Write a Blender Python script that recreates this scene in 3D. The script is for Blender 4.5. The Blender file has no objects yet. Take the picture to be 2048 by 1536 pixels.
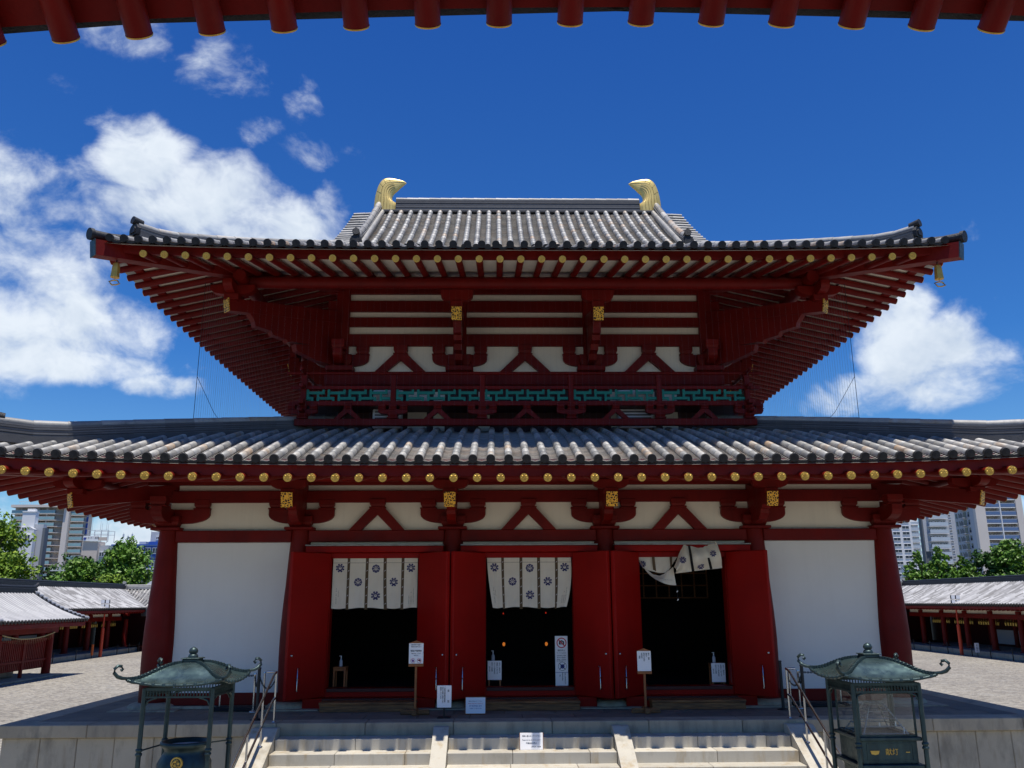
import bpy, math, random
from math import sin, cos, pi, radians, sqrt, atan2, hypot
from mathutils import Vector, Matrix
rnd = random.Random(7)
SC = bpy.context.scene
COL = SC.collection

# ------------------------------------------------------------------ camera
cam_d = bpy.data.cameras.new("camera")
cam = bpy.data.objects.new("camera", cam_d)
COL.objects.link(cam)
F_PX = 1700.0
cam_d.sensor_width = 36.0
cam_d.lens = 36.0 * F_PX / 2048.0
cam_d.clip_start = 0.05
cam_d.clip_end = 6000
fw = Vector((0.01937186, 0.96859309, 0.24789544))
rt = Vector((0.99981231, -0.01869802, -0.00507253))
up = Vector((0.00027807, -0.24794718, 0.96877351))
M = Matrix(((rt.x, up.x, -fw.x, -0.67), (rt.y, up.y, -fw.y, -17.5), (rt.z, up.z, -fw.z, 1.95), (0, 0, 0, 1)))
cam.matrix_world = M
SC.camera = cam

# ------------------------------------------------------------------ sun and exposure
SUN_EL = 80.0
SUN_X = 0.05
vs = SC.view_settings
vs.view_transform = 'Standard'
vs.look = 'None'
vs.exposure = 0.35
vs.gamma = 1.0
vs.use_curve_mapping = False
sd = Vector((SUN_X, -cos(radians(SUN_EL)), sin(radians(SUN_EL)))).normalized()
sun_d = bpy.data.lights.new("sun", 'SUN')
sun_d.energy = 4.6
sun_d.angle = radians(0.5)
sun_d.color = (1.0, 0.95, 0.87)
sun = bpy.data.objects.new("sun", sun_d)
COL.objects.link(sun)
sun.rotation_euler = sd.to_track_quat('Z', 'Y').to_euler()
sun.location = (0, -20, 40)

# ------------------------------------------------------------------ node helpers
class G:
    def __init__(s, nt): s.nt = nt
    def n(s, typ, ins=None, **props):
        nd = s.nt.nodes.new(typ)
        for k, v in props.items(): setattr(nd, k, v)
        for k, v in (ins or {}).items():
            sock = nd.inputs[k]
            if isinstance(v, bpy.types.NodeSocket): s.nt.links.new(v, sock)
            else: sock.default_value = v
        return nd
    def m(s, op, a, b=0.0, c=0.0, clamp=False):
        nd = s.n('ShaderNodeMath', {0: a, 1: b, 2: c}, operation=op)
        nd.use_clamp = clamp
        return nd.outputs[0]
    def vm(s, op, a, b=(0, 0, 0)):
        return s.n('ShaderNodeVectorMath', {0: a, 1: b}, operation=op).outputs[0]
    def mix(s, fac, a, b, blend='MIX'):
        nd = s.nt.nodes.new('ShaderNodeMix'); nd.data_type = 'RGBA'; nd.blend_type = blend
        for i, v in ((0, fac), (6, a), (7, b)):
            if isinstance(v, bpy.types.NodeSocket): s.nt.links.new(v, nd.inputs[i])
            else: nd.inputs[i].default_value = v if i == 0 else (tuple(v) + (1.0,))[:4]
        return nd.outputs[2]
    def ramp(s, fac, stops, interp='LINEAR'):
        nd = s.nt.nodes.new('ShaderNodeValToRGB')
        nd.color_ramp.interpolation = interp
        el = nd.color_ramp.elements
        while len(el) < len(stops): el.new(0.5)
        for e, (p, c) in zip(el, stops):
            e.position = p
            e.color = (tuple(c) + (1.0,))[:4] if not isinstance(c, (int, float)) else (c, c, c, 1)
        s.nt.links.new(fac, nd.inputs[0])
        return nd.outputs[0]
    def noise(s, vec, scale=5, detail=4, rough=0.55, dist=0.0, out=0):
        ins = {'Scale': scale, 'Detail': detail, 'Roughness': rough, 'Distortion': dist}
        if vec is not None: ins['Vector'] = vec
        return s.n('ShaderNodeTexNoise', ins).outputs[out]
    def link(s, a, b): s.nt.links.new(a, b)

# ------------------------------------------------------------------ sky
world = bpy.data.worlds.new("World")
SC.world = world
world.use_nodes = True
wt = world.node_tree
wt.nodes.clear()
g = G(wt)
wout = g.n('ShaderNodeOutputWorld')
sky = g.n('ShaderNodeTexSky', sky_type='NISHITA')
sky.sun_disc = False
sky.sun_elevation = radians(SUN_EL)
sky.sun_rotation = radians(180)
sky.air_density = 1.0
sky.dust_density = 0.3
sky.ozone_density = 3.0
tc = g.n('ShaderNodeTexCoord').outputs['Generated']
sep = g.n('ShaderNodeSeparateXYZ', {0: tc})
az = g.m('MULTIPLY', g.m('ARCTAN2', sep.outputs[0], sep.outputs[1]), 57.2958)
el = g.m('MULTIPLY', g.m('ARCSINE', sep.outputs[2]), 57.2958)
# clear-sky tint: a deep summer blue that pales towards the horizon
tintf = g.m('MULTIPLY', g.m('ABSOLUTE', el), 1 / 45.0, clamp=True)
tint = g.ramp(tintf, [(0.0, (0.80, 0.90, 0.92)), (0.12, (0.52, 0.80, 1.0)), (0.35, (0.215, 0.56, 0.99)), (1.0, (0.105, 0.385, 0.93))])
skyc = g.mix(1.0, sky.outputs[0], tint, 'MULTIPLY')
# cumulus banks: (azimuth, elevation, half-width, half-height, weight)
BLOBS = [(-32.5, 20.8, 9.5, 4.6, 0.98), (-31.0, 16.8, 9.5, 3.0, 0.92), (-24.3, 27.2, 3.2, 2.4, 0.92), (-19.6, 25.6, 4.6, 2.4, 0.86),
         (-15.6, 24.0, 4.8, 2.2, 0.82), (-22.5, 22.6, 6.5, 3.0, 0.84), (-18.5, 20.6, 4.5, 1.6, 0.55), (-26.1, 33.8, 3.0, 2.0, 0.68), (-19.6, 32.6, 3.4, 2.4, 0.63),
         (-12.9, 29.0, 3.4, 1.4, 0.74), (-16.9, 30.0, 2.4, 1.2, 0.54), (-28.0, 29.3, 3.0, 1.4, 0.60), (-14.2, 31.8, 1.8, 2.2, 0.54), (-11.6, 26.2, 1.6, 1.8, 0.60),
         (-29.0, 14.2, 6.5, 1.3, 0.82), (-22.0, 13.2, 3.0, 0.8, 0.62), (26.2, 15.2, 2.6, 3.0, 0.98), (28.8, 14.2, 2.8, 2.4, 0.98),
         (27.2, 17.6, 1.7, 1.6, 0.95), (24.4, 12.6, 3.2, 1.5, 0.92), (30.4, 12.4, 5.0, 1.5, 0.94), (31.0, 13.9, 2.6, 1.4, 0.85), (-22.9, 3.6, 2.8, 1.5, 0.85),
         (-30, 4.5, 4.5, 3.0, 0.66), (31.0, 5.0, 3.5, 3.0, 0.72), (60, 20, 12, 6, 0.7), (-60, 24, 12, 7, 0.7)]
tot = None
for a_, e_, ra, re_, w_ in BLOBS:
    u_ = g.m('MULTIPLY', g.m('SUBTRACT', az, a_), 1 / ra)
    v_ = g.m('MULTIPLY', g.m('SUBTRACT', el, e_), 1 / re_)
    q = g.m('ADD', g.m('MULTIPLY', u_, u_), g.m('MULTIPLY', v_, v_))
    b = g.m('MULTIPLY', g.m('EXPONENT', g.m('MULTIPLY', g.m('MULTIPLY', q, q), -0.55)), w_)
    tot = b if tot is None else g.m('MAXIMUM', tot, b)
warp = g.n('ShaderNodeTexNoise', {'Vector': tc, 'Scale': 5.0, 'Detail': 3.0}).outputs['Color']
wv = g.vm('ADD', tc, g.vm('MULTIPLY', g.vm('SUBTRACT', warp, (0.5, 0.5, 0.5)), (0.10, 0.10, 0.10)))
wv = g.vm('MULTIPLY', wv, (1.0, 1.0, 1.35))
nz = g.noise(wv, 8.0, 10, 0.60, 0.0)
nz2 = g.noise(wv, 3.2, 3, 0.5, 0.0)
nn = g.m('ADD', g.m('MULTIPLY', g.m('SUBTRACT', nz, 0.5), 2.7), g.m('MULTIPLY', g.m('SUBTRACT', nz2, 0.5), 0.9))
dens = g.m('ADD', tot, g.m('SUBTRACT', nn, 0.46))
cl = g.n('ShaderNodeMapRange', {0: dens, 1: -0.03, 2: 0.72, 3: 0.0, 4: 1.0}, interpolation_type='SMOOTHSTEP').outputs[0]
# sunlit tops, grey-blue undersides: compare the density with the density a little higher up
nzu = g.noise(g.vm('ADD', wv, (0.0, 0.0, 0.030)), 8.0, 5, 0.60, 0.0)
nzl = g.noise(wv, 8.0, 5, 0.60, 0.0)
shade = g.n('ShaderNodeMapRange', {0: g.m('SUBTRACT', nzu, nzl), 1: -0.10, 2: 0.16, 3: 0.0, 4: 1.0}).outputs[0]
thick = g.n('ShaderNodeMapRange', {0: dens, 1: 0.35, 2: 1.1, 3: 0.0, 4: 0.35}).outputs[0]
shade = g.m('ADD', g.m('MULTIPLY', shade, 0.65), thick, 0.0, True)
CLOUD = 1 / 0.1
cloudc = g.mix(shade, tuple(CLOUD * v for v in (0.72, 0.77, 0.82)), tuple(CLOUD * v for v in (0.36, 0.45, 0.58)))
cl = g.m('MULTIPLY', cl, 0.96)
skyc = g.mix(cl, skyc, cloudc)
bg = g.n('ShaderNodeBackground', {'Color': skyc, 'Strength': 0.1})
g.link(bg.outputs[0], wout.inputs[0])

# ------------------------------------------------------------------ materials
MATS = {}
def newmat(name):
    m = bpy.data.materials.new(name); m.use_nodes = True
    nt = m.node_tree
    bs = nt.nodes['Principled BSDF']
    MATS[name] = m
    return m, G(nt), bs
def mat(name, c1, c2=None, scale=3.0, rough=0.6, metal=0.0, bump=0.0, bscale=40, detail=6, emit=None, stretch=(1, 1, 1), rvar=0.0, streak=0.0, grime=None, spec=0.4):
    m, g, bs = newmat(name)
    tc = g.n('ShaderNodeTexCoord').outputs['Object']
    bs.inputs['Roughness'].default_value = rough
    bs.inputs['Metallic'].default_value = metal
    bs.inputs['Specular IOR Level'].default_value = spec
    if emit:
        bs.inputs['Emission Color'].default_value = tuple(c1) + (1,)
        bs.inputs['Emission Strength'].default_value = emit
    col = None
    v = g.vm('MULTIPLY', tc, stretch)
    if c2 is None:
        bs.inputs['Base Color'].default_value = tuple(c1) + (1,)
    else:
        n = g.noise(v, scale, detail, 0.6)
        n = g.n('ShaderNodeMapRange', {0: n, 1: 0.3, 2: 0.7}).outputs[0]
        col = g.mix(n, c1, c2)
        if streak:
            st = g.noise(g.vm('MULTIPLY', tc, (7, 7, 0.35)), 1.0, 4, 0.6)
            st = g.n('ShaderNodeMapRange', {0: st, 1: 0.5, 2: 0.75, 3: 0, 4: streak}).outputs[0]
            col = g.mix(st, col, grime or tuple(x * 0.45 for x in c1))
        g.link(col, bs.inputs['Base Color'])
    if rvar:
        n3 = g.noise(v, scale * 2.3, 4)
        r = g.n('ShaderNodeMapRange', {0: n3, 1: 0.3, 2: 0.7, 3: rough - rvar, 4: rough + rvar}).outputs[0]
        g.link(r, bs.inputs['Roughness'])
    if bump:
        n2 = g.noise(v, bscale, 5, 0.6)
        b = g.n('ShaderNodeBump', {'Strength': bump, 'Distance': 0.02, 'Height': n2})
        g.link(b.outputs[0], bs.inputs['Normal'])
    return m

mat('red_paint', (0.185, 0.0065, 0.0035), (0.115, 0.0042, 0.0028), 1.3, 0.5, 0, 0.15, 30, stretch=(1, 1, 1), rvar=0.1, streak=0.4, grime=(0.075, 0.005, 0.004), spec=0.18)
mat('door_red', (0.33, 0.0055, 0.003), (0.235, 0.0040, 0.0025), 0.8, 0.45, 0, 0.06, 8, rvar=0.10, streak=0.3, grime=(0.19, 0.004, 0.002), spec=0.12)
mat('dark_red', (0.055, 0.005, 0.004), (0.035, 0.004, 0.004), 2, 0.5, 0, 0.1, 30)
mat('plaster', (0.88, 0.80, 0.65), (0.78, 0.70, 0.56), 0.6, 0.85, 0, 0.10, 60, streak=0.12, grime=(0.45, 0.42, 0.36))
mat('plaster_panel', (0.86, 0.82, 0.755), (0.79, 0.75, 0.69), 0.5, 0.75, 0, 0.06, 18, streak=0.10, grime=(0.62, 0.59, 0.54))
mat('gold', (0.74, 0.48, 0.105), (0.60, 0.36, 0.07), 9, 0.45, 0.55, 0.15, 60)
mat('seam_gold', (0.20, 0.13, 0.035), None, rough=0.6)
mat('ridge_gold', (0.78, 0.60, 0.22), (0.66, 0.48, 0.15), 3, 0.42, 0.45, 0.05, 20)
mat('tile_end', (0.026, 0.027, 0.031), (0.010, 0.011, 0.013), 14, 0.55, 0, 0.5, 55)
mat('hood_metal', (0.42, 0.42, 0.40), (0.25, 0.24, 0.22), 12, 0.5, 0.4, 0.2, 60)
mat('steel', (0.62, 0.62, 0.63), (0.5, 0.5, 0.5), 6, 0.22, 1.0)
mat('black_metal', (0.018, 0.019, 0.020), (0.03, 0.03, 0.03), 8, 0.5, 0.3)
mat('bronze', (0.055, 0.085, 0.082), (0.030, 0.048, 0.050), 5, 0.42, 0.6, 0.2, 40, rvar=0.1, streak=0.35, grime=(0.09, 0.15, 0.14))
mat('bronze_roof', (0.10, 0.155, 0.15), (0.065, 0.11, 0.11), 3.0, 0.30, 0.75, 0.04, 5, rvar=0.10, streak=0.5, grime=(0.20, 0.29, 0.27))
mat('teal_paint', (0.012, 0.25, 0.175), (0.010, 0.19, 0.135), 6, 0.5)
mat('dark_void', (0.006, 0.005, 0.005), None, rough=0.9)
mat('dark_wood', (0.40, 0.17, 0.055), (0.06, 0.026, 0.012), 4, 0.6, 0, 0.5, 20, stretch=(0.8, 6, 9))
mat('warm_wood', (0.36, 0.13, 0.035), (0.24, 0.075, 0.02), 4, 0.5, 0, 0.1, 20, stretch=(4, 4, 0.5))
mat('sign_white', (0.92, 0.90, 0.87), (0.88, 0.86, 0.83), 3, 0.35)
mat('ink', (0.02, 0.02, 0.025), None, rough=0.6)
mat('ink_red', (0.62, 0.02, 0.03), None, rough=0.5)
mat('ink_blue', (0.03, 0.05, 0.30), None, rough=0.6)
mat('crest_ink', (0.018, 0.016, 0.10), (0.030, 0.026, 0.14), 20, 0.8)
mat('cloth', (0.82, 0.74, 0.59), (0.74, 0.66, 0.52), 3, 0.9, 0, 0.25, 220, streak=0.15, grime=(0.45, 0.38, 0.28))
mat('cloth_strap', (0.13, 0.085, 0.045), (0.10, 0.065, 0.035), 10, 0.9, 0, 0.2, 120)
mat('thread', (0.20, 0.21, 0.23), None, rough=0.6)
mat('gutter', (0.05, 0.05, 0.055), None, rough=0.5)
mat('ac_white', (0.72, 0.73, 0.72), (0.6, 0.6, 0.6), 5, 0.5)
mat('bark', (0.075, 0.055, 0.038), (0.035, 0.026, 0.02), 6, 0.9, 0, 0.6, 20)
mat('rope', (0.45, 0.38, 0.22), None, rough=0.9)
mat('orange_paint', (0.62, 0.10, 0.015), (0.55, 0.14, 0.03), 5, 0.5)
mat('lamp_glass', (0.82, 0.84, 0.86), None, rough=0.2)
mat('lantern_glow', (1.0, 0.28, 0.04), None, emit=0.35)
mat('red_glow', (1.0, 0.05, 0.02), None, emit=0.28)
mat('pole_red', (0.62, 0.065, 0.022), (0.52, 0.05, 0.018), 4, 0.4, streak=0.2, grime=(0.3, 0.03, 0.015))
mat('plastic_clear', (0.45, 0.47, 0.5), None, rough=0.15)
mat('rubber', (0.012, 0.012, 0.013), None, rough=0.8)
mat('candle_wax', (0.78, 0.74, 0.66), None, rough=0.4)
mat('plant_grey', (0.5, 0.52, 0.54), None, rough=0.5)
# far buildings
mat('wall_beige', (0.74, 0.66, 0.58), (0.68, 0.60, 0.53), 0.2, 0.8)
mat('wall_white', (0.82, 0.81, 0.80), (0.76, 0.75, 0.74), 0.1, 0.8)
mat('wall_cool', (0.50, 0.51, 0.53), (0.45, 0.46, 0.48), 0.1, 0.8)
mat('wall_dim', (0.16, 0.17, 0.18), (0.13, 0.14, 0.15), 0.1, 0.8)
mat('wall_tan', (0.66, 0.56, 0.47), (0.60, 0.51, 0.43), 0.15, 0.8)
mat('wall_blue', (0.03, 0.09, 0.34), (0.035, 0.10, 0.38), 0.2, 0.5)
mat('window_dark', (0.025, 0.032, 0.045), (0.06, 0.07, 0.085), 0.6, 0.15)
mat('balcony_glass', (0.30, 0.47, 0.49), (0.26, 0.42, 0.44), 0.4, 0.25)
mat('balcony_blue', (0.13, 0.20, 0.36), (0.11, 0.17, 0.31), 0.4, 0.25)
mat('balcony_pale', (0.56, 0.62, 0.66), (0.50, 0.55, 0.59), 0.4, 0.3)

def face_val_mat(name, stops, rough, bump=0.0, bscale=30, stain=None, nmix=0.35, nscale=5, spec=0.5):
    """colour per tile / per leaf from the face attribute 'val'"""
    m, g, bs = newmat(name)
    a = g.n('ShaderNodeAttribute', attribute_name='val').outputs['Fac']
    tc = g.n('ShaderNodeTexCoord').outputs['Object']
    n = g.noise(tc, nscale, 5, 0.6)
    f = g.m('ADD', g.m('MULTIPLY', a, 1 - nmix), g.m('MULTIPLY', n, nmix))
    col = g.ramp(f, stops)
    if stain:
        n2 = g.noise(tc, stain[1], 6, 0.65)
        s = g.n('ShaderNodeMapRange', {0: n2, 1: stain[2], 2: stain[3], 3: 0, 4: stain[4]}).outputs[0]
        col = g.mix(s, col, stain[0])
    g.link(col, bs.inputs['Base Color'])
    bs.inputs['Roughness'].default_value = rough
    bs.inputs['Specular IOR Level'].default_value = spec
    if bump:
        b = g.n('ShaderNodeBump', {'Strength': bump, 'Distance': 0.01, 'Height': g.noise(tc, bscale, 4)})
        g.link(b.outputs[0], bs.inputs['Normal'])
    return m
face_val_mat('ridge_tile', [(0.0, (0.03, 0.03, 0.033)), (0.6, (0.12, 0.12, 0.125)), (1.0, (0.22, 0.21, 0.20))], 0.6, 0.3, 30)
face_val_mat('tile', [(0.0, (0.15, 0.148, 0.142)), (0.30, (0.27, 0.265, 0.25)), (0.60, (0.40, 0.388, 0.36)), (0.72, (0.47, 0.455, 0.42)), (0.80, (0.42, 0.34, 0.26)), (0.88, (0.40, 0.25, 0.14)), (1.0, (0.33, 0.20, 0.12))],
             0.5, 0.3, 30, ((0.10, 0.10, 0.105), 4.0, 0.50, 0.72, 0.55))
face_val_mat('pan_tile', [(0.0, (0.34, 0.325, 0.30)), (0.6, (0.56, 0.53, 0.48)), (1.0, (0.48, 0.38, 0.29))], 0.6, 0.3, 30, ((0.08, 0.075, 0.07), 5.0, 0.5, 0.75, 0.5))
face_val_mat('court_tile', [(0.0, (0.07, 0.07, 0.075)), (0.35, (0.16, 0.16, 0.17)), (0.6, (0.30, 0.30, 0.31)), (1.0, (0.46, 0.46, 0.46))], 0.5, 0.2, 20, ((0.13, 0.13, 0.14), 1.2, 0.47, 0.7, 0.6), 0.15, 1.5)
face_val_mat('plain_tile', [(0.0, (0.22, 0.225, 0.24)), (1.0, (0.38, 0.38, 0.39))], 0.45, 0.1, 20)
LEAFSPEC = 0.3
face_val_mat('leaf_bright', [(0.0, (0.030, 0.070, 0.008)), (0.45, (0.12, 0.21, 0.016)), (0.8, (0.22, 0.31, 0.022)), (1.0, (0.34, 0.33, 0.03))], 0.5, nmix=0.3, nscale=0.8, spec=0.3)
face_val_mat('leaf_green', [(0.0, (0.022, 0.060, 0.008)), (0.5, (0.085, 0.185, 0.016)), (1.0, (0.18, 0.28, 0.022))], 0.5, nmix=0.3, nscale=0.8, spec=0.3)
face_val_mat('leaf_dark', [(0.0, (0.010, 0.034, 0.007)), (0.5, (0.034, 0.090, 0.012)), (1.0, (0.075, 0.14, 0.018))], 0.5, nmix=0.3, nscale=0.8, spec=0.3)

def stone_mat(name, c1, c2, stain, bump=0.35, rust=None, speck=0.12):
    m, g, bs = newmat(name)
    tc = g.n('ShaderNodeTexCoord').outputs['Object']
    n = g.noise(tc, 1.3, 6, 0.6)
    col = g.mix(g.n('ShaderNodeMapRange', {0: n, 1: 0.32, 2: 0.68}).outputs[0], c1, c2)
    fine = g.noise(tc, 120, 3, 0.7)
    col = g.mix(g.n('ShaderNodeMapRange', {0: fine, 1: 0.35, 2: 0.7, 3: 0, 4: speck * 2}).outputs[0], col, tuple(x * 0.55 for x in c1))
    st = g.noise(g.vm('MULTIPLY', tc, (2.2, 2.2, 0.8)), 1.4, 7, 0.65)
    col = g.mix(g.n('ShaderNodeMapRange', {0: st, 1: 0.52, 2: 0.72, 3: 0, 4: 0.7}).outputs[0], col, stain)
    if rust:
        rs = g.noise(g.vm('MULTIPLY', tc, (4.0, 4.0, 0.6)), 1.6, 5, 0.6)
        col = g.mix(g.n('ShaderNodeMapRange', {0: rs, 1: 0.54, 2: 0.72, 3: 0, 4: 0.7}).outputs[0], col, rust)
    a = g.n('ShaderNodeAttribute', attribute_name='val').outputs['Fac']
    col = g.mix(1.0, col, g.ramp(a, [(0.0, 0.88), (1.0, 1.08)]), 'MULTIPLY')
    g.link(col, bs.inputs['Base Color'])
    bs.inputs['Roughness'].default_value = 0.85
    b = g.n('ShaderNodeBump', {'Strength': bump, 'Distance': 0.01, 'Height': g.noise(tc, 70, 6, 0.7)})
    g.link(b.outputs[0], bs.inputs['Normal'])
stone_mat('stone_face', (0.54, 0.46, 0.33), (0.44, 0.375, 0.27), (0.19, 0.165, 0.12), rust=(0.30, 0.22, 0.13))
stone_mat('stone_step', (0.54, 0.50, 0.41), (0.46, 0.425, 0.35), (0.27, 0.235, 0.17), rust=(0.36, 0.26, 0.13))
stone_mat('stone_cap', (0.47, 0.39, 0.27), (0.36, 0.30, 0.21), (0.10, 0.10, 0.09), rust=(0.24, 0.20, 0.14))
stone_mat('stone_pave', (0.245, 0.20, 0.145), (0.17, 0.14, 0.105), (0.085, 0.07, 0.055))

def gravel():
    m, g, bs = newmat('gravel')
    tc = g.n('ShaderNodeTexCoord').outputs['Object']
    vor = g.n('ShaderNodeTexVoronoi', {'Vector': tc, 'Scale': 9.0})
    big = g.noise(tc, 0.16, 5, 0.6)
    base = g.mix(g.n('ShaderNodeMapRange', {0: big, 1: 0.35, 2: 0.65}).outputs[0], (0.41, 0.375, 0.305), (0.315, 0.285, 0.235))
    sepc = g.n('ShaderNodeSeparateXYZ', {0: vor.outputs['Color']})
    col = g.mix(g.m('MULTIPLY', sepc.outputs[0], 0.75), base, (0.12, 0.11, 0.10))
    mid = g.noise(tc, 1.6, 5, 0.7)
    col = g.mix(g.n('ShaderNodeMapRange', {0: mid, 1: 0.5, 2: 0.75, 3: 0, 4: 0.4}).outputs[0], col, (0.43, 0.42, 0.38))
    g.link(col, bs.inputs['Base Color'])
    bs.inputs['Roughness'].default_value = 0.95
    b = g.n('ShaderNodeBump', {'Strength': 1.0, 'Distance': 0.09, 'Height': g.m('ADD', vor.outputs['Distance'], g.noise(tc, 3, 4))})
    g.link(b.outputs[0], bs.inputs['Normal'])
gravel()
mat('city_ground', (0.12, 0.13, 0.10), (0.09, 0.09, 0.09), 0.05, 0.95)
mat('cloister_floor', (0.20, 0.20, 0.19), (0.16, 0.16, 0.155), 0.6, 0.85, 0, 0.2, 30)
m_, g_, b_ = newmat('glass')
mix_ = g_.n('ShaderNodeMixShader', {0: 0.045})
tr_ = g_.n('ShaderNodeBsdfTransparent', {'Color': (0.95, 0.97, 0.97, 1)})
gl_ = g_.n('ShaderNodeBsdfGlossy', {'Color': (0.9, 0.9, 0.9, 1), 'Roughness': 0.02})
g_.link(tr_.outputs[0], mix_.inputs[1]); g_.link(gl_.outputs[0], mix_.inputs[2])
g_.link(mix_.outputs[0], g_.nt.nodes['Material Output'].inputs[0])
# pierced gilt plate: gold arabesque over dark ground
m_, g_, b_ = newmat('gilt_plate')
tc_ = g_.n('ShaderNodeTexCoord').outputs['Object']
vo_ = g_.n('ShaderNodeTexVoronoi', {'Vector': tc_, 'Scale': 22.0}, feature='DISTANCE_TO_EDGE')
f_ = g_.n('ShaderNodeMapRange', {0: vo_.outputs['Distance'], 1: 0.10, 2: 0.16}).outputs[0]
g_.link(g_.mix(f_, (0.92, 0.50, 0.05), (0.05, 0.015, 0.008)), b_.inputs['Base Color'])
b_.inputs['Roughness'].default_value = 0.4; b_.inputs['Metallic'].default_value = 0.3

# ------------------------------------------------------------------ mesh builder
class MB:
    def __init__(s): s.v = []; s.f = []; s.mi = []; s.sm = []; s.val = []
    def add(s, vs, fs, mi=0, smooth=False, val=0.5):
        o = len(s.v); s.v.extend([tuple(p) for p in vs])
        for f in fs:
            s.f.append([i + o for i in f]); s.mi.append(mi); s.sm.append(smooth); s.val.append(val)
        return s
    def hexa(s, p, mi=0, val=0.5):
        """8 corners: bottom 4 ccw, top 4 ccw"""
        return s.add(p, [(3, 2, 1, 0), (4, 5, 6, 7), (0, 1, 5, 4), (1, 2, 6, 5), (2, 3, 7, 6), (3, 0, 4, 7)], mi, False, val)
    def box(s, x0, x1, y0, y1, z0, z1, mi=0, val=0.5):
        return s.hexa([(x0, y0, z0), (x1, y0, z0), (x1, y1, z0), (x0, y1, z0), (x0, y0, z1), (x1, y0, z1), (x1, y1, z1), (x0, y1, z1)], mi, val)
    def bbox(s, x0, x1, y0, y1, z0, z1, b=0.01, mi=0, val=0.5):
        """box with chamfered edges"""
        b = min(b, (x1 - x0) * .4, (y1 - y0) * .4, (z1 - z0) * .4)
        X = (x0, x0 + b, x1 - b, x1); Y = (y0, y0 + b, y1 - b, y1); Z = (z0, z0 + b, z1 - b, z1)
        vs = []
        for i in (0, 1):
            for j in (0, 1):
                for k in (0, 1):
                    x, y, z = (X[0], X[3])[i], (Y[0], Y[3])[j], (Z[0], Z[3])[k]
                    xi, yi, zi = (X[1], X[2])[i], (Y[1], Y[2])[j], (Z[1], Z[2])[k]
                    vs += [(x, yi, zi), (xi, y, zi), (xi, yi, z)]
        I = lambda i, j, k, a: (i * 4 + j * 2 + k) * 3 + a
        fs = [[I(0, 0, 0, 0), I(0, 0, 1, 0), I(0, 1, 1, 0), I(0, 1, 0, 0)], [I(1, 0, 0, 0), I(1, 1, 0, 0), I(1, 1, 1, 0), I(1, 0, 1, 0)],
              [I(0, 0, 0, 1), I(1, 0, 0, 1), I(1, 0, 1, 1), I(0, 0, 1, 1)], [I(0, 1, 0, 1), I(0, 1, 1, 1), I(1, 1, 1, 1), I(1, 1, 0, 1)],
              [I(0, 0, 0, 2), I(0, 1, 0, 2), I(1, 1, 0, 2), I(1, 0, 0, 2)], [I(0, 0, 1, 2), I(1, 0, 1, 2), I(1, 1, 1, 2), I(0, 1, 1, 2)]]
        for j in (0, 1):
            for k in (0, 1): fs.append([I(0, j, k, 1), I(1, j, k, 1), I(1, j, k, 2), I(0, j, k, 2)])
        for i in (0, 1):
            for k in (0, 1): fs.append([I(i, 0, k, 0), I(i, 1, k, 0), I(i, 1, k, 2), I(i, 0, k, 2)])
        for i in (0, 1):
            for j in (0, 1): fs.append([I(i, j, 0, 0), I(i, j, 1, 0), I(i, j, 1, 1), I(i, j, 0, 1)])
        for i in (0, 1):
            for j in (0, 1):
                for k in (0, 1): fs.append([I(i, j, k, 0), I(i, j, k, 1), I(i, j, k, 2)])
        return s.add(vs, fs, mi, False, val)
    def beam(s, p0, p1, w, h, mi=0, val=0.5, upv=(0, 0, 1)):
        """rectangular bar between two points, w across, h along up"""
        p0 = Vector(p0); p1 = Vector(p1); d = (p1 - p0).normalized()
        r = d.cross(Vector(upv))
        if r.length < 1e-5: r = Vector((1, 0, 0))
        r.normalize(); u = r.cross(d)
        a = r * (w / 2); b = u * (h / 2)
        return s.hexa([p0 - a - b, p0 + a - b, p1 + a - b, p1 - a - b, p0 - a + b, p0 + a + b, p1 + a + b, p1 - a + b], mi, val)
    def cyl(s, p0, p1, r0, r1=None, n=12, mi=0, caps=True, val=0.5, capmi=None, smooth=True):
        r1 = r0 if r1 is None else r1
        p0 = Vector(p0); p1 = Vector(p1); d = (p1 - p0).normalized()
        a = d.cross(Vector((0, 0, 1)))
        if a.length < 1e-4: a = Vector((1, 0, 0))
        a.normalize(); b = d.cross(a)
        vs = []
        for p, r in ((p0, r0), (p1, r1)):
            for i in range(n):
                t = 2 * pi * i / n
                vs.append(p + a * (cos(t) * r) + b * (sin(t) * r))
        s.add(vs, [(i, (i + 1) % n, n + (i + 1) % n, n + i) for i in range(n)], mi, smooth, val)
        if caps:
            cm = mi if capmi is None else capmi
            s.add(vs[:n], [tuple(range(n - 1, -1, -1))], cm, False, val)
            s.add(vs[n:], [tuple(range(n))], cm, False, val)
        return s
    def lathe(s, prof, c=(0, 0, 0), n=20, mi=0, smooth=True, val=0.5):
        vs = []
        for r, z in prof:
            for i in range(n):
                t = 2 * pi * i / n
                vs.append((c[0] + r * cos(t), c[1] + r * sin(t), c[2] + z))
        fs = []
        for j in range(len(prof) - 1):
            for i in range(n):
                fs.append((j * n + i, j * n + (i + 1) % n, (j + 1) * n + (i + 1) % n, (j + 1) * n + i))
        s.add(vs, fs, mi, smooth, val)
        s.add([vs[i] for i in range(n)], [tuple(range(n - 1, -1, -1))], mi, False, val)
        s.add(vs[-n:], [tuple(range(n))], mi, False, val)
        return s
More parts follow.
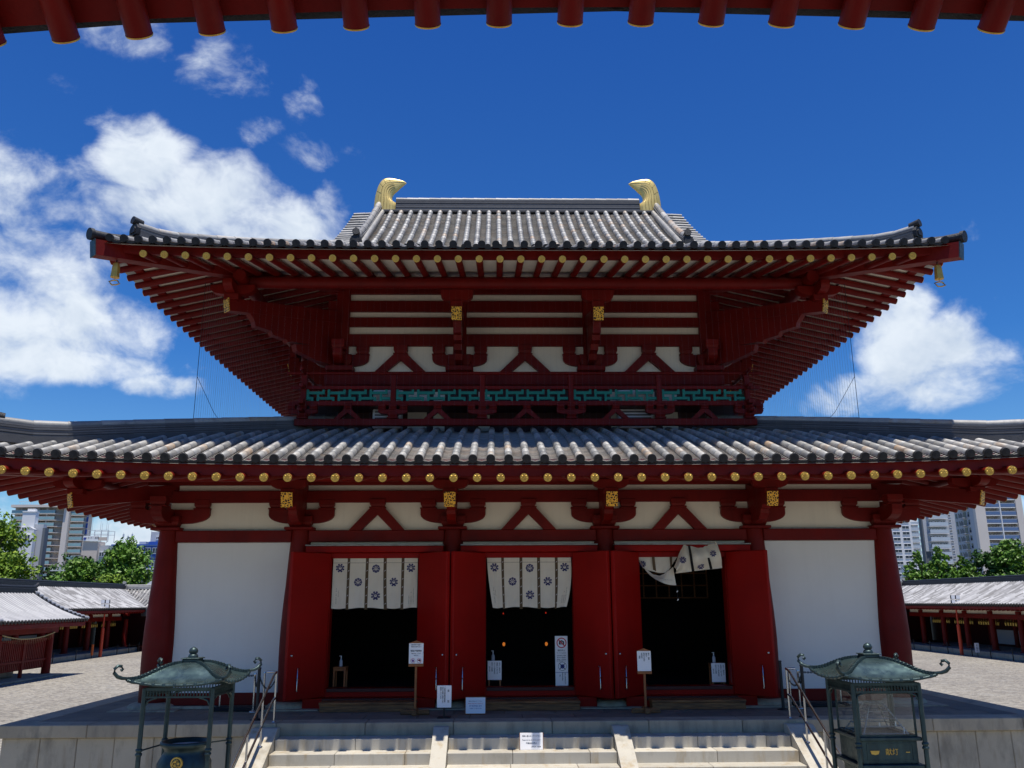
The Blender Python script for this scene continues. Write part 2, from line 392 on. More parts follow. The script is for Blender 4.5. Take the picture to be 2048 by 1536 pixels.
    def tube(s, pts, r, n=6, mi=0, val=0.5, rs=None):
        pts = [Vector(p) for p in pts]
        vs = []; N = len(pts)
        for k, p in enumerate(pts):
            d = (pts[min(k + 1, N - 1)] - pts[max(k - 1, 0)]).normalized()
            a = d.cross(Vector((0, 0, 1)))
            if a.length < 0.05: a = d.cross(Vector((1, 0, 0)))
            a.normalize(); b = d.cross(a)
            rr = rs[k] if rs else r
            for i in range(n):
                t = 2 * pi * i / n
                vs.append(p + a * (cos(t) * rr) + b * (sin(t) * rr))
        fs = [(k * n + i, k * n + (i + 1) % n, (k + 1) * n + (i + 1) % n, (k + 1) * n + i) for k in range(N - 1) for i in range(n)]
        s.add(vs, fs, mi, True, val)
        s.add(vs[:n], [tuple(range(n - 1, -1, -1))], mi, False, val)
        s.add(vs[-n:], [tuple(range(n))], mi, False, val)
        return s
    def prism(s, poly, o, ax, ay, depth, mi=0, val=0.5, smooth_side=False):
        """extrude 2-D polygon (list of (a,b)) placed at o with axes ax, ay along ax x ay by depth (centred)"""
        o = Vector(o); ax = Vector(ax).normalized(); ay = Vector(ay).normalized(); nz = ax.cross(ay).normalized()
        n = len(poly)
        A = [o + ax * a + ay * b - nz * (depth / 2) for a, b in poly]
        B = [o + ax * a + ay * b + nz * (depth / 2) for a, b in poly]
        s.add(A, [tuple(range(n - 1, -1, -1))], mi, False, val)
        s.add(B, [tuple(range(n))], mi, False, val)
        s.add(A + B, [(i, (i + 1) % n, n + (i + 1) % n, n + i) for i in range(n)], mi, smooth_side, val)
        return s
    def grid(s, rows, mi=0, smooth=True, val=0.5):
        m = len(rows[0]); vs = [p for r in rows for p in r]
        s.add(vs, [(i * m + j, i * m + j + 1, (i + 1) * m + j + 1, (i + 1) * m + j) for i in range(len(rows) - 1) for j in range(m - 1)], mi, smooth, val)
        return s
    def build(s, name, mats, parent=None, loc=None, label=None, cat=None, group=None, kind=None):
        me = bpy.data.meshes.new(name)
        me.from_pydata(s.v, [], s.f)
        if isinstance(mats, str): mats = [mats]
        for m in mats: me.materials.append(MATS[m])
        me.polygons.foreach_set('material_index', s.mi)
        me.polygons.foreach_set('use_smooth', s.sm)
        at = me.attributes.new('val', 'FLOAT', 'FACE')
        at.data.foreach_set('value', s.val)
        me.update()
        return link(name, me, parent, loc, label, cat, group, kind)

def props(o, label=None, cat=None, group=None, kind=None):
    if label: o['label'] = label
    if cat: o['category'] = cat
    if group: o['group'] = group
    if kind: o['kind'] = kind
    return o
WORLD_ROOT = {}      # things whose parts are modelled in world coordinates
def link(name, data, parent=None, loc=None, label=None, cat=None, group=None, kind=None):
    o = bpy.data.objects.new(name, data)
    COL.objects.link(o)
    if parent is not None:
        o.parent = parent
        if parent.name in WORLD_ROOT: o.matrix_parent_inverse = Matrix.Translation(-Vector(WORLD_ROOT[parent.name]))
    if loc is not None: o.location = loc
    return props(o, label, cat, group, kind)
def thing(name, label, cat, loc=(0, 0, 0), rz=0.0, group=None, world=True):
    o = link(name, None, None, loc, label, cat, group)
    if world: WORLD_ROOT[o.name] = tuple(loc)
    o.rotation_euler = (0, 0, rz)
    o.empty_display_size = 0.2
    return o
def copy_tree(o, parent=None, loc=None, rz=None, label=None):
    c = o.copy(); COL.objects.link(c)
    if parent is not None: c.parent = parent
    if loc is not None: c.location = loc
    if rz is not None: c.rotation_euler = (0, 0, rz)
    if label: c['label'] = label
    for ch in list(o.children): copy_tree(ch, c)
    return c

def text_mesh(name, txt, size, matname, M, parent, align='CENTER', ext=0.0006, vertical=False):
    """lettering as a thin solid mesh; M places the text plane"""
    cu = bpy.data.curves.new(name, 'FONT')
    cu.body = txt if not vertical else "\n".join(txt)
    cu.size = size
    cu.align_x = align; cu.align_y = 'CENTER'
    cu.extrude = ext
    cu.resolution_u = 2
    if vertical: cu.space_line = 0.82
    tmp = bpy.data.objects.new(name, cu)
    COL.objects.link(tmp)
    dg = bpy.context.evaluated_depsgraph_get()
    me = bpy.data.meshes.new_from_object(tmp.evaluated_get(dg))
    bpy.data.objects.remove(tmp)
    me.materials.clear(); me.materials.append(MATS[matname])
    me.transform(M)
    me.name = name
    return link(name, me, parent)
def facing(x, y, z, rz=0.0, tilt=0.0):
    """text plane standing upright, facing -Y; rz turns it about Z, tilt leans it back"""
    return Matrix.Translation((x, y, z)) @ Matrix.Rotation(rz, 4, 'Z') @ Matrix.Rotation(radians(90) - tilt, 4, 'X')

# ------------------------------------------------------------------ tiled roof slopes
def lift(u, L, U): return U * (abs(u) / L) ** 3.6
def tiled_slope(mb, P, L, Ls, vmax, pitch, rr, mats=(0, 1, 2), v0=0.0, tile_len=0.34, course=0.088, eave=True, fine=True, vstart=None):
    """mb gets rows of round cover tiles, dished pan tiles and eave end discs.
    P(u, v) gives the bed; mats = (cover, pan, end)"""
    R = rnd.random
    n = int(2 * L / pitch)
    us = [(-n / 2 + i) * pitch for i in range(n + 1)]
    def frame(u, v):
        p = P(u, v); e = 0.004
        tu = (P(u + 0.01, v) - P(u - 0.01, v)).normalized()
        tv = (P(u, v + e) - P(u, v - e)).normalized()
        nn = tu.cross(tv).normalized()
        if nn.z < 0: nn = -nn
        return p, tu, tv, nn
    for u in us:
        ve = vmax(u); vs = v0 if vstart is None else vstart(u)
        if ve - vs < 0.02: continue
        k = max(1, int((ve - vs) * Ls / tile_len + 0.5))
        for j in range(k):
            a = vs + (ve - vs) * j / k; b = vs + (ve - vs) * (j + 1) / k
            val = R() ** 1.25
            pts = []
            for v, r in ((a, rr * 1.02), (b, rr * 0.965)):
                p, tu, tv, nn = frame(u, v)
                for i in range(7):
                    t = pi * (-0.08 + 1.16 * i / 6)
                    pts.append(p + tu * (cos(t) * r) + nn * (sin(t) * r + 0.045))
            mb.add(pts, [(i, i + 1, 8 + i, 7 + i) for i in range(6)] + [(6, 5, 4, 3, 2, 1, 0)], mats[0], True, val)
            mb.sm[-1] = False
        if eave:
            p, tu, tv, nn = frame(u, vs)
            c = p + nn * 0.052
            f0 = -tv
            for q, (rad, off) in enumerate(((rr * 1.12, 0.035), (rr * 0.86, 0.038), (rr * 0.36, 0.046))):
                ring = [c + f0 * off + (tu * cos(2 * pi * i / 14) + nn * sin(2 * pi * i / 14)) * rad for i in range(14)]
                mb.add(ring, [tuple(range(14))], mats[2])
                if q == 0:
                    back = [x - f0 * 0.06 for x in ring]
                    mb.add(ring + back, [(i, (i + 1) % 14, 14 + (i + 1) % 14, 14 + i) for i in range(14)], mats[2], True)
                    rim = [c + f0 * 0.035 + (tu * cos(2 * pi * i / 14) + nn * sin(2 * pi * i / 14)) * rr * 0.92 for i in range(14)]
                    inn = [c + f0 * 0.022 + (tu * cos(2 * pi * i / 14) + nn * sin(2 * pi * i / 14)) * rr * 0.9 for i in range(14)]
                    mb.f[-15] = mb.f[-15]
    for a_, b_ in zip(us[:-1], us[1:]):
        um = (a_ + b_) / 2
        ve = min(vmax(a_), vmax(b_)); vs = v0 if vstart is None else max(vstart(a_), vstart(b_))
        if ve - vs < 0.01: continue
        k = max(1, int((ve - vs) * Ls / course + 0.5))
        for j in range(k):
            a = vs + (ve - vs) * j / k; b = vs + (ve - vs) * (j + 1) / k
            val = R()
            p0 = frame(um, a); p1 = frame(um, b)
            A = []; B = []; Cc = []; Dd = []
            m = 5 if fine else 3
            for i in range(m):
                s = i / (m - 1); dd = -0.055 * (1 - (2 * s - 1) ** 2); w = (s - 0.5) * pitch
                A.append(p0[0] + p0[1] * w + p0[3] * (dd + 0.030 + 0.024))
                B.append(p1[0] + p1[1] * w + p1[3] * (dd + 0.030))
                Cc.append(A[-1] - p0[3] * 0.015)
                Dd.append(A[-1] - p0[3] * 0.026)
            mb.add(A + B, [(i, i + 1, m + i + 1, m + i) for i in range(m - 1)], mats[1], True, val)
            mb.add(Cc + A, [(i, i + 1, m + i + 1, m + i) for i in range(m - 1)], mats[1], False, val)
            mb.add(Dd + Cc, [(i, i + 1, m + i + 1, m + i) for i in range(m - 1)], mats[2], False, 0.5)  # shadow line under each pan-tile front edge, painted as a dark strip
        if eave:
            p0 = frame(um, vs); m = 7; A = []; B = []
            for i in range(m):
                s = i / (m - 1); w = (s - 0.5) * pitch; dd = -0.055 * (1 - (2 * s - 1) ** 2)
                A.append(p0[0] + p0[1] * w + p0[3] * (dd + 0.056) - p0[2] * 0.02)
                B.append(p0[0] + p0[1] * w + p0[3] * (dd * 1.25 + 0.022) - p0[2] * 0.02)
            mb.add(B + A, [(i, i + 1, m + i + 1, m + i) for i in range(m - 1)], mats[2])
    return mb

def ridge_stack(mb, pts, w, h, r, mats=(0, 1), layers=4):
    """ridge of stacked flat tiles capped with a round tile, along a polyline"""
    pts = [Vector(p) for p in pts]
    for i in range(len(pts) - 1):
        a, b = pts[i], pts[i + 1]
        for k in range(layers):
            ww = w * (1 - 0.10 * k / layers) + (0.02 if k % 2 else 0)
            z = h * (k + 0.5) / layers
            mb.beam(a + Vector((0, 0, z)), b + Vector((0, 0, z)), ww, h / layers * 0.80, mats[1], 0.2 + 0.5 * rnd.random())
            if k < layers - 1: mb.beam(a + Vector((0, 0, z + h / layers / 2)), b + Vector((0, 0, z + h / layers / 2)), ww - 0.06, h / layers * 0.3, mats[1], 0.05)
        n = max(1, int((b - a).length / 0.32))
        for j in range(n):
            p = a.lerp(b, j / n) + Vector((0, 0, h + r * 0.3)); q = a.lerp(b, (j + 1) / n) + Vector((0, 0, h + r * 0.3))
            mb.cyl(p, q, r * 1.03, r * 0.94, 10, mats[0], True, rnd.random() ** 1.2)
def ridge_end(mb, p, d, w, h, r, mi):
    """ridge-end tile: plate with a round cap leaning outwards; d = outward direction"""
    d = Vector((d[0], d[1], 0)).normalized(); s = Vector((-d.y, d.x, 0)); p = Vector(p)
    poly = [(-w / 2, -0.04), (w / 2, -0.04), (w * 0.55, h * 0.45), (w * 0.42, h * 0.8), (w * 0.2, h * 1.0), (-w * 0.2, h * 1.0), (-w * 0.42, h * 0.8), (-w * 0.55, h * 0.45)]
    mb.prism(poly, p + d * 0.03, s, (0, 0, 1), 0.07, mi)
    mb.prism([(a * 0.62, b * 0.62 + h * 0.12) for a, b in poly], p + d * 0.075, s, (0, 0, 1), 0.03, mi)
    c = p + Vector((0, 0, h + r * 0.75))
    mb.cyl(c - d * 0.1, c + d * 0.10 + Vector((0, 0, 0.02)), r * 1.05, r * 1.15, 14, mi)

# ------------------------------------------------------------------ the hall
hall = thing('temple_hall', 'two-storey vermilion temple hall with grey tiled roofs and gilded roof-ridge horns', 'temple hall', (0, 0, 0))
RED = 'red_paint'
CX = [-7.25, -4.6, -1.535, 1.535, 4.6, 7.25]
DEPTH = 11.5
CY = [0.0, 2.65, 5.75, 8.85, 11.5]
def column(x, y, top=3.36):
    m = MB()
    prof = []
    for i in range(13):
        t = i / 12
        r = 0.285 + 0.02 * sin(pi * min(1, t * 1.5)) - 0.095 * max(0, t - 0.3) ** 1.6 / 0.7 ** 1.6
        prof.append((r, 0.10 + (top - 0.10) * t))
    m.lathe(prof, (x, y, 0), 28)
    return m
for x in CX:
    c = column(x, 0).build('column', RED, hall)
    b = MB(); b.lathe([(0.47, 0.0), (0.47, 0.03), (0.44, 0.07), (0.36, 0.10), (0.30, 0.105)], (x, 0, 0.012), 28)
    b.box(x - 0.62, x + 0.62, -0.62, 0.62, -0.02, 0.016)
    b.build('base_stone', 'stone_cap', c)
for x in (CX[0], CX[-1]):
    for y in CY[1:]:
        column(x, y).build('column', RED, hall)

def beam_part(name, x0, x1, y0, y1, z0, z1, m=RED, b=0.012, parent=None):
    k = MB(); k.bbox(x0, x1, y0, y1, z0, z1, b); return k.build(name, m, parent or hall)
W0, W1 = CX[0], CX[-1]
# front wall between columns
for i in range(5):
    a, b = CX[i], CX[i + 1]
    beam_part('tie_beam', a + 0.17, b - 0.17, -0.13, 0.13, 3.13, 3.36)
    beam_part('wall_panel', a, b, -0.015, 0.015, 3.36, 4.60, 'plaster')
    if i in (0, 4):
        beam_part('wall_panel', a + 0.15, b - 0.15, -0.05, 0.05, 0.26, 3.13, 'plaster_panel')
        beam_part('base_beam', a + 0.2, b - 0.2, -0.14, 0.14, 0.055, 0.275)
        beam_part('sill_stone', a + 0.4, b - 0.4, -0.22, 0.2, -0.01, 0.05, 'stone_cap')
        k = MB(); k.bbox(a + 0.2, b - 0.2, -0.075, -0.02, 3.36, 3.39, 0.005); k.build('flashing', 'hood_metal', hall)
    else:
        c = (a + b) / 2
        beam_part('wall_panel', a + 0.2, b - 0.2, -0.03, 0.03, 3.05, 3.13, 'plaster')
        k = MB(); k.bbox(a + 0.17, b - 0.17, -0.36, 0.0, 3.035, 3.06, 0.006); k.build('rain_hood', 'hood_metal', hall)
        fr = MB(); fr.bbox(a + 0.17, b - 0.17, -0.30, 0.1, 2.91, 3.033, 0.01)
        fr.build('lintel', 'door_red', hall)
        fr = MB(); fr.bbox(c - 1.0, c + 1.0, -0.16, 0.12, 2.80, 2.908, 0.01)
        for s in (-1, 1):
            fr.bbox(min(c + s * 0.86, c + s * 1.0), max(c + s * 0.86, c + s * 1.0), -0.16, 0.12, 0.352, 2.798, 0.008)
            fr.bbox(min(c + s * 1.003, c + s * 1.40), max(c + s * 1.003, c + s * 1.40), -0.07, 0.07, 0.0, 2.905, 0.004)
        fr.build('door_frame', 'door_red', hall)
        st = MB(); st.bbox(c - 1.0, c + 1.0, -0.20, 0.14, 0.19, 0.349, 0.008, 0)
        st.bbox(c - 1.25, c + 1.25, -0.42, -0.203, 0.0, 0.19, 0.008, 0)
        st.bbox(c - 0.84, c + 0.84, -0.225, -0.19, 0.285, 0.352, 0.006, 1)
        st.bbox(c - 0.88, c + 0.88, -0.445, -0.41, 0.125, 0.194, 0.006, 1)
        st.build('threshold', ['door_red', 'dark_red'], hall)
# the other three walls
sidew = MB()
for x in (W0, W1):
    sidew.box(x - 0.05, x + 0.05, 0.2, DEPTH, 0.27, 3.13)
    sidew.box(x - 0.015, x + 0.015, 0, DEPTH, 3.36, 4.6)
sidew.box(W0, W1, DEPTH - 0.05, DEPTH + 0.05, 0.0, 4.6)
sidew.build('wall_panel', 'plaster_panel', hall)
for x in (W0, W1):
    for z0, z1, t in ((0.05, 0.275, 0.13), (3.13, 3.36, 0.13), (3.92, 4.16, 0.09), (4.30, 4.6, 0.09)):
        beam_part('wall_beam', x - t, x + t, 0.26, DEPTH + 0.2, z0, z1)
for z0, z1, t in ((3.92, 4.16, 0.115), (4.275, 4.6, 0.115)):
    beam_part('wall_beam', W0 - 0.5, W1 + 0.5, -t, 0.1, z0, z1)

# ---- brackets
def block(m, x, y, z0, z1, w, d, taper=0.45):
    """bearing block with a waisted foot, under a thin plate"""
    zt = z0 + (z1 - z0) * taper
    q = 0.78
    m.hexa([(x - w / 2 * q, y - d / 2 * q, z0 + 0.0), (x + w / 2 * q, y - d / 2 * q, z0), (x + w / 2 * q, y + d / 2 * q, z0), (x - w / 2 * q, y + d / 2 * q, z0),
            (x - w / 2, y - d / 2, zt), (x + w / 2, y - d / 2, zt), (x + w / 2, y + d / 2, zt), (x - w / 2, y + d / 2, zt)])
    m.bbox(x - w / 2, x + w / 2, y - d / 2, y + d / 2, zt, z1, 0.01)
def arm_poly(h, L):
    """boat-shaped bracket arm seen from the front: flat top, rounded lower ends"""
    pts = [(-L, h), (-L, h * 0.62)]
    for i in range(1, 7):
        t = i / 6 * pi / 2
        pts.append((-L + (L * 0.62) * (1 - cos(t)), h * 0.62 * (1 - sin(t))))
    return pts + [(-a, b) for a, b in reversed(pts)]
def bracket(x, y, outs, z, arms, plate_w, blk_w, small_w, tail_z, tail_len, tail_drop, pur_z, cloud, diag=False, wall_arms=True):
    """one bracket set. z = (plate0, plate1, block1, arm0, arm1, small0, small1); outs = outward unit vectors (tails)"""
    m = MB()
    if wall_arms:
        m.bbox(x - plate_w / 2, x + plate_w / 2, y - plate_w / 2, y + plate_w / 2, z[0], z[1], 0.012)
        block(m, x, y, z[1], z[2], blk_w, blk_w, 0.5)
        for ax, L in arms:
            v = Vector(ax)
            m.prism(arm_poly(z[4] - z[3], L), (x, y, z[3]), v, (0, 0, 1), 0.20)
            for s in (-1, 1):
                px, py = x + v.x * (L - small_w / 2 - 0.0) * s, y + v.y * (L - small_w / 2) * s
                m.bbox(px - small_w / 2 - 0.012, px + small_w / 2 + 0.012, py - small_w / 2 + 0.03, py + small_w / 2 - 0.03, z[4] + 0.002, z[5] + 0.012, 0.006)
                block(m, px, py, z[5] + 0.012, z[6], small_w, small_w * 0.8, 0.35)
    o = m.build('bracket', RED, hall)
    for d in outs:
        d = Vector((d[0], d[1], 0)); ln = d.length; dn = d.normalized(); sx = Vector((-dn.y, dn.x, 0))
        t = MB()
        e = Vector((x, y, 0)) + d * tail_len
        z0 = tail_z; z1 = tail_z + tail_drop
        h = 0.27
        t.beam((x - dn.x * 0.2, y - dn.y * 0.2, z1), (e.x, e.y, z0), 0.20, h)
        # cloud-shaped arm under the tail rafter: list of (distance, height)
        if cloud:
            poly = [(dd * ln, zz) for dd, zz in cloud] + [(tail_len * 0.86 * ln, z0 + 0.02), (0.0, z1)]
            t.prism(poly, (x, y, 0), dn, (0, 0, 1), 0.17)
        # block and boat arm on the tail end carrying the eave purlin
        q = Vector((x, y, 0)) + d * (tail_len - 0.12 / max(ln, 1))
        ztop = z0 + h / 2
        if not diag:
            t.bbox(q.x - 0.13, q.x + 0.13, q.y - 0.11, q.y + 0.11, ztop - 0.02, (ztop + pur_z) / 2 - 0.04, 0.01)
            t.prism([(a, b) for a, b in arm_poly(pur_z - (ztop + pur_z) / 2 + 0.05, 0.34)], (q.x, q.y, (ztop + pur_z) / 2 - 0.042), sx, (0, 0, 1), 0.16)
        else:
            t.bbox(q.x - 0.15, q.x + 0.15, q.y - 0.15, q.y + 0.15, ztop - 0.02, (ztop + pur_z) / 2 - 0.04, 0.01)
            for av in (Vector((1, 0, 0)), Vector((0, 1, 0))):
                t.prism(arm_poly(pur_z - (ztop + pur_z) / 2 + 0.05, 0.45), (q.x, q.y, (ztop + pur_z) / 2 - 0.042), av, (0, 0, 1), 0.18)
        tr = t.build('tail_rafter', RED, hall)
        gp = MB(); u = (Vector((e.x, e.y, z0)) - Vector((x, y, z1))).normalized()
        c0 = Vector((e.x, e.y, z0)) + u * 0.002
        gp.beam(c0, c0 + u * 0.018, 0.215, h + 0.01)
        gp.build('gilt_plate', 'gilt_plate', tr)
    return o
ZL = (3.362, 3.42, 3.64, 3.50, 3.78, 3.80, 3.985)
cloudC = []
cloudL = [(0.0, 3.45), (0.42, 3.45), (0.70, 3.50), (0.86, 3.60), (0.88, 3.68), (0.96, 3.70), (1.02, 3.76)]
def strut(c, y, z, hw):
    """inverted-V strut with its bearing block: z = (foot, inner apex, outer apex, block0, block1)"""
    m = MB()
    for s in (-1, 1):
        poly = [(0, z[1]), (0, z[2]), (s * 0.155, z[2]), (s * hw, z[0]), (s * (hw - 0.25), z[0])]
        if s < 0: poly = poly[::-1]
        m.prism(poly, (c, y, 0), (1, 0, 0), (0, 0, 1), 0.16)
    m.bbox(c - 0.165, c + 0.165, y - 0.10, y + 0.08, z[2] + 0.002, z[2] + 0.032, 0.006)
    block(m, c, y - 0.01, z[2] + 0.032, z[4], 0.315, 0.2, 0.35)
    return m
for i, x in enumerate(CX):
    cor = i in (0, 5)
    sx = -1 if i == 0 else 1
    arms = [((1, 0, 0), 0.80 if cor else 0.66)] + ([((0, 1, 0), 0.80)] if cor else [])
    outs = [(sx, -1)] if cor else [(0, -1)]
    bracket(x, 0, outs, ZL, arms, 0.58, 0.50, 0.315, 3.83, 1.38, 0.36, 4.20, cloudC if cor else cloudL, cor)
    if cor:
        for y in CY[1:-1]:
            bracket(x, y, [(sx, 0)], ZL, [((0, 1, 0), 0.66)], 0.58, 0.50, 0.315, 3.83, 1.38, 0.36, 4.20, cloudL)
        bracket(x, CY[-1], [(sx, 1)], ZL, [((0, 1, 0), 0.66)], 0.58, 0.50, 0.315, 3.83, 1.38, 0.36, 4.20, cloudC, True)
for i in (1, 2, 3):
    strut((CX[i] + CX[i + 1]) / 2, -0.045, (3.362, 3.67, 3.80, 3.81, 3.985), 0.56).build('strut', RED, hall)

# ---- upper storey wall
UY = 1.1; UF = UY - 0.1
UX = [-4.15, -1.48, 1.48, 4.15]
UB = 10.4
uw = MB()
uw.box(UX[0], UX[-1], UY - 0.015, UY + 0.015, 5.4, 9.4)
uw.box(UX[0], UX[-1], UB - 0.015, UB + 0.015, 5.4, 9.4)
for x in (UX[0], UX[-1]): uw.box(x - 0.015, x + 0.015, UY, UB, 5.4, 9.4)
uw.build('wall_panel', 'plaster', hall)
for z0, z1 in ((6.66, 6.95), (7.58, 7.86), (8.04, 8.26), (8.40, 8.66), (8.83, 9.3)):
    beam_part('wall_beam', UX[0] - 0.35, UX[-1] + 0.35, UF - 0.01, UF + 0.09, z0, z1)
    for x in (UX[0], UX[-1]):
        s = 1 if x > 0 else -1
        beam_part('wall_beam', min(x, x + s * 0.1), max(x, x + s * 0.1), UF + 0.1, UB + 0.2, z0, z1)
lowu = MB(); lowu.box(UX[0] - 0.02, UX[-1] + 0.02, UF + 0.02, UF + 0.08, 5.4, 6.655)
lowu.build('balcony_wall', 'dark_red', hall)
for a, b in ((-3.35, -3.0), (-2.62, -2.2), (-2.05, -1.8), (-1.05, -0.80), (1.9, 2.9), (3.05, 3.4)):
    k = MB(); k.box(a, b, UF - 0.01, UF + 0.015, 5.6, 6.5); k.build('wall_panel', 'plaster', hall)
ZU = (6.952, 7.07, 7.34, 7.10, 7.37, 7.385, 7.60)
cloudU = [(0.0, 7.08), (0.55, 7.12), (0.62, 7.24), (0.92, 7.24), (0.97, 7.36), (1.25, 7.36), (1.29, 7.46), (1.46, 7.46), (1.48, 7.58)]
cloudD = [(0.0, 7.06), (0.50, 7.10), (0.86, 7.22), (0.90, 7.36), (0.62, 7.42), (0.95, 7.40), (1.02, 7.36), (1.06, 7.42), (1.28, 7.44), (1.32, 7.52), (1.58, 7.54), (1.60, 7.64)]
for i, x in enumerate(UX):
    cor = i in (0, 3); sx = -1 if i == 0 else 1
    for kx, z0, z1 in ((0, 6.95, 9.0),):
        beam_part('post', x - 0.15, x + 0.15, UF - 0.035, UF + 0.2, 7.34, 8.95)
    if cor:
        bracket(x, UY, [(sx, -1)], ZU, [((1, 0, 0), 0.62), ((0, 1, 0), 0.62)], 0.62, 0.52, 0.29, 7.86, 2.02, 0.42, 8.30, cloudD, True)
        for y in (3.75, 5.75, 7.75): bracket(x, y, [(sx, 0)], ZU, [((0, 1, 0), 0.62)], 0.62, 0.52, 0.29, 7.76, 1.82, 0.45, 8.30, cloudU)
        bracket(x, UB, [(sx, 1)], ZU, [((0, 1, 0), 0.62)], 0.62, 0.52, 0.29, 7.86, 2.02, 0.42, 8.30, cloudD, True)
    else:
        bracket(x, UY, [(0, -1)], ZU, [((1, 0, 0), 0.62)], 0.62, 0.52, 0.29, 7.76, 1.82, 0.45, 8.30, cloudU)
for i in range(3):
    strut((UX[i] + UX[i + 1]) / 2, UY - 0.06, (6.952, 7.24, 7.37, 7.385, 7.60), 0.58).build('strut', RED, hall)

# ---- eaves: rafters, boarding, fascia, purlins, hip rafters
CAPN = [0]
def eaves(hx, hy, yc, ox, oy, zt, slope, U, spacing, r, pur_off, pur_z, pur_r, cap_parts, fas, hipend, din):
    """hx, hy half sizes of the wall plan, centred at (0, yc)"""
    LX, LY = hx + ox, hy + oy
    over = oy
    def zr(u, L, d): return zt + slope * d + lift(u, L, U) * max(0.0, 1 - d / (over + 0.4)) ** 1.4
    kx = ox / oy
    def pt(side, u, d, dz=0.0):
        # d is measured on the front; side eaves are scaled so that heights meet at the hips
        if side in 'lr':
            z = zr(u, LY, d) + dz
            return Vector(((-1 if side == 'l' else 1) * (LX - d * kx), yc + u, z))
        if side == 'f': return Vector((u, yc - LY + d, zr(u, LX, d) + dz))
        if side == 'b': return Vector((u, yc + LY - d, zr(u, LX, d) + dz))
    stuff = MB()
    fan = []
    for side, L in (('f', LX), ('l', LY), ('r', LY), ('b', LX)):
        n = int((L - 0.2) / spacing)
        for i in range(-n, n):
            u = (i + 0.5) * spacing
            d = min(din, (L - abs(u)) * (1 / kx if side in 'fb' else 1.0) - 0.08)
            if d < 0.25: continue
            p0, p1 = pt(side, u, 0), pt(side, u, d)
            isp = side == 'f' and abs(u) <= cap_parts
            m = MB() if isp else stuff
            m.cyl(p0, p1, r, r, 14 if isp else 10, 0)
            ax = (p0 - p1).normalized()
            if isp:
                ra = m.build('rafter', RED, hall)
                cm = MB()
                c0 = p0 - ax * 0.03
                cm.cyl(c0, p0 + ax * 0.008, r * 1.015, r * 1.015, 16)
                a = ax.cross(Vector((0, 0, 1))).normalized(); b = a.cross(ax)
                f0 = p0 + ax * 0.008
                for k in range(8):           # petal relief
                    t = 2 * pi * k / 8
                    dirv = a * cos(t) + b * sin(t); tv = a * -sin(t) + b * cos(t)
                    q = [f0 + dirv * r * 0.28, f0 + dirv * r * 0.6 + tv * r * 0.22, f0 + dirv * r * 0.9, f0 + dirv * r * 0.6 - tv * r * 0.22, f0 + dirv * r * 0.6 + ax * 0.010]
                    cm.add(q, [(0, 1, 4), (1, 2, 4), (2, 3, 4), (3, 0, 4)])
                cm.cyl(f0, f0 + ax * 0.008, r * 0.24, r * 0.18, 10)
                cm.build('rafter_cap', 'gold', ra)
            elif side in ('f', 'l', 'r'):
                stuff.cyl(p0 - ax * 0.006, p0 + ax * 0.006, r * 0.97, r * 0.97, 12, 1)
    stuff.build('rafters', [RED, 'gold'], hall, kind='stuff')
    bd = MB()
    for side, L in (('f', LX), ('l', LY), ('r', LY), ('b', LX)):
        rows = []
        N = 60
        for i in range(N + 1):
            u = -L + 2 * L * i / N
            dm = max(0.0, min(din, (L - abs(u)) * (1 / kx if side in 'fb' else 1.0)))
            e0 = min(dm, 0.26)
            rows.append([pt(side, u, e0 + (dm - e0) * k / 5, r + 0.012) for k in range(6)])
        bd.grid(rows, 0, False)
    bd.build('eave_boarding', 'plaster', hall)
    for side, L in (('f', LX), ('l', LY), ('r', LY), ('b', LX)):
        m = MB(); N = 48
        for (d0, d1, za, zb) in fas:
            prev = None
            for i in range(N + 1):
                u = -1 + 2 * i / N
                def q(d, dz): return pt(side, u * (L - (d * kx if side in 'fb' else d)), d, dz)
                cur = [q(d0, za), q(d1, za), q(d1, zb), q(d0, zb)]
                if prev: m.add(prev + cur, [(0, 4, 5, 1), (1, 5, 6, 2), (2, 6, 7, 3), (3, 7, 4, 0)], 0)
                prev = cur
        m.build('fascia', 'red_paint', hall)
    a, b = hx + pur_off, hy + pur_off
    for p0, p1 in (((-a - 0.45, yc - b, pur_z), (a + 0.45, yc - b, pur_z)), ((-a, yc - b - 0.45, pur_z), (-a, yc + b + 0.45, pur_z)), ((a, yc - b - 0.45, pur_z), (a, yc + b + 0.45, pur_z)), ((-a - 0.45, yc + b, pur_z), (a + 0.45, yc + b, pur_z))):
        m = MB(); m.cyl(p0, p1, pur_r, pur_r, 16); m.build('eave_purlin', RED, hall)
    for sx in (-1, 1):
        for sy in (-1, 1):
            m = MB()
            p0 = Vector((sx * (hx - 0.1), yc + sy * (hy - 0.1), zr(0, 1, over)))
            p1 = Vector((sx * (LX + hipend), yc + sy * (LY + hipend), zr(LX, LX, 0) + 0.02))
            mid = p0.lerp(p1, 0.6) + Vector((0, 0, -0.03))
            m.beam(p0, mid, 0.22, 0.30); m.beam(mid, p1, 0.22, 0.30)
            o = m.build('hip_rafter', RED, hall)
            e = MB(); dn = (p1 - mid).normalized(); e.beam(p1, p1 + dn * 0.02, 0.235, 0.315); e.build('end_plate', 'bronze', o)
YC = DEPTH / 2
eaves(7.25, YC, YC, 2.72, 3.50, 3.935, 0.19, 0.24, 0.39, 0.068, 1.22, 4.275, 0.085, 8.9, [(0.20, 0.34, 0.02, 0.285)], 0.05, 3.6)
eaves(4.15, (UB - UY) / 2, YC, 3.84, 3.78, 8.155, 0.24, 0.13, 0.39, 0.066, 1.76, 8.455, 0.13, 8.0, [(0.18, 0.32, 0.03, 0.26)], 0.10, 3.9)

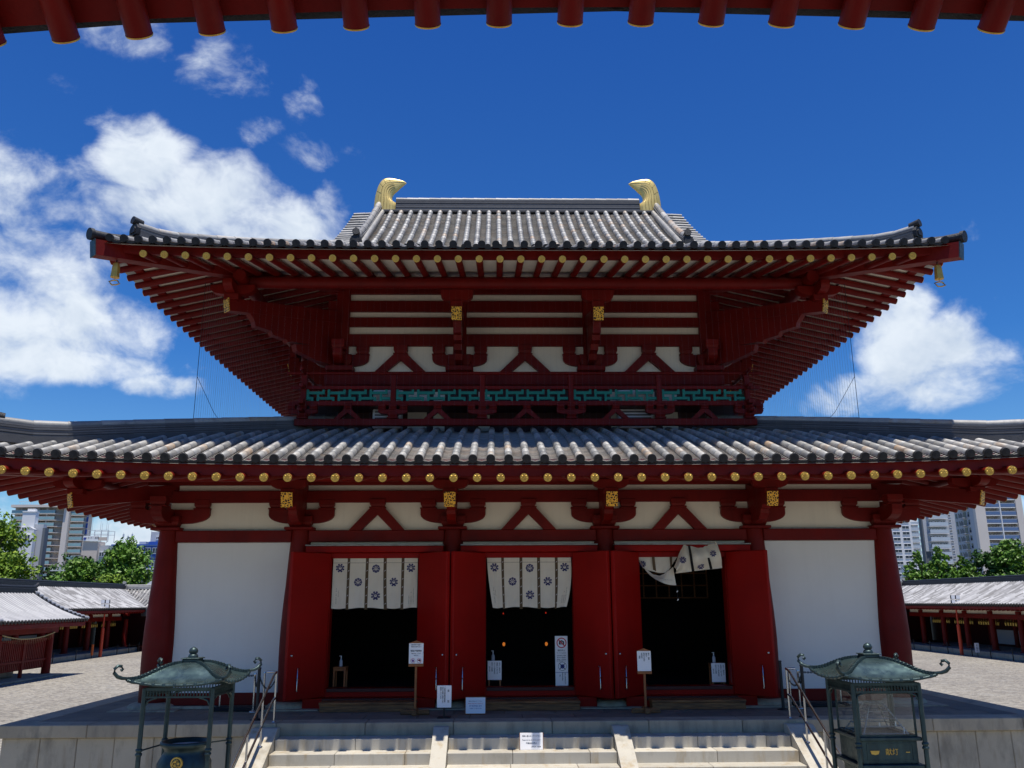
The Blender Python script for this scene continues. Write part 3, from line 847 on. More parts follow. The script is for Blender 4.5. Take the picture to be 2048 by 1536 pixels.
# ---- roofs
def hip_roof(L_x, L_y, yc, T_x, T_y, ztop, zlip, U, curve, name, pitch, rr, ridge_h):
    def zz(u, L, v): return zlip + (ztop - zlip) * ((1 - curve) * v + curve * v * v) + lift(u, L, U) * max(0, 1 - v) ** 2
    Pf = lambda s: (lambda u, v: Vector((u, yc + s * (L_y + (T_y - L_y) * v), zz(u, L_x, v))))
    Ps = lambda s: (lambda u, v: Vector((s * (L_x + (T_x - L_x) * v), yc + u, zz(u, L_y, v))))
    def vm(L, T): return lambda u: min(1.0, max(0.0, (L - abs(u)) / (L - T)) if abs(u) > T else 1.0)
    m = MB()
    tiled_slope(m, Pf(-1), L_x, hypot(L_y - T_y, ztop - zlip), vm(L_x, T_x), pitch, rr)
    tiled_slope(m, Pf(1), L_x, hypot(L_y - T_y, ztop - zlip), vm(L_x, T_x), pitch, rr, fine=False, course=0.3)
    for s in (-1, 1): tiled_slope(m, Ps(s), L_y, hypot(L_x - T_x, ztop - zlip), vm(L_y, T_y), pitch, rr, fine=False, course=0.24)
    # under-bed so no light leaks through
    for s in (-1, 1):
        for P, L, T in ((Pf(s), L_x, T_x), (Ps(s), L_y, T_y)):
            rows = []
            for i in range(41):
                w = -1 + 2 * i / 40
                rows.append([P(w * (L + (T - L) * k / 8), k / 8) - Vector((0, 0, 0.055)) for k in range(9)])
            m.grid(rows, 1, False, 0.3)
    o = m.build(name, ['tile', 'pan_tile', 'tile_end'], hall)
    for sx in (-1, 1):
        for sy in (-1, 1):
            q = MB()
            def hp(t): return Vector((sx * (L_x + (T_x - L_x) * t), yc + sy * (L_y + (T_y - L_y) * t), zz(L_x * (1 - t) if False else L_x, L_x, t)))
            t0 = 0.13
            pts = [hp(t0 + (1.0 - t0) * k / 12) + Vector((0, 0, 0.05)) for k in range(13)]
            pts[0] += Vector((0, 0, 0.14)); pts[1] += Vector((0, 0, 0.04))
            for a_, b_ in zip(pts[:-1], pts[1:]): q.beam(a_ - Vector((0, 0, 0.06)), b_ - Vector((0, 0, 0.06)), 0.34, 0.15, 1, 0.15)
            ridge_stack(q, pts, 0.26, ridge_h, 0.08, (0, 1), 5)
            d = (pts[0] - pts[2]); ridge_end(q, pts[0], d, 0.26, ridge_h + 0.04, 0.07, 2)
            low = [hp(-0.012) + Vector((0, 0, 0.10)), hp(0.05) + Vector((0, 0, 0.055)), hp(t0) + Vector((0, 0, 0.05))]
            q.tube(low, 0.09, 10, 2)
            q.cyl(low[0] + (low[0] - low[1]).normalized() * 0.04, low[0] - (low[0] - low[1]).normalized() * 0.03, 0.115, 0.115, 14, 2)
            q.build('hip_ridge', ['tile', 'ridge_tile', 'tile_end'], hall)
    return zz
hip_roof(10.15, YC + 3.42, YC, 4.0, YC - 1.15, 5.62, 4.215, 0.24, -0.25, 'skirt_roof', 0.30, 0.066, 0.22)

# main roof: hipped skirt below, steeper gabled part above
RY = YC
Gx, Gy0, Gz0, Gz1 = 4.42, 1.9, 10.20, 13.18
hip_roof(8.10, YC + 2.76, YC, 4.42, YC - 1.9, 10.25, 8.36, 0.13, 0.10, 'main_roof', 0.265, 0.064, 0.15)
def Pg(s):
    def P(u, v):
        return Vector((u, RY + s * (RY - Gy0) * (1 - v), Gz0 + 0.14 + (Gz1 - Gz0 - 0.14) * (0.86 * v + 0.14 * v * v)))
    return P
gm = MB()
for s in (-1, 1):
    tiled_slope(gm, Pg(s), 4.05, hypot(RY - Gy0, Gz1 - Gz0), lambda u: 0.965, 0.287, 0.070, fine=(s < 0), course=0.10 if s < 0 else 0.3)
    rows = [[Pg(s)(-4.75 + 9.5 * i / 10, k / 6) - Vector((0, 0, 0.05)) for k in range(7)] for i in range(11)]
    gm.grid(rows, 1, False, 0.2)
    # verge tiles laid across the gable overhang
    nrow = 15
    for sx in (-1, 1):
        for k in range(nrow):
            v = 0.02 + 0.95 * k / nrow
            p = Pg(s)(sx * 4.16, v) + Vector((0, 0, 0.045)); q = Pg(s)(sx * 4.80, v) + Vector((0, 0, 0.015))
            mid = p.lerp(q, 0.5)
            gm.cyl(p, mid, 0.060, 0.056, 10, 0, True, rnd.random() * 0.7); gm.cyl(mid, q, 0.061, 0.058, 10, 0, True, rnd.random() * 0.7, 2)
            gm.box(min(p.x, q.x), max(p.x, q.x) - 0.03, p.y - 0.10, p.y + 0.10, p.z - 0.09, p.z - 0.05, 2, 0.3)
gm.build('gable_roof', ['tile', 'pan_tile', 'tile_end'], hall)
for sx in (-1, 1):
    w = MB()
    w.add([(sx * 4.35, Gy0, Gz0), (sx * 4.35, 2 * RY - Gy0, Gz0), (sx * 4.35, RY, Gz1)], [(0, 1, 2)])
    w.build('gable_wall', 'plaster', hall)
    bb = MB()
    for s in (-1, 1):
        a = Vector((sx * 4.60, RY + s * (RY - Gy0), Gz0 - 0.30)); b = Vector((sx * 4.60, RY, Gz1 - 0.55))
        bb.beam(a, b, 0.08, 0.34)
    bb.build('bargeboard', RED, hall)
    for s in (-1, 1):
        q = MB()
        pts = [Pg(s)(sx * 4.12, 0.045 + 0.94 * k / 8) + Vector((0, 0, 0.03)) for k in range(9)]
        pts[0] += Vector((0, 0, 0.02))
        ridge_stack(q, pts, 0.20, 0.22, 0.085, (0, 1), 4)
        q.cyl(Pg(s)(sx * 4.0, 0.02) + Vector((0, 0, 0.06)), Pg(s)(sx * 4.0, 0.97) + Vector((0, 0, 0.06)), 0.07, 0.07, 10, 0, True, 0.4)
        ridge_end(q, pts[0], (0, s), 0.28, 0.26, 0.08, 2)
        q.build('verge_ridge', ['tile', 'ridge_tile', 'tile_end'], hall)
rg = MB()
ridge_stack(rg, [(-3.62, RY, Gz1 - 0.02), (3.62, RY, Gz1 - 0.02)], 0.34, 0.36, 0.085, (0, 1), 5)
rg.bbox(-4.3, 4.3, RY - 0.24, RY + 0.24, Gz1 - 0.10, Gz1 - 0.03, 0.01, 1, 0.05)
rg.build('main_ridge', ['tile', 'ridge_tile', 'tile_end'], hall)
# gilded ridge horns
def ridge_horn(sx):
    outer = [(395, 665), (398, 580), (405, 500), (415, 430), (430, 370), (452, 305), (480, 250), (508, 215), (540, 190), (580, 175), (625, 170), (690, 174), (750, 182), (810, 192), (865, 203), (905, 218), (937, 238)]
    inner = [(785, 668), (793, 610), (792, 556), (768, 548), (740, 536), (718, 518), (703, 495), (698, 465), (706, 435), (722, 408), (745, 385), (772, 368), (800, 345), (830, 318), (870, 288), (905, 262), (937, 240)]
    def cv(p): return ((p[0] - 395) * 0.00175, (668 - p[1]) * 0.00222)
    m = MB(); rows = []
    n = 84
    for k, (a, b) in enumerate(zip(outer, inner)):
        a = cv(a); b = cv(b); t = k / (len(outer) - 1)
        th = (0.17 * (1 - t) ** 0.8 + 0.012)
        ring = []
        for i in range(n):
            ph = 2 * pi * i / n
            w = 0.5 - 0.5 * cos(ph)
            s = sin(ph); s = math.copysign(abs(s) ** 0.5, s)
            flute = 1.0 + (0.05 * abs(cos(w * pi * 6)) - 0.025 if t < 0.70 else 0.0)
            ring.append((sx * -(4.28 - (a[0] + (b[0] - a[0]) * w)), RY + s * th * flute, Gz1 - 0.02 + a[1] + (b[1] - a[1]) * w))
        ring.append(ring[0])
        rows.append(ring)
    m.grid(rows, 0, True)
    m.add([r for r in rows[0][:-1]], [tuple(range(n))], 0)
    def S(k, w, side):
        a = cv(outer[k]); b = cv(inner[k]); t = k / (len(outer) - 1)
        th = 0.17 * (1 - t) ** 0.8 + 0.012
        s = side * abs(sin(math.acos(max(-1, min(1, 1 - 2 * w))))) ** 0.5
        return Vector((sx * -(4.28 - (a[0] + (b[0] - a[0]) * w)), RY + s * th * 1.01, Gz1 - 0.02 + a[1] + (b[1] - a[1]) * w))
    q = MB()
    for side in (-1, 1):
        q.tube([S(k, 0.34 - 0.012 * (16 - k) * 0.4, side) for k in range(4, 16)], 0.006, 5)
        for k in (4, 6, 8, 10): q.tube([S(k, 0.03 + 0.05 * j, side) for j in range(6)], 0.005, 5)
        for w in (0.16, 0.28, 0.42, 0.56, 0.70, 0.83): q.tube([S(k, w * (1 - 0.02 * k) + 0.012 * k, side) for k in range(0, 12 if w > 0.3 else 5)], 0.0055, 5)
    return m, q
for sx in (-1, 1):
    m, q = ridge_horn(sx)
    o = m.build('ridge_horn', 'ridge_gold', hall)
    q.build('plate_seam', 'seam_gold', o)

# ---- balcony
BYF = 0.3; BX = 4.78; BYB = 11.2
bal = MB()
bal.bbox(-BX - 0.16, BX + 0.16, BYF - 0.07, BYF + 0.07, 5.585, 5.73, 0.01)
for s in (-1, 1): bal.bbox(s * BX - 0.07, s * BX + 0.07, BYF + 0.075, BYB, 5.585, 5.73, 0.01)
bal.build('balcony_beam', RED, hall)
k = MB(); k.bbox(-BX - 0.03, BX + 0.03, BYF + 0.06, UY, 6.03, 6.09); 
for s in (-1, 1): k.bbox(min(s * 4.2, s * BX), max(s * 4.2, s * BX), UY, BYB, 6.03, 6.09)
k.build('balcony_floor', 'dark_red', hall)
rail = MB()
rail.bbox(-BX - 0.28, BX + 0.28, BYF - 0.055, BYF + 0.055, 6.02, 6.12, 0.008)
rail.bbox(-BX - 0.28, BX + 0.28, BYF - 0.045, BYF + 0.045, 6.38, 6.46, 0.008)
rail.cyl((-BX - 0.38, BYF, 6.745), (BX + 0.38, BYF, 6.745), 0.036, 0.036, 12)
for s in (-1, 1):
    x = s * BX
    rail.bbox(x - 0.055, x + 0.055, BYF - 0.28, BYB, 6.0205, 6.1205, 0.008)
    rail.bbox(x - 0.045, x + 0.045, BYF - 0.28, BYB, 6.3805, 6.4605, 0.008)
    rail.cyl((x, BYF - 0.38, 6.752), (x, BYB, 6.752), 0.036, 0.036, 12)
ro = rail.build('balcony_railing', RED, hall)
PX = [-BX, -2.865, -0.955, 0.955, 2.865, BX]
for x in PX:
    m = MB(); w = 0.055
    m.bbox(x - w, x + w, BYF - w - 0.006, BYF + w + 0.006, 5.96, 6.66, 0.008)
    m.bbox(x - w - 0.012, x + w + 0.012, BYF - w - 0.012, BYF + w + 0.012, 6.63, 6.70, 0.01)
    m.build('railing_post', RED, ro)
for s in (-1, 1):
    for y in (2.2, 4.1, 6.0, 7.9, 9.8):
        m = MB(); m.bbox(s * BX - 0.06, s * BX + 0.06, y - 0.055, y + 0.055, 5.96, 6.69, 0.008); m.build('railing_post', RED, ro)
# interlocking key-fret lattice
def fret(m, a, b, pos, z0, z1, t=0.045):
    """bars between coordinates a..b; pos(u, z0, z1, u1) adds one bar"""
    h = z1 - z0
    n = 4; L = (b - a) / n
    for i in range(-1, n + 1):
        o = a + i * L
        for x0, x1, y0, y1 in ((0, .113, 0, .64), (.113, .744, .17, .40), (.744, .856, 0, .40), (.487, .600, .40, .98), (.600, 1.23, .64, .86), (1.23, 1.333, .64, 1.0)):
            pos(o + x0 * L, o + x1 * L, z1 - y1 * h, z1 - y0 * h)
for i in range(5):
    m = MB()
    a, b = PX[i] + 0.06, PX[i + 1] - 0.06
    cnt = [0]
    def bar(u0, u1, z0, z1):
        cnt[0] += 1; e = 0.0006 * (cnt[0] % 7)
        if min(b, u1) - max(a, u0) > 0.004: m.box(max(a, u0), min(b, u1), BYF - 0.02 - e, BYF + 0.02 + e, z0, z1)
    fret(m, a, b, bar, 6.12, 6.38)
    m.build('fret_lattice', 'teal_paint', ro)
for s in (-1, 1):
    m = MB(); cnt = [0]
    def bar(u0, u1, z0, z1):
        cnt[0] += 1; e = 0.0006 * (cnt[0] % 7)
        if min(ya + 1.8, u1) - max(ya, u0) > 0.004: m.box(s * BX - 0.02 - e, s * BX + 0.02 + e, max(ya, u0), min(ya + 1.8, u1), z0, z1)
    for ya in (0.36, 2.26, 4.16, 6.06, 7.96): fret(m, ya, ya + 1.8, bar, 6.12, 6.38)
    m.build('fret_lattice', 'teal_paint', ro)
for x in PX:
    m = MB()
    m.bbox(x - 0.115, x + 0.115, BYF - 0.11, BYF + 0.09, 5.732, 5.765, 0.006)
    block(m, x, BYF - 0.01, 5.765, 5.855, 0.21, 0.18, 0.4)
    m.prism(arm_poly(0.095, 0.31), (x, BYF, 5.835), (1, 0, 0), (0, 0, 1), 0.12)
    for q in (-0.23, 0.0, 0.23):
        m.bbox(x + q - 0.088, x + q + 0.088, BYF - 0.085, BYF + 0.06, 5.932, 5.952, 0.004)
        block(m, x + q, BYF - 0.012, 5.952, 6.055, 0.165, 0.15, 0.35)
    if abs(x) > 4:
        s = 1 if x > 0 else -1
        m.bbox(min(x, x + s * 0.3), max(x, x + s * 0.3), BYF - 0.05, BYF + 0.05, 5.84, 5.925, 0.02)
        m.bbox(x - 0.05, x + 0.05, BYF - 0.34, BYF, 5.842, 5.927, 0.02)
    m.build('balcony_bracket', RED, hall)
for i in range(5):
    c = (PX[i] + PX[i + 1]) / 2
    m = MB()
    for s in (-1, 1):
        poly = [(0, 5.87), (0, 5.945), (s * 0.075, 5.945), (s * 0.29, 5.732), (s * 0.17, 5.732)]
        if s < 0: poly = poly[::-1]
        m.prism(poly, (c, BYF, 0), (1, 0, 0), (0, 0, 1), 0.1)
    m.bbox(c - 0.088, c + 0.088, BYF - 0.085, BYF + 0.06, 5.947, 5.967, 0.004)
    block(m, c, BYF - 0.012, 5.967, 6.055, 0.165, 0.15, 0.35)
    m.build('balcony_strut', RED, hall)

# ---- doors: three pairs of leaves swung outwards
def door_leaf(c, s):
    hx, hy = c + s * 0.90, -0.20
    ex, ey = c + s * 1.497, -0.87
    d = Vector((ex - hx, ey - hy, 0)); ln = d.length; d.normalize(); nrm = Vector((-d.y, d.x, 0)) * (1 if s > 0 else -1)
    if nrm.y > 0: nrm = -nrm
    T = Matrix((( d.x, nrm.x, 0, hx), (d.y, nrm.y, 0, hy), (0, 0, 1, 0), (0, 0, 0, 1)))
    m = MB(); m.bbox(0.0, ln, -0.045, 0.045, 0.20, 2.895, 0.012)
    m.v = [tuple(T @ Vector(p)) for p in m.v]
    o = m.build('door_leaf', 'door_red', hall)
    h = MB(); f = -0.045 if (T @ Vector((0.5, -0.05, 0))).y < (T @ Vector((0.5, 0.05, 0))).y else 0.045
    sg = -1 if f < 0 else 1
    x = ln * 0.76
    h.tube([(x - 0.05, f, 0.76), (x - 0.05, f + sg * 0.035, 0.76), (x, f + sg * 0.04, 0.76), (x, f + sg * 0.04, 0.35)], 0.009, 8)
    h.cyl((x, f, 0.56), (x, f + sg * 0.05, 0.56), 0.014, 0.014, 8)
    h.cyl((x, f, 0.36), (x, f + sg * 0.05, 0.36), 0.014, 0.014, 8)
    h.v = [tuple(T @ Vector(p)) for p in h.v]
    h.build('bolt_handle', 'steel', o)
    h = MB(); h.lathe([(0.024, 0), (0.024, 0.012), (0.012, 0.02)], (0, 0, 0), 12)
    h.v = [tuple(T @ Vector((ln * 0.80, f + sg * p[2], 0.99 + p[1]))) if False else tuple(T @ Vector((ln * 0.90 + p[0], f + sg * p[2], 0.99 + p[1]))) for p in h.v]
    h.build('lock', 'steel', o)
for i in (1, 2, 3):
    c = (CX[i] + CX[i + 1]) / 2
    for s in (-1, 1): door_leaf(c, s)

# ---- dark interior
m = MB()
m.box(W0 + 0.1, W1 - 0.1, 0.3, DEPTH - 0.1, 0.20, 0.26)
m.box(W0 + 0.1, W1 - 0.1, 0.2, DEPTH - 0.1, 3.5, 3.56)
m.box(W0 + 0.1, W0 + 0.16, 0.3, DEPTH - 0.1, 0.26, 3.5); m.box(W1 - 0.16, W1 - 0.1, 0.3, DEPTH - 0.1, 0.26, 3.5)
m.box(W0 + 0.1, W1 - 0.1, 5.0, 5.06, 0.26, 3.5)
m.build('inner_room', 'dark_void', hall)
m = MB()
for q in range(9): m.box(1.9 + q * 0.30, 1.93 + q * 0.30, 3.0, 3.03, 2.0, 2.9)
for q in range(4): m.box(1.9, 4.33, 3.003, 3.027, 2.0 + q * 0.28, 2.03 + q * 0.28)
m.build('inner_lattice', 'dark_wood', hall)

# ------------------------------------------------------------------ ground, podium and stairs
GZ = -1.4
m = MB(); m.add([(-3000, -3000, GZ - 0.01), (3000, -3000, GZ - 0.01), (3000, 3000, GZ - 0.01), (-3000, 3000, GZ - 0.01)], [(0, 1, 2, 3)])
m.build('ground', 'city_ground', kind='structure')
m = MB(); m.add([(-26.8, -40, GZ), (28.9, -40, GZ), (28.9, 47.2, GZ), (-26.8, 47.2, GZ)], [(0, 1, 2, 3)])
m.build('gravel_court', 'gravel', kind='structure')

PXW, PY0, PY1 = 8.93, -2.30, 13.8
pod = thing('stone_podium', 'grey granite podium with capping slabs carrying the vermilion temple hall', 'podium', (0, 0, GZ))
m = MB()
R = random.Random(3)
ys = [PY0 + 0.45]
while ys[-1] < PY1 - 0.7: ys.append(ys[-1] + 0.62)
ys.append(PY1 - 0.45)
for j in range(len(ys) - 1):
    x = -PXW + 0.45 - (0.31 if j % 2 else 0)
    while x < PXW - 0.46:
        x1 = min(x + 0.92, PXW - 0.45)
        a = max(x, -PXW + 0.45)
        if x1 - a > 0.05: m.bbox(a + 0.004, x1 - 0.004, ys[j] + 0.004, ys[j + 1] - 0.004, -0.15, -0.004 + R.uniform(-0.003, 0.002), 0.006, 0, R.random())
        x += 0.92
m.build('paving', 'stone_pave', pod)
def slab_row(name, along, x0, x1, fx, z0, z1, lens, thick, out, matn, par, seed=1, bev=0.012, gap=0.006):
    """row of stone slabs with open joints. along 'x' or 'y'; fx = coordinate of the outer face, out = -1/+1"""
    R = random.Random(seed); m = MB(); p = x0
    while p < x1 - 0.02:
        q = min(x1, p + lens * R.uniform(0.92, 1.08))
        if x1 - q < lens * 0.3: q = x1
        j = R.uniform(-0.004, 0.004)
        lo, hi = sorted((fx + j, fx - out * thick))
        if along == 'x': m.bbox(p + gap / 2, q - gap / 2, lo, hi, z0, z1, bev, 0, R.random())
        else: m.bbox(lo, hi, p + gap / 2, q - gap / 2, z0, z1, bev, 0, R.random())
        p = q
    return m.build(name, matn, par)
slab_row('capping_slabs', 'x', -PXW, PXW, PY0, -0.205, 0.0, 1.55, 0.45, -1, 'stone_cap', pod, 4)
slab_row('capping_slabs', 'x', -PXW, PXW, PY1, -0.205, 0.0, 1.7, 0.45, 1, 'stone_cap', pod, 5)
for s in (-1, 1):
    slab_row('capping_slabs', 'y', PY0 + 0.46, PY1 - 0.46, s * PXW, -0.205, -0.001, 1.7, 0.45, s, 'stone_cap', pod, 6 + s)
    slab_row('facing_slabs', 'y', PY0 + 0.3, PY1 - 0.3, s * (PXW - 0.07), GZ, -0.21, 0.64, 0.2, s, 'stone_face', pod, 9 + s)
slab_row('facing_slabs', 'x', -PXW + 0.07, PXW - 0.07, PY0 + 0.07, GZ, -0.21, 0.64, 0.2, -1, 'stone_face', pod, 12)
slab_row('facing_slabs', 'x', -PXW + 0.07, PXW - 0.07, PY1 - 0.07, GZ, -0.21, 0.64, 0.2, 1, 'stone_face', pod, 13)
m = MB(); m.box(-PXW + 0.25, PXW - 0.25, PY0 + 0.25, PY1 - 0.25, GZ, -0.16); m.build('core', 'stone_face', pod)

stairs = thing('stone_stairs', 'broad granite stairs with sloping stone cheeks rising to the temple hall', 'stairs', (0, -3.5, GZ))
NS = 7; RISE = 1.2 / NS; TR = 0.335
for k in range(NS):
    z1 = -0.2 - RISE * k; y0 = PY0 - 0.02 - TR * (k + 1)
    for a, b in ((-4.25, -1.70), (-1.44, 1.26), (1.54, 4.17)):
        R = random.Random(int(k * 7 + a * 11)); st = MB(); p = a
        while p < b - 0.05:
            q = min(b, p + R.uniform(0.95, 1.35))
            if b - q < 0.4: q = b
            st.bbox(p + 0.003, q - 0.003, y0 + R.uniform(-.003, .003), y0 + TR + 0.02 + (0.1 if k == 0 else 0.0), z1 - RISE - 0.05, z1, 0.008, 0, R.random())
            p = q
        st.build('step', 'stone_step', stairs)
for x0, x1 in ((-4.68, -4.256), (-1.696, -1.446), (1.266, 1.534), (4.176, 4.62)):
    m = MB(); yt = PY0 - 0.012; sl = RISE / TR; run = 1.17 / sl
    zt = -0.06
    poly = [(yt, zt), (yt - 0.16, zt), (yt - 0.16 - run, zt - 1.2), (yt - 0.3 - run, zt - 1.25), (yt - 0.3 - run, GZ), (yt, GZ)]
    m.prism([(-a, b) for a, b in poly], ((x0 + x1) / 2, 0, 0), (0, -1, 0), (0, 0, 1), x1 - x0, 0, 0.6)
    m.build('stair_cheek', 'stone_step', stairs)

# ------------------------------------------------------------------ handrails
def handrail(xr, inner, label):
    t = thing('handrail', label, 'handrail', (xr, -2.2, 0), group='steel handrails of the stairs')
    sl = RISE / TR
    def zr(y): return -0.06 + (y - PY0 + 0.16) * sl if y < PY0 - 0.16 else -0.0
    ytop = -2.10
    z0 = 0.80
    yb = ytop - 2.35
    for h, nm in ((0.0, 'rail_bar'), (-0.42, 'rail_bar')):
        m = MB()
        pts = [(xr, ytop, z0 + h), (xr, ytop - 0.16, z0 + h - 0.03), (xr, yb, z0 + h - 0.03 - (ytop - 0.16 - yb) * sl), (xr, yb - 0.1, z0 + h - 0.09 - (ytop - 0.16 - yb) * sl)]
        if h == 0: pts = [(xr + inner * -0.17, ytop + 0.05, z0 + 0.0), (xr + inner * -0.04, ytop + 0.04, z0)] + pts + [(xr, yb - 0.14, z0 - 0.2 - (ytop - 0.16 - yb) * sl)]
        m.tube(pts, 0.019, 10)
        m.build(nm, 'steel', t)
    for y in (ytop, ytop - 0.78, ytop - 1.56, ytop - 2.30):
        m = MB()
        zb = 0.0 if y > PY0 else -0.06 + (y - (PY0 - 0.172)) * sl
        zt = z0 if y == ytop else z0 - 0.03 - (ytop - 0.16 - y) * sl
        m.cyl((xr, y, zb - 0.01), (xr, y, zt), 0.017, 0.017, 10)
        m.cyl((xr, y, zb), (xr, y, zb + 0.008), 0.04, 0.035, 12)
        m.build('rail_post', 'steel', t)
handrail(-4.42, 1, 'steel handrail on the stair cheek beside the round incense cauldron canopy')
handrail(4.36, -1, 'steel handrail on the stair cheek beside the glass candle shrine')

# ------------------------------------------------------------------ barriers on the podium
def post(name, x, y, h, r, m1, label, cat, group):
    t = thing(name, label, cat, (x, y, 0), 0, group)
    m = MB(); m.cyl((x, y, 0.0), (x, y, h), r, r, 12); m.build('pole', m1, t)
    m = MB(); m.cyl((x, y, h), (x, y, h + 0.02), r * 1.3, r * 1.1, 12); m.build('cap', m1, t)
    m = MB(); m.lathe([(r * 4.0, 0.0), (r * 4.0, 0.012), (r * 1.4, 0.03)], (x, y, 0.0), 16); m.build('foot', m1, t)
    return t
def chain(x0, y0, z0, x1, y1, z1, sag, label, r=0.012):
    m = MB(); n = 26; d = Vector((x1 - x0, y1 - y0, z1 - z0)); L = d.length
    for i in range(n):
        a = i / n; b = (i + 1.25) / n
        P = lambda t: Vector((x0, y0, z0)) + d * t - Vector((0, 0, sag * 4 * t * (1 - t)))
        p, q = P(a), P(min(b, 1))
        side = Vector((0, 0, 1)) if i % 2 else d.cross(Vector((0, 0, 1))).normalized()
        for s in (-1, 1): m.cyl(p + side * r * s, q + side * r * s, 0.005, 0.005, 5)
        m.cyl(p + side * r, p - side * r, 0.005, 0.005, 5)
    return m.build('barrier_chain', 'black_metal', None, None, label, 'chain', 'barrier chains on the podium')
post('barrier_post', -4.78, -1.85, 0.84, 0.028, 'black_metal', 'black barrier post at the podium edge near the steel handrail, cauldron side', 'post', 'black barrier posts on the podium')
post('barrier_post', 4.66, -2.02, 0.84, 0.028, 'black_metal', 'black barrier post nearest the podium edge, beside the candle shrine handrail', 'post', 'black barrier posts on the podium')
post('barrier_post', 4.62, -0.98, 0.84, 0.028, 'black_metal', 'black barrier post close to the outer red door, candle shrine side', 'post', 'black barrier posts on the podium')
for x, y, lb in ((-5.86, -0.42, 'steel stanchion before the white wall panel behind the cauldron canopy'), (-5.15, -0.72, 'steel stanchion between the white wall panel and the cauldron side door'),
                 (-5.05, -0.42, 'short steel stanchion close to the wall on the cauldron side'),
                 (4.93, -0.50, 'short steel stanchion close to the wall on the candle shrine side'), (5.00, -0.80, 'steel stanchion between the outer red door and the candle shrine'), (5.92, -0.42, 'steel stanchion before the white wall panel behind the candle shrine')):
    post('stanchion', x, y, 0.66, 0.018, 'steel', lb, 'stanchion', 'steel stanchions along the hall wall')
chain(-4.78, -1.85, 0.80, -5.15, -0.72, 0.64, 0.22, 'black chain hanging from the podium edge post, cauldron side')
chain(-5.86, -0.42, 0.64, -5.15, -0.72, 0.64, 0.02, 'nearly taut chain before the white wall panel, cauldron side')
chain(4.66, -2.02, 0.80, 5.00, -0.80, 0.64, 0.22, 'black chain hanging from the podium edge post, candle shrine side')
chain(5.92, -0.42, 0.64, 5.00, -0.80, 0.64, 0.02, 'nearly taut chain before the white wall panel, candle shrine side')
chain(-4.42, -2.10, 0.70, -4.78, -1.85, 0.74, 0.20, 'short black chain from the handrail to the edge post, cauldron side')
chain(4.36, -2.10, 0.70, 4.66, -2.02, 0.74, 0.20, 'short black chain from the handrail to the edge post, candle shrine side')
for x0, x1, lb in ((-5.95, -5.02, 'black rubber base strip on the paving behind the cauldron canopy'), (4.95, 6.0, 'black rubber base strip on the paving behind the candle shrine')):
    t = MB(); t.bbox(x0, x1, -0.62, -0.34, 0.0, 0.07, 0.02); t.cyl((x0, -0.62, 0.02), (x1, -0.62, 0.02), 0.02, 0.02, 8)
    t.build('base_strip', 'rubber', None, None, lb, 'base strip', 'black base strips')

# ------------------------------------------------------------------ wooden steps in front of the doors
def timber_step(x0, x1, y0, y1, h, label, mt):
    t = thing('timber_step', label, 'step', ((x0 + x1) / 2, (y0 + y1) / 2, 0), 0, 'timber steps before the doors')
    m = MB(); m.bbox(x0, x1, y0, y1, h - 0.045, h, 0.008); m.build('tread', mt, t)
    m = MB(); m.bbox(x0 + 0.012, x1 - 0.012, y0 + 0.012, y0 + 0.05, 0.0, h - 0.046, 0.005); m.build('riser_board', mt, t)
    for x in (x0 + 0.02, x1 - 0.06):
        m = MB(); m.bbox(x, x + 0.04, y0 + 0.052, y1 - 0.01, 0.0, h - 0.046, 0.004); m.build('end_board', mt, t)
timber_step(-3.92, -2.14, -0.86, -0.47, 0.165, 'weathered brown timber step before the door with the hanging curtain and low table', 'dark_wood')
timber_step(-0.92, 0.90, -0.86, -0.47, 0.165, 'black-brown timber step before the middle doorway', 'dark_wood')
timber_step(2.22, 3.98, -0.86, -0.47, 0.165, 'grained brown timber step before the door with the blown-up curtain', 'dark_wood')

# ------------------------------------------------------------------ signs
def lines_h(par, txts, x, y, z0, dz, size, mt='ink', align='CENTER', rz=0.0, tilt=0.0):
    for i, tx in enumerate(txts):
        if not tx: continue
        mm = mt
        if isinstance(tx, tuple): tx, mm = tx
        zz = z0 - dz * i
        yy = y + (zz - z0) * -sin(tilt) * 0
        text_mesh('lettering', tx, size, mm, facing(x, yy, zz, rz, tilt), par, align)
def lines_v(par, cols, x0, dx, y, ztop, size, mt='ink', pitch=None):
    for i, tx in enumerate(cols):
        h = size * 0.82 * 1.0 * len(tx)
        mm = mt
        text_mesh('lettering', tx, size, mm, facing(x0 - dx * i, y, ztop - h / 2), par, 'CENTER', vertical=True)
def disc_ring(m, cx, y, cz, r0, r1, mi, n=28, th=0.002):
    pts = []
    for i in range(n):
        t = 2 * pi * i / n
        for r in (r0, r1): pts.append((cx + r * cos(t), y, cz + r * sin(t)))
    m.add(pts, [(2 * i, 2 * i + 1, (2 * i + 3) % (2 * n), (2 * i + 2) % (2 * n)) for i in range(n)], mi)
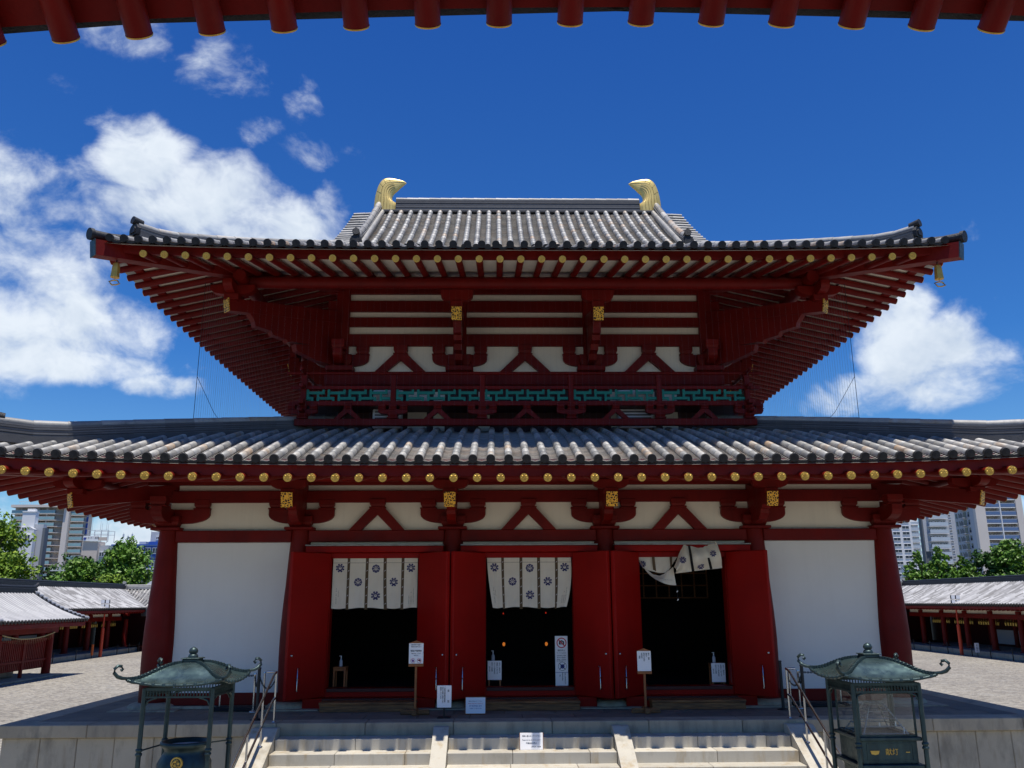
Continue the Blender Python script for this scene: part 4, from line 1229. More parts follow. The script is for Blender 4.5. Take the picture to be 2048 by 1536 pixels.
def post_sign(x, y, zb, zt, w, label, cols_fn, group):
    t = thing('post_sign', label, 'sign', (x, y, 0), 0, group)
    m = MB(); m.bbox(x - 0.02, x + 0.02, y - 0.012, y + 0.03, 0.05, zt, 0.004); m.build('post', 'warm_wood', t)
    m = MB(); m.bbox(x - 0.26, x + 0.26, y - 0.035, y + 0.035, 0.0, 0.085, 0.012); m.bbox(x - 0.045, x + 0.045, y - 0.2, y + 0.2, 0.001, 0.10, 0.012); m.build('cross_foot', 'dark_wood', t)
    m = MB(); m.bbox(x - w / 2, x + w / 2, y - 0.034, y - 0.016, zb, zt, 0.003); o = m.build('board', 'sign_white', t)
    m = MB(); m.bbox(x - w / 2 - 0.005, x + w / 2 + 0.005, y - 0.045, y + 0.0, zb - 0.05, zb - 0.001, 0.005); m.build('ledge', 'warm_wood', t)
    m = MB(); m.prism([(-w / 2, 0), (w / 2, 0), (0.0, 0.045)], (x, y - 0.02, zt + 0.001), (1, 0, 0), (0, 0, 1), 0.05); m.build('gable_cap', 'warm_wood', t)
    cols_fn(o, x, y - 0.0365)
    return t
def s1(o, x, y):
    lines_h(o, ['団体参拝の皆様へ', '御案内は受付まで', '', '堂内では帽子を取り', ''], x, y, 1.195, 0.033, 0.023, 'ink')
    lines_h(o, ['脱帽して御参拝'], x, y, 1.085, 0.03, 0.028)
    lines_h(o, ['お願い申し上げます', '四天王寺'], x, y, 1.045, 0.033, 0.020)
    m = MB()
    for cx in (x - 0.058, x + 0.058):
        disc_ring(m, cx, y, 0.922, 0.036, 0.041, 0)
        a = 0.03
        m.add([(cx - a, y - .0005, 0.922 + a - 0.003), (cx - a + 0.004, y - .0005, 0.922 + a + 0.001), (cx + a, y - .0005, 0.922 - a + 0.003), (cx + a - 0.004, y - .0005, 0.922 - a - 0.001)], [(0, 1, 2, 3)], 0)
    c = x - 0.058
    m.add([(c - 0.024, y, 0.918), (c - 0.012, y, 0.934), (c + 0.004, y, 0.942), (c + 0.020, y, 0.934), (c + 0.022, y, 0.912), (c + 0.006, y, 0.902), (c - 0.010, y, 0.906)], [tuple(range(7))], 1)
    c = x + 0.058
    m.add([(c - 0.026, y, 0.926), (c - 0.018, y, 0.938), (c - 0.006, y, 0.936), (c + 0.002, y, 0.946), (c + 0.016, y, 0.944), (c + 0.026, y, 0.930), (c + 0.022, y, 0.906), (c + 0.012, y, 0.900), (c + 0.004, y, 0.918), (c - 0.012, y, 0.916)], [tuple(range(10))], 2)
    m.build('pictogram', ['ink_red', 'ink_blue', 'ink'], o)
post_sign(-2.11, -1.3, 0.87, 1.225, 0.262, 'wooden post sign with two round prohibition pictograms under its text', s1, 'wooden post signs on the podium')
def s2(o, x, y):
    lines_v(o, ['献灯　献香', '御供え', '御志をお納め', '堂内受付', '　　金堂'], x + 0.085, 0.042, y, 1.03, 0.030)
post_sign(2.03, -1.3, 0.715, 1.065, 0.25, 'wooden post sign with sparse vertical writing beside the blown-up curtain door', s2, 'wooden post signs on the podium')

t = thing('standing_sign', 'white upright sign with vertical writing on a black metal stand', 'sign', (-1.565, -1.75, 0))
m = MB(); m.bbox(-1.69, -1.44, -1.79, -1.77, 0.17, 0.535, 0.004); o = m.build('board', 'sign_white', t)
m = MB(); m.cyl((-1.565, -1.755, 0.0), (-1.565, -1.755, 0.3), 0.017, 0.017, 10); m.build('post', 'black_metal', t)
m = MB(); m.bbox(-1.68, -1.45, -1.85, -1.66, 0.0, 0.018, 0.006); m.build('foot_plate', 'black_metal', t)
text_mesh('lettering', '金', 0.044, 'ink', facing(-1.492, -1.7925, 0.445), o)
text_mesh('lettering', '堂', 0.044, 'ink', facing(-1.492, -1.7925, 0.270), o)
lines_v(o, ['ご本尊は救世観世音菩薩で', '四天王が護りを固めており', '御参拝くださいませ'], -1.555, 0.035, -1.7925, 0.51, 0.027)

t = thing('floor_sign', 'white landscape sign with a red English line, leaning in a wooden frame on the paving', 'sign', (-1.03, -1.35, 0))
T = Matrix.Translation((-1.03, -1.35, 0.005)) @ Matrix.Rotation(radians(-14), 4, 'X')
m = MB(); m.bbox(-0.175, 0.175, -0.006, 0.006, 0.012, 0.285, 0.003); m.v = [tuple(T @ Vector(p)) for p in m.v]; o = m.build('board', 'sign_white', t)
m = MB()
for a in ((-0.186, -0.176, -0.008, 0.012, 0, 0.296), (0.176, 0.186, -0.008, 0.012, 0, 0.296), (-0.1755, 0.1755, -0.008, 0.012, 0.0, 0.011), (-0.1755, 0.1755, -0.008, 0.012, 0.286, 0.296)): m.bbox(*a, 0.002)
m.v = [tuple(T @ Vector(p)) for p in m.v]; m.build('frame', 'warm_wood', t)
m = MB(); m.bbox(-0.12, 0.12, 0.013, 0.028, 0.0, 0.27, 0.002); T2 = Matrix.Translation((-1.03, -1.27, 0.0)) @ Matrix.Rotation(radians(14), 4, 'X'); m.v = [tuple(T2 @ Vector((p[0], p[1] + 0.06, p[2]))) for p in m.v]; m.build('back_strut', 'warm_wood', t)
for tx, z, sz, mm in (('靴のままお入りください', 0.218, 0.022, 'ink'), ('Please keep your shoes on!', 0.180, 0.024, 'ink_red'), ('請不要脱鞋進入堂内', 0.138, 0.025, 'ink_blue'), ('신발을 신고 들어오세요', 0.098, 0.022, 'ink_blue')):
    text_mesh('lettering', tx, sz, mm, T @ facing(0, -0.0072, z), o)

t = thing('stair_sign', 'white landscape notice asking people not to sit, standing on a lower stair', 'sign', (-0.09, -2.76, -0.371))
T = Matrix.Translation((-0.09, -2.76, -0.3705)) @ Matrix.Rotation(radians(-10), 4, 'X')
m = MB(); m.bbox(-0.185, 0.185, -0.006, 0.006, 0.0, 0.255, 0.003); m.v = [tuple(T @ Vector(p)) for p in m.v]; o = m.build('board', 'sign_white', t)
for s in (-1, 1):
    m = MB(); m.bbox(s * 0.189 - 0.003, s * 0.189 + 0.003, -0.007, 0.009, 0.0, 0.257, 0.001)
    m.v = [tuple(T @ Vector(p)) for p in m.v]; m.build('edge_strip', 'warm_wood', t)
for tx, x, z, sz in (('階段に座らないでください', 0, 0.205, 0.025), ('Please do not sit on the stairs !', 0, 0.147, 0.024), ('不要坐在台階上', 0, 0.098, 0.026), ('四天王寺　金堂係', 0.075, 0.045, 0.019)):
    text_mesh('lettering', tx, sz, 'ink', T @ facing(x, -0.0072, z), o)

# tall no-photography board inside the middle doorway
t = thing('notice_board', 'tall narrow white board with red no-photography symbol inside the middle doorway', 'sign', (0.625, 0.0, 0.35))
m = MB(); m.bbox(0.50, 0.75, -0.012, 0.0, 0.355, 1.285, 0.003); o = m.build('board', 'sign_white', t)
m = MB(); m.bbox(0.60, 0.65, 0.001, 0.03, 0.352, 1.2, 0.003); m.build('back_strut', 'warm_wood', t)
y = -0.0135
m = MB()
disc_ring(m, 0.63, y, 1.155, 0.080, 0.098, 0, 36)
a = 0.064; w = 0.007
m.add([(0.63 - 0.034, y, 1.125), (0.63 + 0.05, y, 1.125), (0.63 + 0.05, y, 1.187), (0.63 + 0.025, y, 1.187), (0.63 + 0.016, y, 1.203), (0.63 - 0.016, y, 1.203), (0.63 - 0.022, y, 1.187), (0.63 - 0.05, y, 1.187), (0.63 - 0.05, y, 1.125)], [tuple(range(9))], 1)
disc_ring(m, 0.63, y - 0.0004, 1.155, 0.017, 0.024, 2)
m.add([(0.63 - a - w, y - 0.0008, 1.155 + a - w), (0.63 - a + w, y - 0.0008, 1.155 + a + w), (0.63 + a + w, y - 0.0008, 1.155 - a + w), (0.63 + a - w, y - 0.0008, 1.155 - a - w)], [(0, 1, 2, 3)], 0)
disc_ring(m, 0.638, y, 0.715, 0.076, 0.082, 3, 36)
m.add([(0.60, y, 0.70), (0.605, y, 0.735), (0.63, y, 0.752), (0.668, y, 0.748), (0.682, y, 0.715), (0.670, y, 0.680), (0.638, y, 0.672), (0.612, y, 0.68)], [tuple(range(8))], 4)
for s in (-1, 1):
    a = 0.055; w = 0.004
    m.add([(0.638 - a - w, y - 0.0005, 0.715 + s * (a - w)), (0.638 - a + w, y - 0.0005, 0.715 + s * (a + w)), (0.638 + a + w, y - 0.0005, 0.715 - s * (a - w)), (0.638 + a - w, y - 0.0005, 0.715 - s * (a + w))], [(0, 1, 2, 3)], 1)
m.build('pictogram', ['ink_red', 'ink', 'sign_white', 'ink', 'ink_blue'], o)
text_mesh('lettering', '撮影禁止', 0.038, 'ink', facing(0.622, y, 1.010), o)
text_mesh('lettering', 'No photography', 0.027, 'ink', facing(0.625, y, 0.966), o)
lines_h(o, ['団体参拝の皆様', '堂内での飲食は', '脱帽にて御参拝'], 0.625, y, 0.915, 0.038, 0.026)
lines_h(o, ['食べ物御遠慮下さい'], 0.625, y, 0.812, 0.03, 0.022)
lines_v(o, ['お静かに御参拝願います', '携帯電話は電源を', '　　金堂'], 0.69, 0.05, y, 0.60, 0.024)
m = MB(); m.box(0.5, 0.75, -0.0128, -0.0115, 0.598, 0.604); m.build('border_strip', 'ink_blue', o)

# low tables with sanitiser bottles and notices just inside the doors
def low_table(x, y, w, d, z, label):
    t = thing('low_table', label, 'table', (x, y, 0.26), 0, 'low wooden tables inside the doors')
    m = MB(); m.bbox(x - w / 2, x + w / 2, y - d / 2, y + d / 2, z - 0.03, z, 0.006); m.build('table_top', 'warm_wood', t)
    m = MB(); m.bbox(x - w / 2 + 0.02, x + w / 2 - 0.02, y - d / 2 + 0.02, y + d / 2 - 0.02, z - 0.075, z - 0.031, 0.004); m.build('apron', 'warm_wood', t)
    for sx in (-1, 1):
        for sy in (-1, 1):
            m = MB(); a, b = x + sx * (w / 2 - 0.025), y + sy * (d / 2 - 0.025)
            m.bbox(a - 0.017, a + 0.017, b - 0.017, b + 0.017, 0.262, z - 0.031, 0.003); m.build('leg', 'warm_wood', t)
def bottle(x, y, z, label):
    t = thing('pump_bottle', label, 'bottle', (x, y, z), 0, 'clear pump bottles')
    m = MB(); m.lathe([(0.033, 0.0), (0.036, 0.02), (0.034, 0.10), (0.014, 0.135), (0.012, 0.15)], (x, y, z + 0.001), 16); m.build('body', 'plastic_clear', t)
    m = MB(); m.cyl((x, y, z + 0.15), (x, y, z + 0.19), 0.010, 0.008, 10); m.bbox(x - 0.035, x + 0.012, y - 0.008, y + 0.008, z + 0.19, z + 0.203, 0.003); m.build('pump', 'sign_white', t)
low_table(-3.74, 0.28, 0.26, 0.30, 0.72, 'small varnished wooden table at the foot of a dark doorway with hanging curtain')
bottle(-3.74, 0.28, 0.72, 'clear pump bottle on the bare wooden table')
low_table(-0.69, 0.28, 0.27, 0.26, 0.80, 'small wooden table behind the notice in the middle doorway')
bottle(-0.72, 0.28, 0.80, 'clear pump bottle above the notice in the middle doorway')
low_table(3.74, 0.28, 0.27, 0.26, 0.74, 'small wooden table behind the notice in the doorway under the blown-up curtain')
bottle(3.70, 0.28, 0.74, 'clear pump bottle in the doorway under the blown-up curtain')
def table_notice(x, z0, z1, label):
    t = thing('table_notice', label, 'notice', (x, 0.13, z0), 0, 'plastic-covered notices on the low tables')
    m = MB(); m.bbox(x - 0.135, x + 0.135, 0.118, 0.126, z0, z1, 0.002); o = m.build('board', 'sign_white', t)
    lines_v(o, ['お守り・御朱印は', '納経所にて承ります', 'ロウソク線香各百円', '堂内の火気厳禁', '　　　四天王寺'], x + 0.10, 0.05, 0.1165, z1 - 0.03, 0.030)
    m = MB(); m.bbox(x - 0.138, x + 0.138, 0.127, 0.132, z0 - 0.002, z1 + 0.002, 0.001); m.build('backing', 'sign_white', t)
table_notice(-0.69, 0.46, 0.815, 'white notice with dense vertical writing on the table in the middle doorway')
table_notice(3.74, 0.39, 0.745, 'white notice with dense vertical writing in the doorway under the blown-up curtain')

# lanterns deep inside the middle doorway
for x, y, z, mt, lb in ((-0.47, 4.0, 0.95, 'lantern_glow', 'small orange lantern glowing deep inside the middle doorway, table side'), (0.56, 4.0, 0.95, 'lantern_glow', 'small orange lantern glowing deep inside the middle doorway, notice-board side'),
                        (-0.49, 3.0, 1.68, 'red_glow', 'tiny red pilot light under the middle curtain, table side'), (0.50, 3.0, 1.69, 'red_glow', 'tiny red pilot light under the middle curtain, notice-board side')):
    r = 0.034 if mt == 'lantern_glow' else 0.014
    t = thing('hanging_lantern', lb, 'lantern', (x, y, z))
    m = MB(); m.lathe([(r * 0.4, -r * 1.3), (r * 0.9, -r * 0.7), (r, 0), (r * 0.9, r * 0.7), (r * 0.4, r * 1.3)], (x, y, z), 12); m.build('glow_body', mt, t)
    m = MB(); m.lathe([(r * 1.5, r * 1.35), (r * 0.3, r * 2.2)], (x, y, z), 12); m.cyl((x, y, z + r * 2.2), (x, y, 3.5), 0.004, 0.004, 6); m.build('hood', 'dark_void', t)

# ------------------------------------------------------------------ door curtains
def crest(m, S, s, t, r, kind, mi=0):
    """stylised flower crest laid on cloth; S(s,t) -> point"""
    def poly(pts): m.add([S(s + a * r, t - b * r) for a, b in pts], [tuple(range(len(pts)))], mi)
    n = 8
    for k in range(n):
        a = 2 * pi * (k + 0.5) / n if kind == 0 else 2 * pi * k / n
        c, q = cos(a), sin(a)
        if kind == 0:
            for rad, w in ((0.80, 0.235), (0.47, 0.17)):
                b = a + (0 if rad > 0.6 else pi / n)
                cx, cy = cos(b) * rad, sin(b) * rad
                poly([(cx + cos(b + i * pi / 3) * w, cy + sin(b + i * pi / 3) * w) for i in range(6)])
            poly([(c * 0.60 - q * 0.05, q * 0.60 + c * 0.05), (c * 0.72, q * 0.72), (c * 0.60 + q * 0.05, q * 0.60 - c * 0.05), (c * 0.3, q * 0.3)])
        else:
            a2 = a + 2 * pi / n
            o1 = (cos(a) * 0.98, sin(a) * 0.98); o2 = (cos(a2) * 0.98, sin(a2) * 0.98)
            mid = (cos((a + a2) / 2) * 0.86, sin((a + a2) / 2) * 0.86)
            poly([o1, mid, (mid[0] * 0.80, mid[1] * 0.80), (o1[0] * 0.80, o1[1] * 0.80)])
            poly([mid, o2, (o2[0] * 0.80, o2[1] * 0.80), (mid[0] * 0.80, mid[1] * 0.80)])
            poly([(c * 0.66 - q * 0.19, q * 0.66 + c * 0.19), (c * 0.76, q * 0.76), (c * 0.66 + q * 0.19, q * 0.66 - c * 0.19), (c * 0.18, q * 0.18)])
    poly([(-0.16, -0.40), (0.16, -0.40), (0.22, -0.62), (0.0, -0.78), (-0.22, -0.62)])
    for q in (-0.14, 0.0, 0.14): poly([(q - 0.05, 0.02), (q + 0.05, 0.02), (q + 0.04, 0.22), (q - 0.04, 0.22)])
def curtain(cx, name_label, warp, crests, texts=True):
    """five-panel curtain, 1.68 m wide and 0.97 m long, hung from the door head"""
    t = thing('door_curtain', name_label, 'curtain', (cx, -0.12, 2.80), 0, 'cream door curtains with navy crests')
    Wd, H, zt = 1.68, 0.965, 2.80
    cuts = [0.0, 0.168, 0.2, 0.385, 0.42, 0.595, 0.632, 0.808, 0.842, 1.0]
    def S(s, v, off=0.0):
        """s: metres from left, v: metres down"""
        dx, dz, dy = warp(s / Wd, v / H)
        y = -0.13 + dy - 0.014 * sin(s * 21 + v * 2.2) * (v / H) ** 0.7 - 0.006 * sin(s * 47 + 1.0 + v * 5) * (v / H)
        return Vector((cx - Wd / 2 + s + dx, y - off, zt - v + dz))
    for k in range(5):
        a, b = cuts[2 * k] * Wd, cuts[2 * k + 1] * Wd
        m = MB()
        rows = [[S(a + (b - a) * i / 10, H * (1 + 0.012 * sin(k * 2.1 + i * 0.35)) * j / 22) for i in range(11)] for j in range(23)]
        m.grid(rows, 0, True)
        p = m.build('cloth_panel', 'cloth', t)
        m = MB()
        m.grid([[S(a + (b - a) * i / 10, 0.085 + 0.006 * j, 0.0015) for i in range(11)] for j in range(2)], 0, True)
        m.build('hem_seam', 'cloth_strap', p)
        for (pk, s_, v_, kind) in crests:
            if pk == k:
                m = MB(); crest(m, lambda s, v: S(s, v, 0.004), a + (b - a) * s_, v_ * H, 0.086, kind)
                # v grows downwards: mirror to keep the crest upright
                m.build('crest', 'crest_ink', p)
        if texts and k in (0, 4):
            m = MB(); R = random.Random(k)
            for c in range(4):
                if R.random() < 0.15: continue
                sx = a + (b - a) * ((0.30 + 0.14 * c) if k == 0 else (0.40 + 0.16 * min(c, 2)))
                v0 = (0.60 + 0.05 * (c % 3)) if k == 0 else (0.60 + 0.08 * (2 - min(c, 2)))
                v1 = 0.90 - (0.10 * c if k == 0 else 0.0)
                v = v0
                while v < v1:
                    if R.random() < 0.85:
                        for dy in (0, 0.4):
                            w = 0.008 * R.uniform(0.6, 1.1); h = 0.003
                            y_ = v * H + dy * 0.016
                            m.add([S(sx - w, y_, .003), S(sx + w, y_, .003), S(sx + w, y_ + h, .003), S(sx - w, y_ + h, .003)], [(0, 1, 2, 3)])
                        m.add([S(sx - .0015, v * H, .0032), S(sx + .0015, v * H, .0032), S(sx + .0015, v * H + .012, .0032), S(sx - .0015, v * H + .012, .0032)], [(0, 1, 2, 3)])
                    v += 0.027
            m.build('lettering', 'ink', p)
    for k in range(4):
        a, b = cuts[2 * k + 1] * Wd - 0.003, cuts[2 * k + 2] * Wd + 0.003
        m = MB()
        rows = [[S(a + (b - a) * i / 3, 1.03 * H * j / 22, -0.010) for i in range(4)] for j in range(23)]
        m.grid(rows, 0, True)
        o = m.build('strap', 'cloth_strap', t)
        m = MB()
        for j in range(6):
            v = 0.09 + 0.165 * j; c = (a + b) / 2
            q = [S(c - 0.016, (v + 0.012) * H, .004), S(c - 0.002, (v + 0.004) * H, .006), S(c + 0.018, (v - 0.016) * H, .004), S(c + 0.010, (v - 0.018) * H, .006), S(c - 0.006, (v - 0.002) * H, .006)]
            m.add(q, [(0, 1, 2, 3, 4)])
        m.build('knot', 'sign_white', o)
CR5 = [(0, 0.5, 0.195, 0), (4, 0.5, 0.195, 0), (2, 0.5, 0.21, 1), (1, 0.55, 0.48, 1), (3, 0.5, 0.48, 0), (2, 0.5, 0.75, 0)]
curtain(-3.065, 'cream door curtain hanging straight above the dark doorway with the bare wooden table',
        lambda s, v: (0.03 * (v * v) * sin(pi * min(1, max(0, (s - 0.45) / 0.35))) , 0, 0), CR5)
def warp_mid(s, v):
    e0 = max(0.0, 1 - s / 0.24); e1 = max(0.0, (s - 0.76) / 0.24)
    return (0.115 * v ** 1.5 * e0 + (0.16 * v ** 2.2 - 0.05 * v) * -e1 * (0.6 if s < 0.84 else 1.0), 0.0, -0.03 * v * (e0 + e1))
curtain(0.0, 'cream door curtain with its lower corners drawn inwards, over the middle doorway', warp_mid, CR5)

# the third curtain, blown up and caught on the lintel
t = thing('door_curtain', 'cream door curtain blown upwards and caught over the lintel', 'curtain', (3.065, -0.3, 2.85), 0, 'cream door curtains with navy crests')
def cz(p, y):
    px = 1260 + p[0] / 10.78; py = 1085 + p[1] / 10.78
    return Vector(((px - 1055.5) / 98.6 + 0.05 * 0, y, 2.80 - (py - 1116) / 98.0))
def interp(pl, s):
    x = s * (len(pl) - 1); i = min(int(x), len(pl) - 2); f = x - i
    return Vector((pl[i][0] * (1 - f) + pl[i + 1][0] * f, pl[i][1] * (1 - f) + pl[i + 1][1] * f))
def sheet(top, bot, yf, nu=36, nv=14):
    def S(s, v):
        a = interp(top, s); b = interp(bot, s); q = a.lerp(b, v)
        return cz(q, yf(s, v))
    return S, [[S(i / nu, j / nv) for i in range(nu + 1)] for j in range(nv + 1)]
S1, rows = sheet([(118, 335), (280, 335), (450, 335), (620, 335), (790, 335), (960, 335)], [(125, 405), (215, 560), (300, 605), (450, 640), (560, 665), (720, 660)], lambda s, v: -0.15 - 0.03 * v + 0.012 * sin(s * 18) * v)
m = MB(); m.grid(rows, 0, True); p1 = m.build('cloth_panel', 'cloth', t)
S2, rows = sheet([(120, 395), (200, 545), (300, 605), (420, 690), (560, 722), (640, 690), (720, 640), (852, 540)], [(128, 410), (235, 600), (330, 705), (430, 790), (530, 845), (640, 890), (760, 915), (887, 920)], lambda s, v: -0.20 - 0.10 * v - 0.035 * sin(s * 9 + v * 2.5))
m = MB(); m.grid(rows, 0, True); p2 = m.build('cloth_panel', 'cloth', t)
def yf3(s, v): return -0.30 - 0.13 * sin(pi * min(1, v * 1.1)) - 0.05 * v - 0.030 * sin(s * 13 + v * 3.0) * (0.3 + v) - 0.02 * sin(s * 29 - v * 4) * (1 - v)
S3, rows = sheet([(850, 545), (930, 370), (1000, 220), (1100, 50), (1200, 110), (1330, 142), (1480, 150), (1560, 100), (1640, 40), (1745, 15)], [(868, 682), (950, 670), (1040, 662), (1120, 655), (1230, 640), (1350, 625), (1470, 612), (1600, 600), (1740, 590), (1866, 570)], yf3, 54, 18)
m = MB(); m.grid(rows, 0, True); p3 = m.build('cloth_panel', 'cloth', t)
m = MB(); m.tube([cz((1745, 20), -0.36), cz((1775, 110), -0.38), cz((1805, 205), -0.36)], 0.012, 6); m.build('tie_end', 'cloth', t)
def slot(pl, Y, w, nm='strap', mt='cloth_strap'):
    m = MB(); rows = []
    for a, b in pl: rows.append([cz(a, Y), cz(b, Y)])
    m.grid(rows, 0, False); return m.build(nm, mt, t)
slot([((412, 335), (470, 335)), ((418, 480), (478, 480)), ((428, 600), (492, 630))], -0.19, 0)
slot([((790, 335), (848, 335)), ((795, 460), (830, 520)), ((800, 560), (805, 570))], -0.19, 0)
slot([((1118, 120), (1165, 105)), ((1135, 260), (1188, 250)), ((1150, 430), (1205, 425)), ((1170, 652), (1228, 644))], -0.515, 0, 'strap', 'dark_void')
slot([((1515, 372), (1560, 368)), ((1530, 470), (1585, 460)), ((1552, 606), (1608, 598))], -0.515, 0, 'strap', 'dark_void')
for S, par, s, v, rx in ((S1, p1, 0.16, 0.75, 0.07), (S3, p3, 0.215, 0.42, 0.075), (S3, p3, 0.60, 0.82, 0.075), (S3, p3, 0.86, 0.42, 0.070)):
    c0 = S(s, v)
    m = MB(); crest(m, lambda a, b: Vector((c0.x + a * 0.9, c0.y - 0.03 - abs(a) * 0.05, c0.z - b * 0.9)), 0, 0, rx, 0)
    m.build('crest', 'crest_ink', par)
m = MB(); R = random.Random(5)
for i in range(16):
    c = cz((530 + i * 17, 770 + (35 if i > 4 else 8) + i * 1.0 + (i % 2) * 3), -0.345)
    for q in (0, 0.008): m.box(c.x - 0.006, c.x + 0.006 * R.random(), c.y - 0.001, c.y, c.z + q, c.z + q + 0.003)
m.build('lettering', 'ink', p2)
m = MB(); m.tube([cz((930, 930), -0.12), cz((928, 1050), -0.12), cz((938, 1235), -0.12)], 0.012, 6)
o = m.build('strap', 'dark_void', t)
m = MB()
for q in ((928, 1045), (932, 1215)):
    c = cz(q, -0.145); m.prism([(-0.022, -0.012), (0.0, -0.016), (0.018, 0.012), (0.004, 0.02), (-0.008, 0.0)], c, (1, 0, 0), (0, 0, 1), 0.006)
m.build('knot', 'sign_white', o)

# ------------------------------------------------------------------ wind bells, air conditioners, bird net
for x, s in ((-7.79, -1), (7.79, 1)):
    t = thing('wind_bell', 'gilt wind bell hanging under the eave corner tip on the %s side' % ('cumulus-bank' if s < 0 else 'open-sky'), 'bell', (x, -2.45, 8.15), 0, 'gilt wind bells')
    m = MB(); m.lathe([(0.085, -0.30), (0.078, -0.22), (0.072, -0.10), (0.060, -0.03), (0.03, 0.0)], (x, -2.45, 8.16), 8, 0, False); m.build('bell_body', 'gold', t)
    m = MB(); m.cyl((x, -2.45, 8.16), (x, -2.45, 8.34), 0.012, 0.012, 6); m.build('hook', 'black_metal', t)
    m = MB(); m.cyl((x, -2.45, 7.80), (x, -2.45, 7.90), 0.006, 0.006, 6)
    ring = [(x + 0.09 * cos(k * pi / 4 + pi / 8) * (1.25 if k % 2 else 0.8), -2.45, 7.76 + 0.05 * sin(k * pi / 4 + pi / 8)) for k in range(8)]
    m.tube(ring + [ring[0]], 0.014, 5); m.build('wind_catcher', 'gold', t)
for x0, x1, lb in ((-3.34, -2.72, 'white louvred air-conditioner unit behind the balcony railing, on the cumulus-bank side'), (2.02, 2.78, 'white louvred air-conditioner unit behind the balcony railing, on the open-sky side')):
    t = thing('air_conditioner', lb, 'air conditioner', ((x0 + x1) / 2, 0.75, 5.56), 0, 'air-conditioner units behind the balcony')
    m = MB(); m.bbox(x0, x1, 0.60, 0.95, 5.60, 6.02, 0.02); m.bbox(x0, x1, 0.60, 0.95, 6.095, 6.52, 0.02); m.build('casing', 'ac_white', t)
    for q in range(5):
        m = MB(); m.bbox(x0 + 0.05, x1 - 0.05, 0.585, 0.599, 5.66 + q * 0.07, 5.69 + q * 0.07, 0.004); m.build('louvre', 'gutter', t)
t = thing('bird_net', 'fine bird net of thin cords strung round the upper storey from eave to roof', 'net', (0, -0.7, 5.4))
NX, NY0, NY1 = 6.72, -0.72, 12.2
m = MB()
def nb(x, y):   # height of the skirt roof surface
    vy = max(0, min(1, (y + 3.42) / 4.57)) if y < YC else 1
    vx = max(0, min(1, (10.15 - abs(x)) / 6.15))
    v = min(vy, vx)
    return 4.215 + 1.405 * (1.25 * v - 0.25 * v * v) + 0.1
n = int(2 * NX / 0.13)
for i in range(n + 1):
    x = -NX + 2 * NX * i / n
    m.beam((x, NY0, nb(x, NY0)), (x, NY0, 8.56), 0.0008, 0.0008, 0, 0.5, (0, 1, 0))
m.build('net_cords', 'thread', t, kind='stuff')
m = MB()
n = int((NY1 - NY0) / 0.13)
for s in (-1, 1):
    for i in range(n + 1):
        y = NY0 + (NY1 - NY0) * i / n
        m.beam((s * NX, y, nb(s * NX, min(y, 2))), (s * NX, y, 8.50), 0.0024, 0.0024, 0, 0.5, (0, 1, 0))
m.build('net_cords', 'thread', t, kind='stuff')
m = MB()
for s in (-1, 1):
    m.cyl((s * NX, NY0, nb(NX, NY0)), (s * NX, NY0, 8.56), 0.006, 0.006, 6)
    m.cyl((s * NX, NY0, 8.54), (s * NX, NY1, 8.50), 0.022, 0.022, 6)
    m.tube([(s * NX, NY0, 6.4), (s * (NX - .02), 0.4, 5.9), (s * NX, 2.4, 5.5)], 0.005, 5)
m.cyl((-NX, NY0, 8.545), (NX, NY0, 8.545), 0.010, 0.010, 6)
m.build('edge_rope', 'black_metal', t)
for s in (-1, 1):
    m = MB(); z = nb(NX, NY0); m.bbox(s * NX - 0.03, s * NX + 0.03, NY0 - 0.03, NY0 + 0.03, z - 0.05, z + 0.16, 0.01); m.build('anchor', 'black_metal', t)

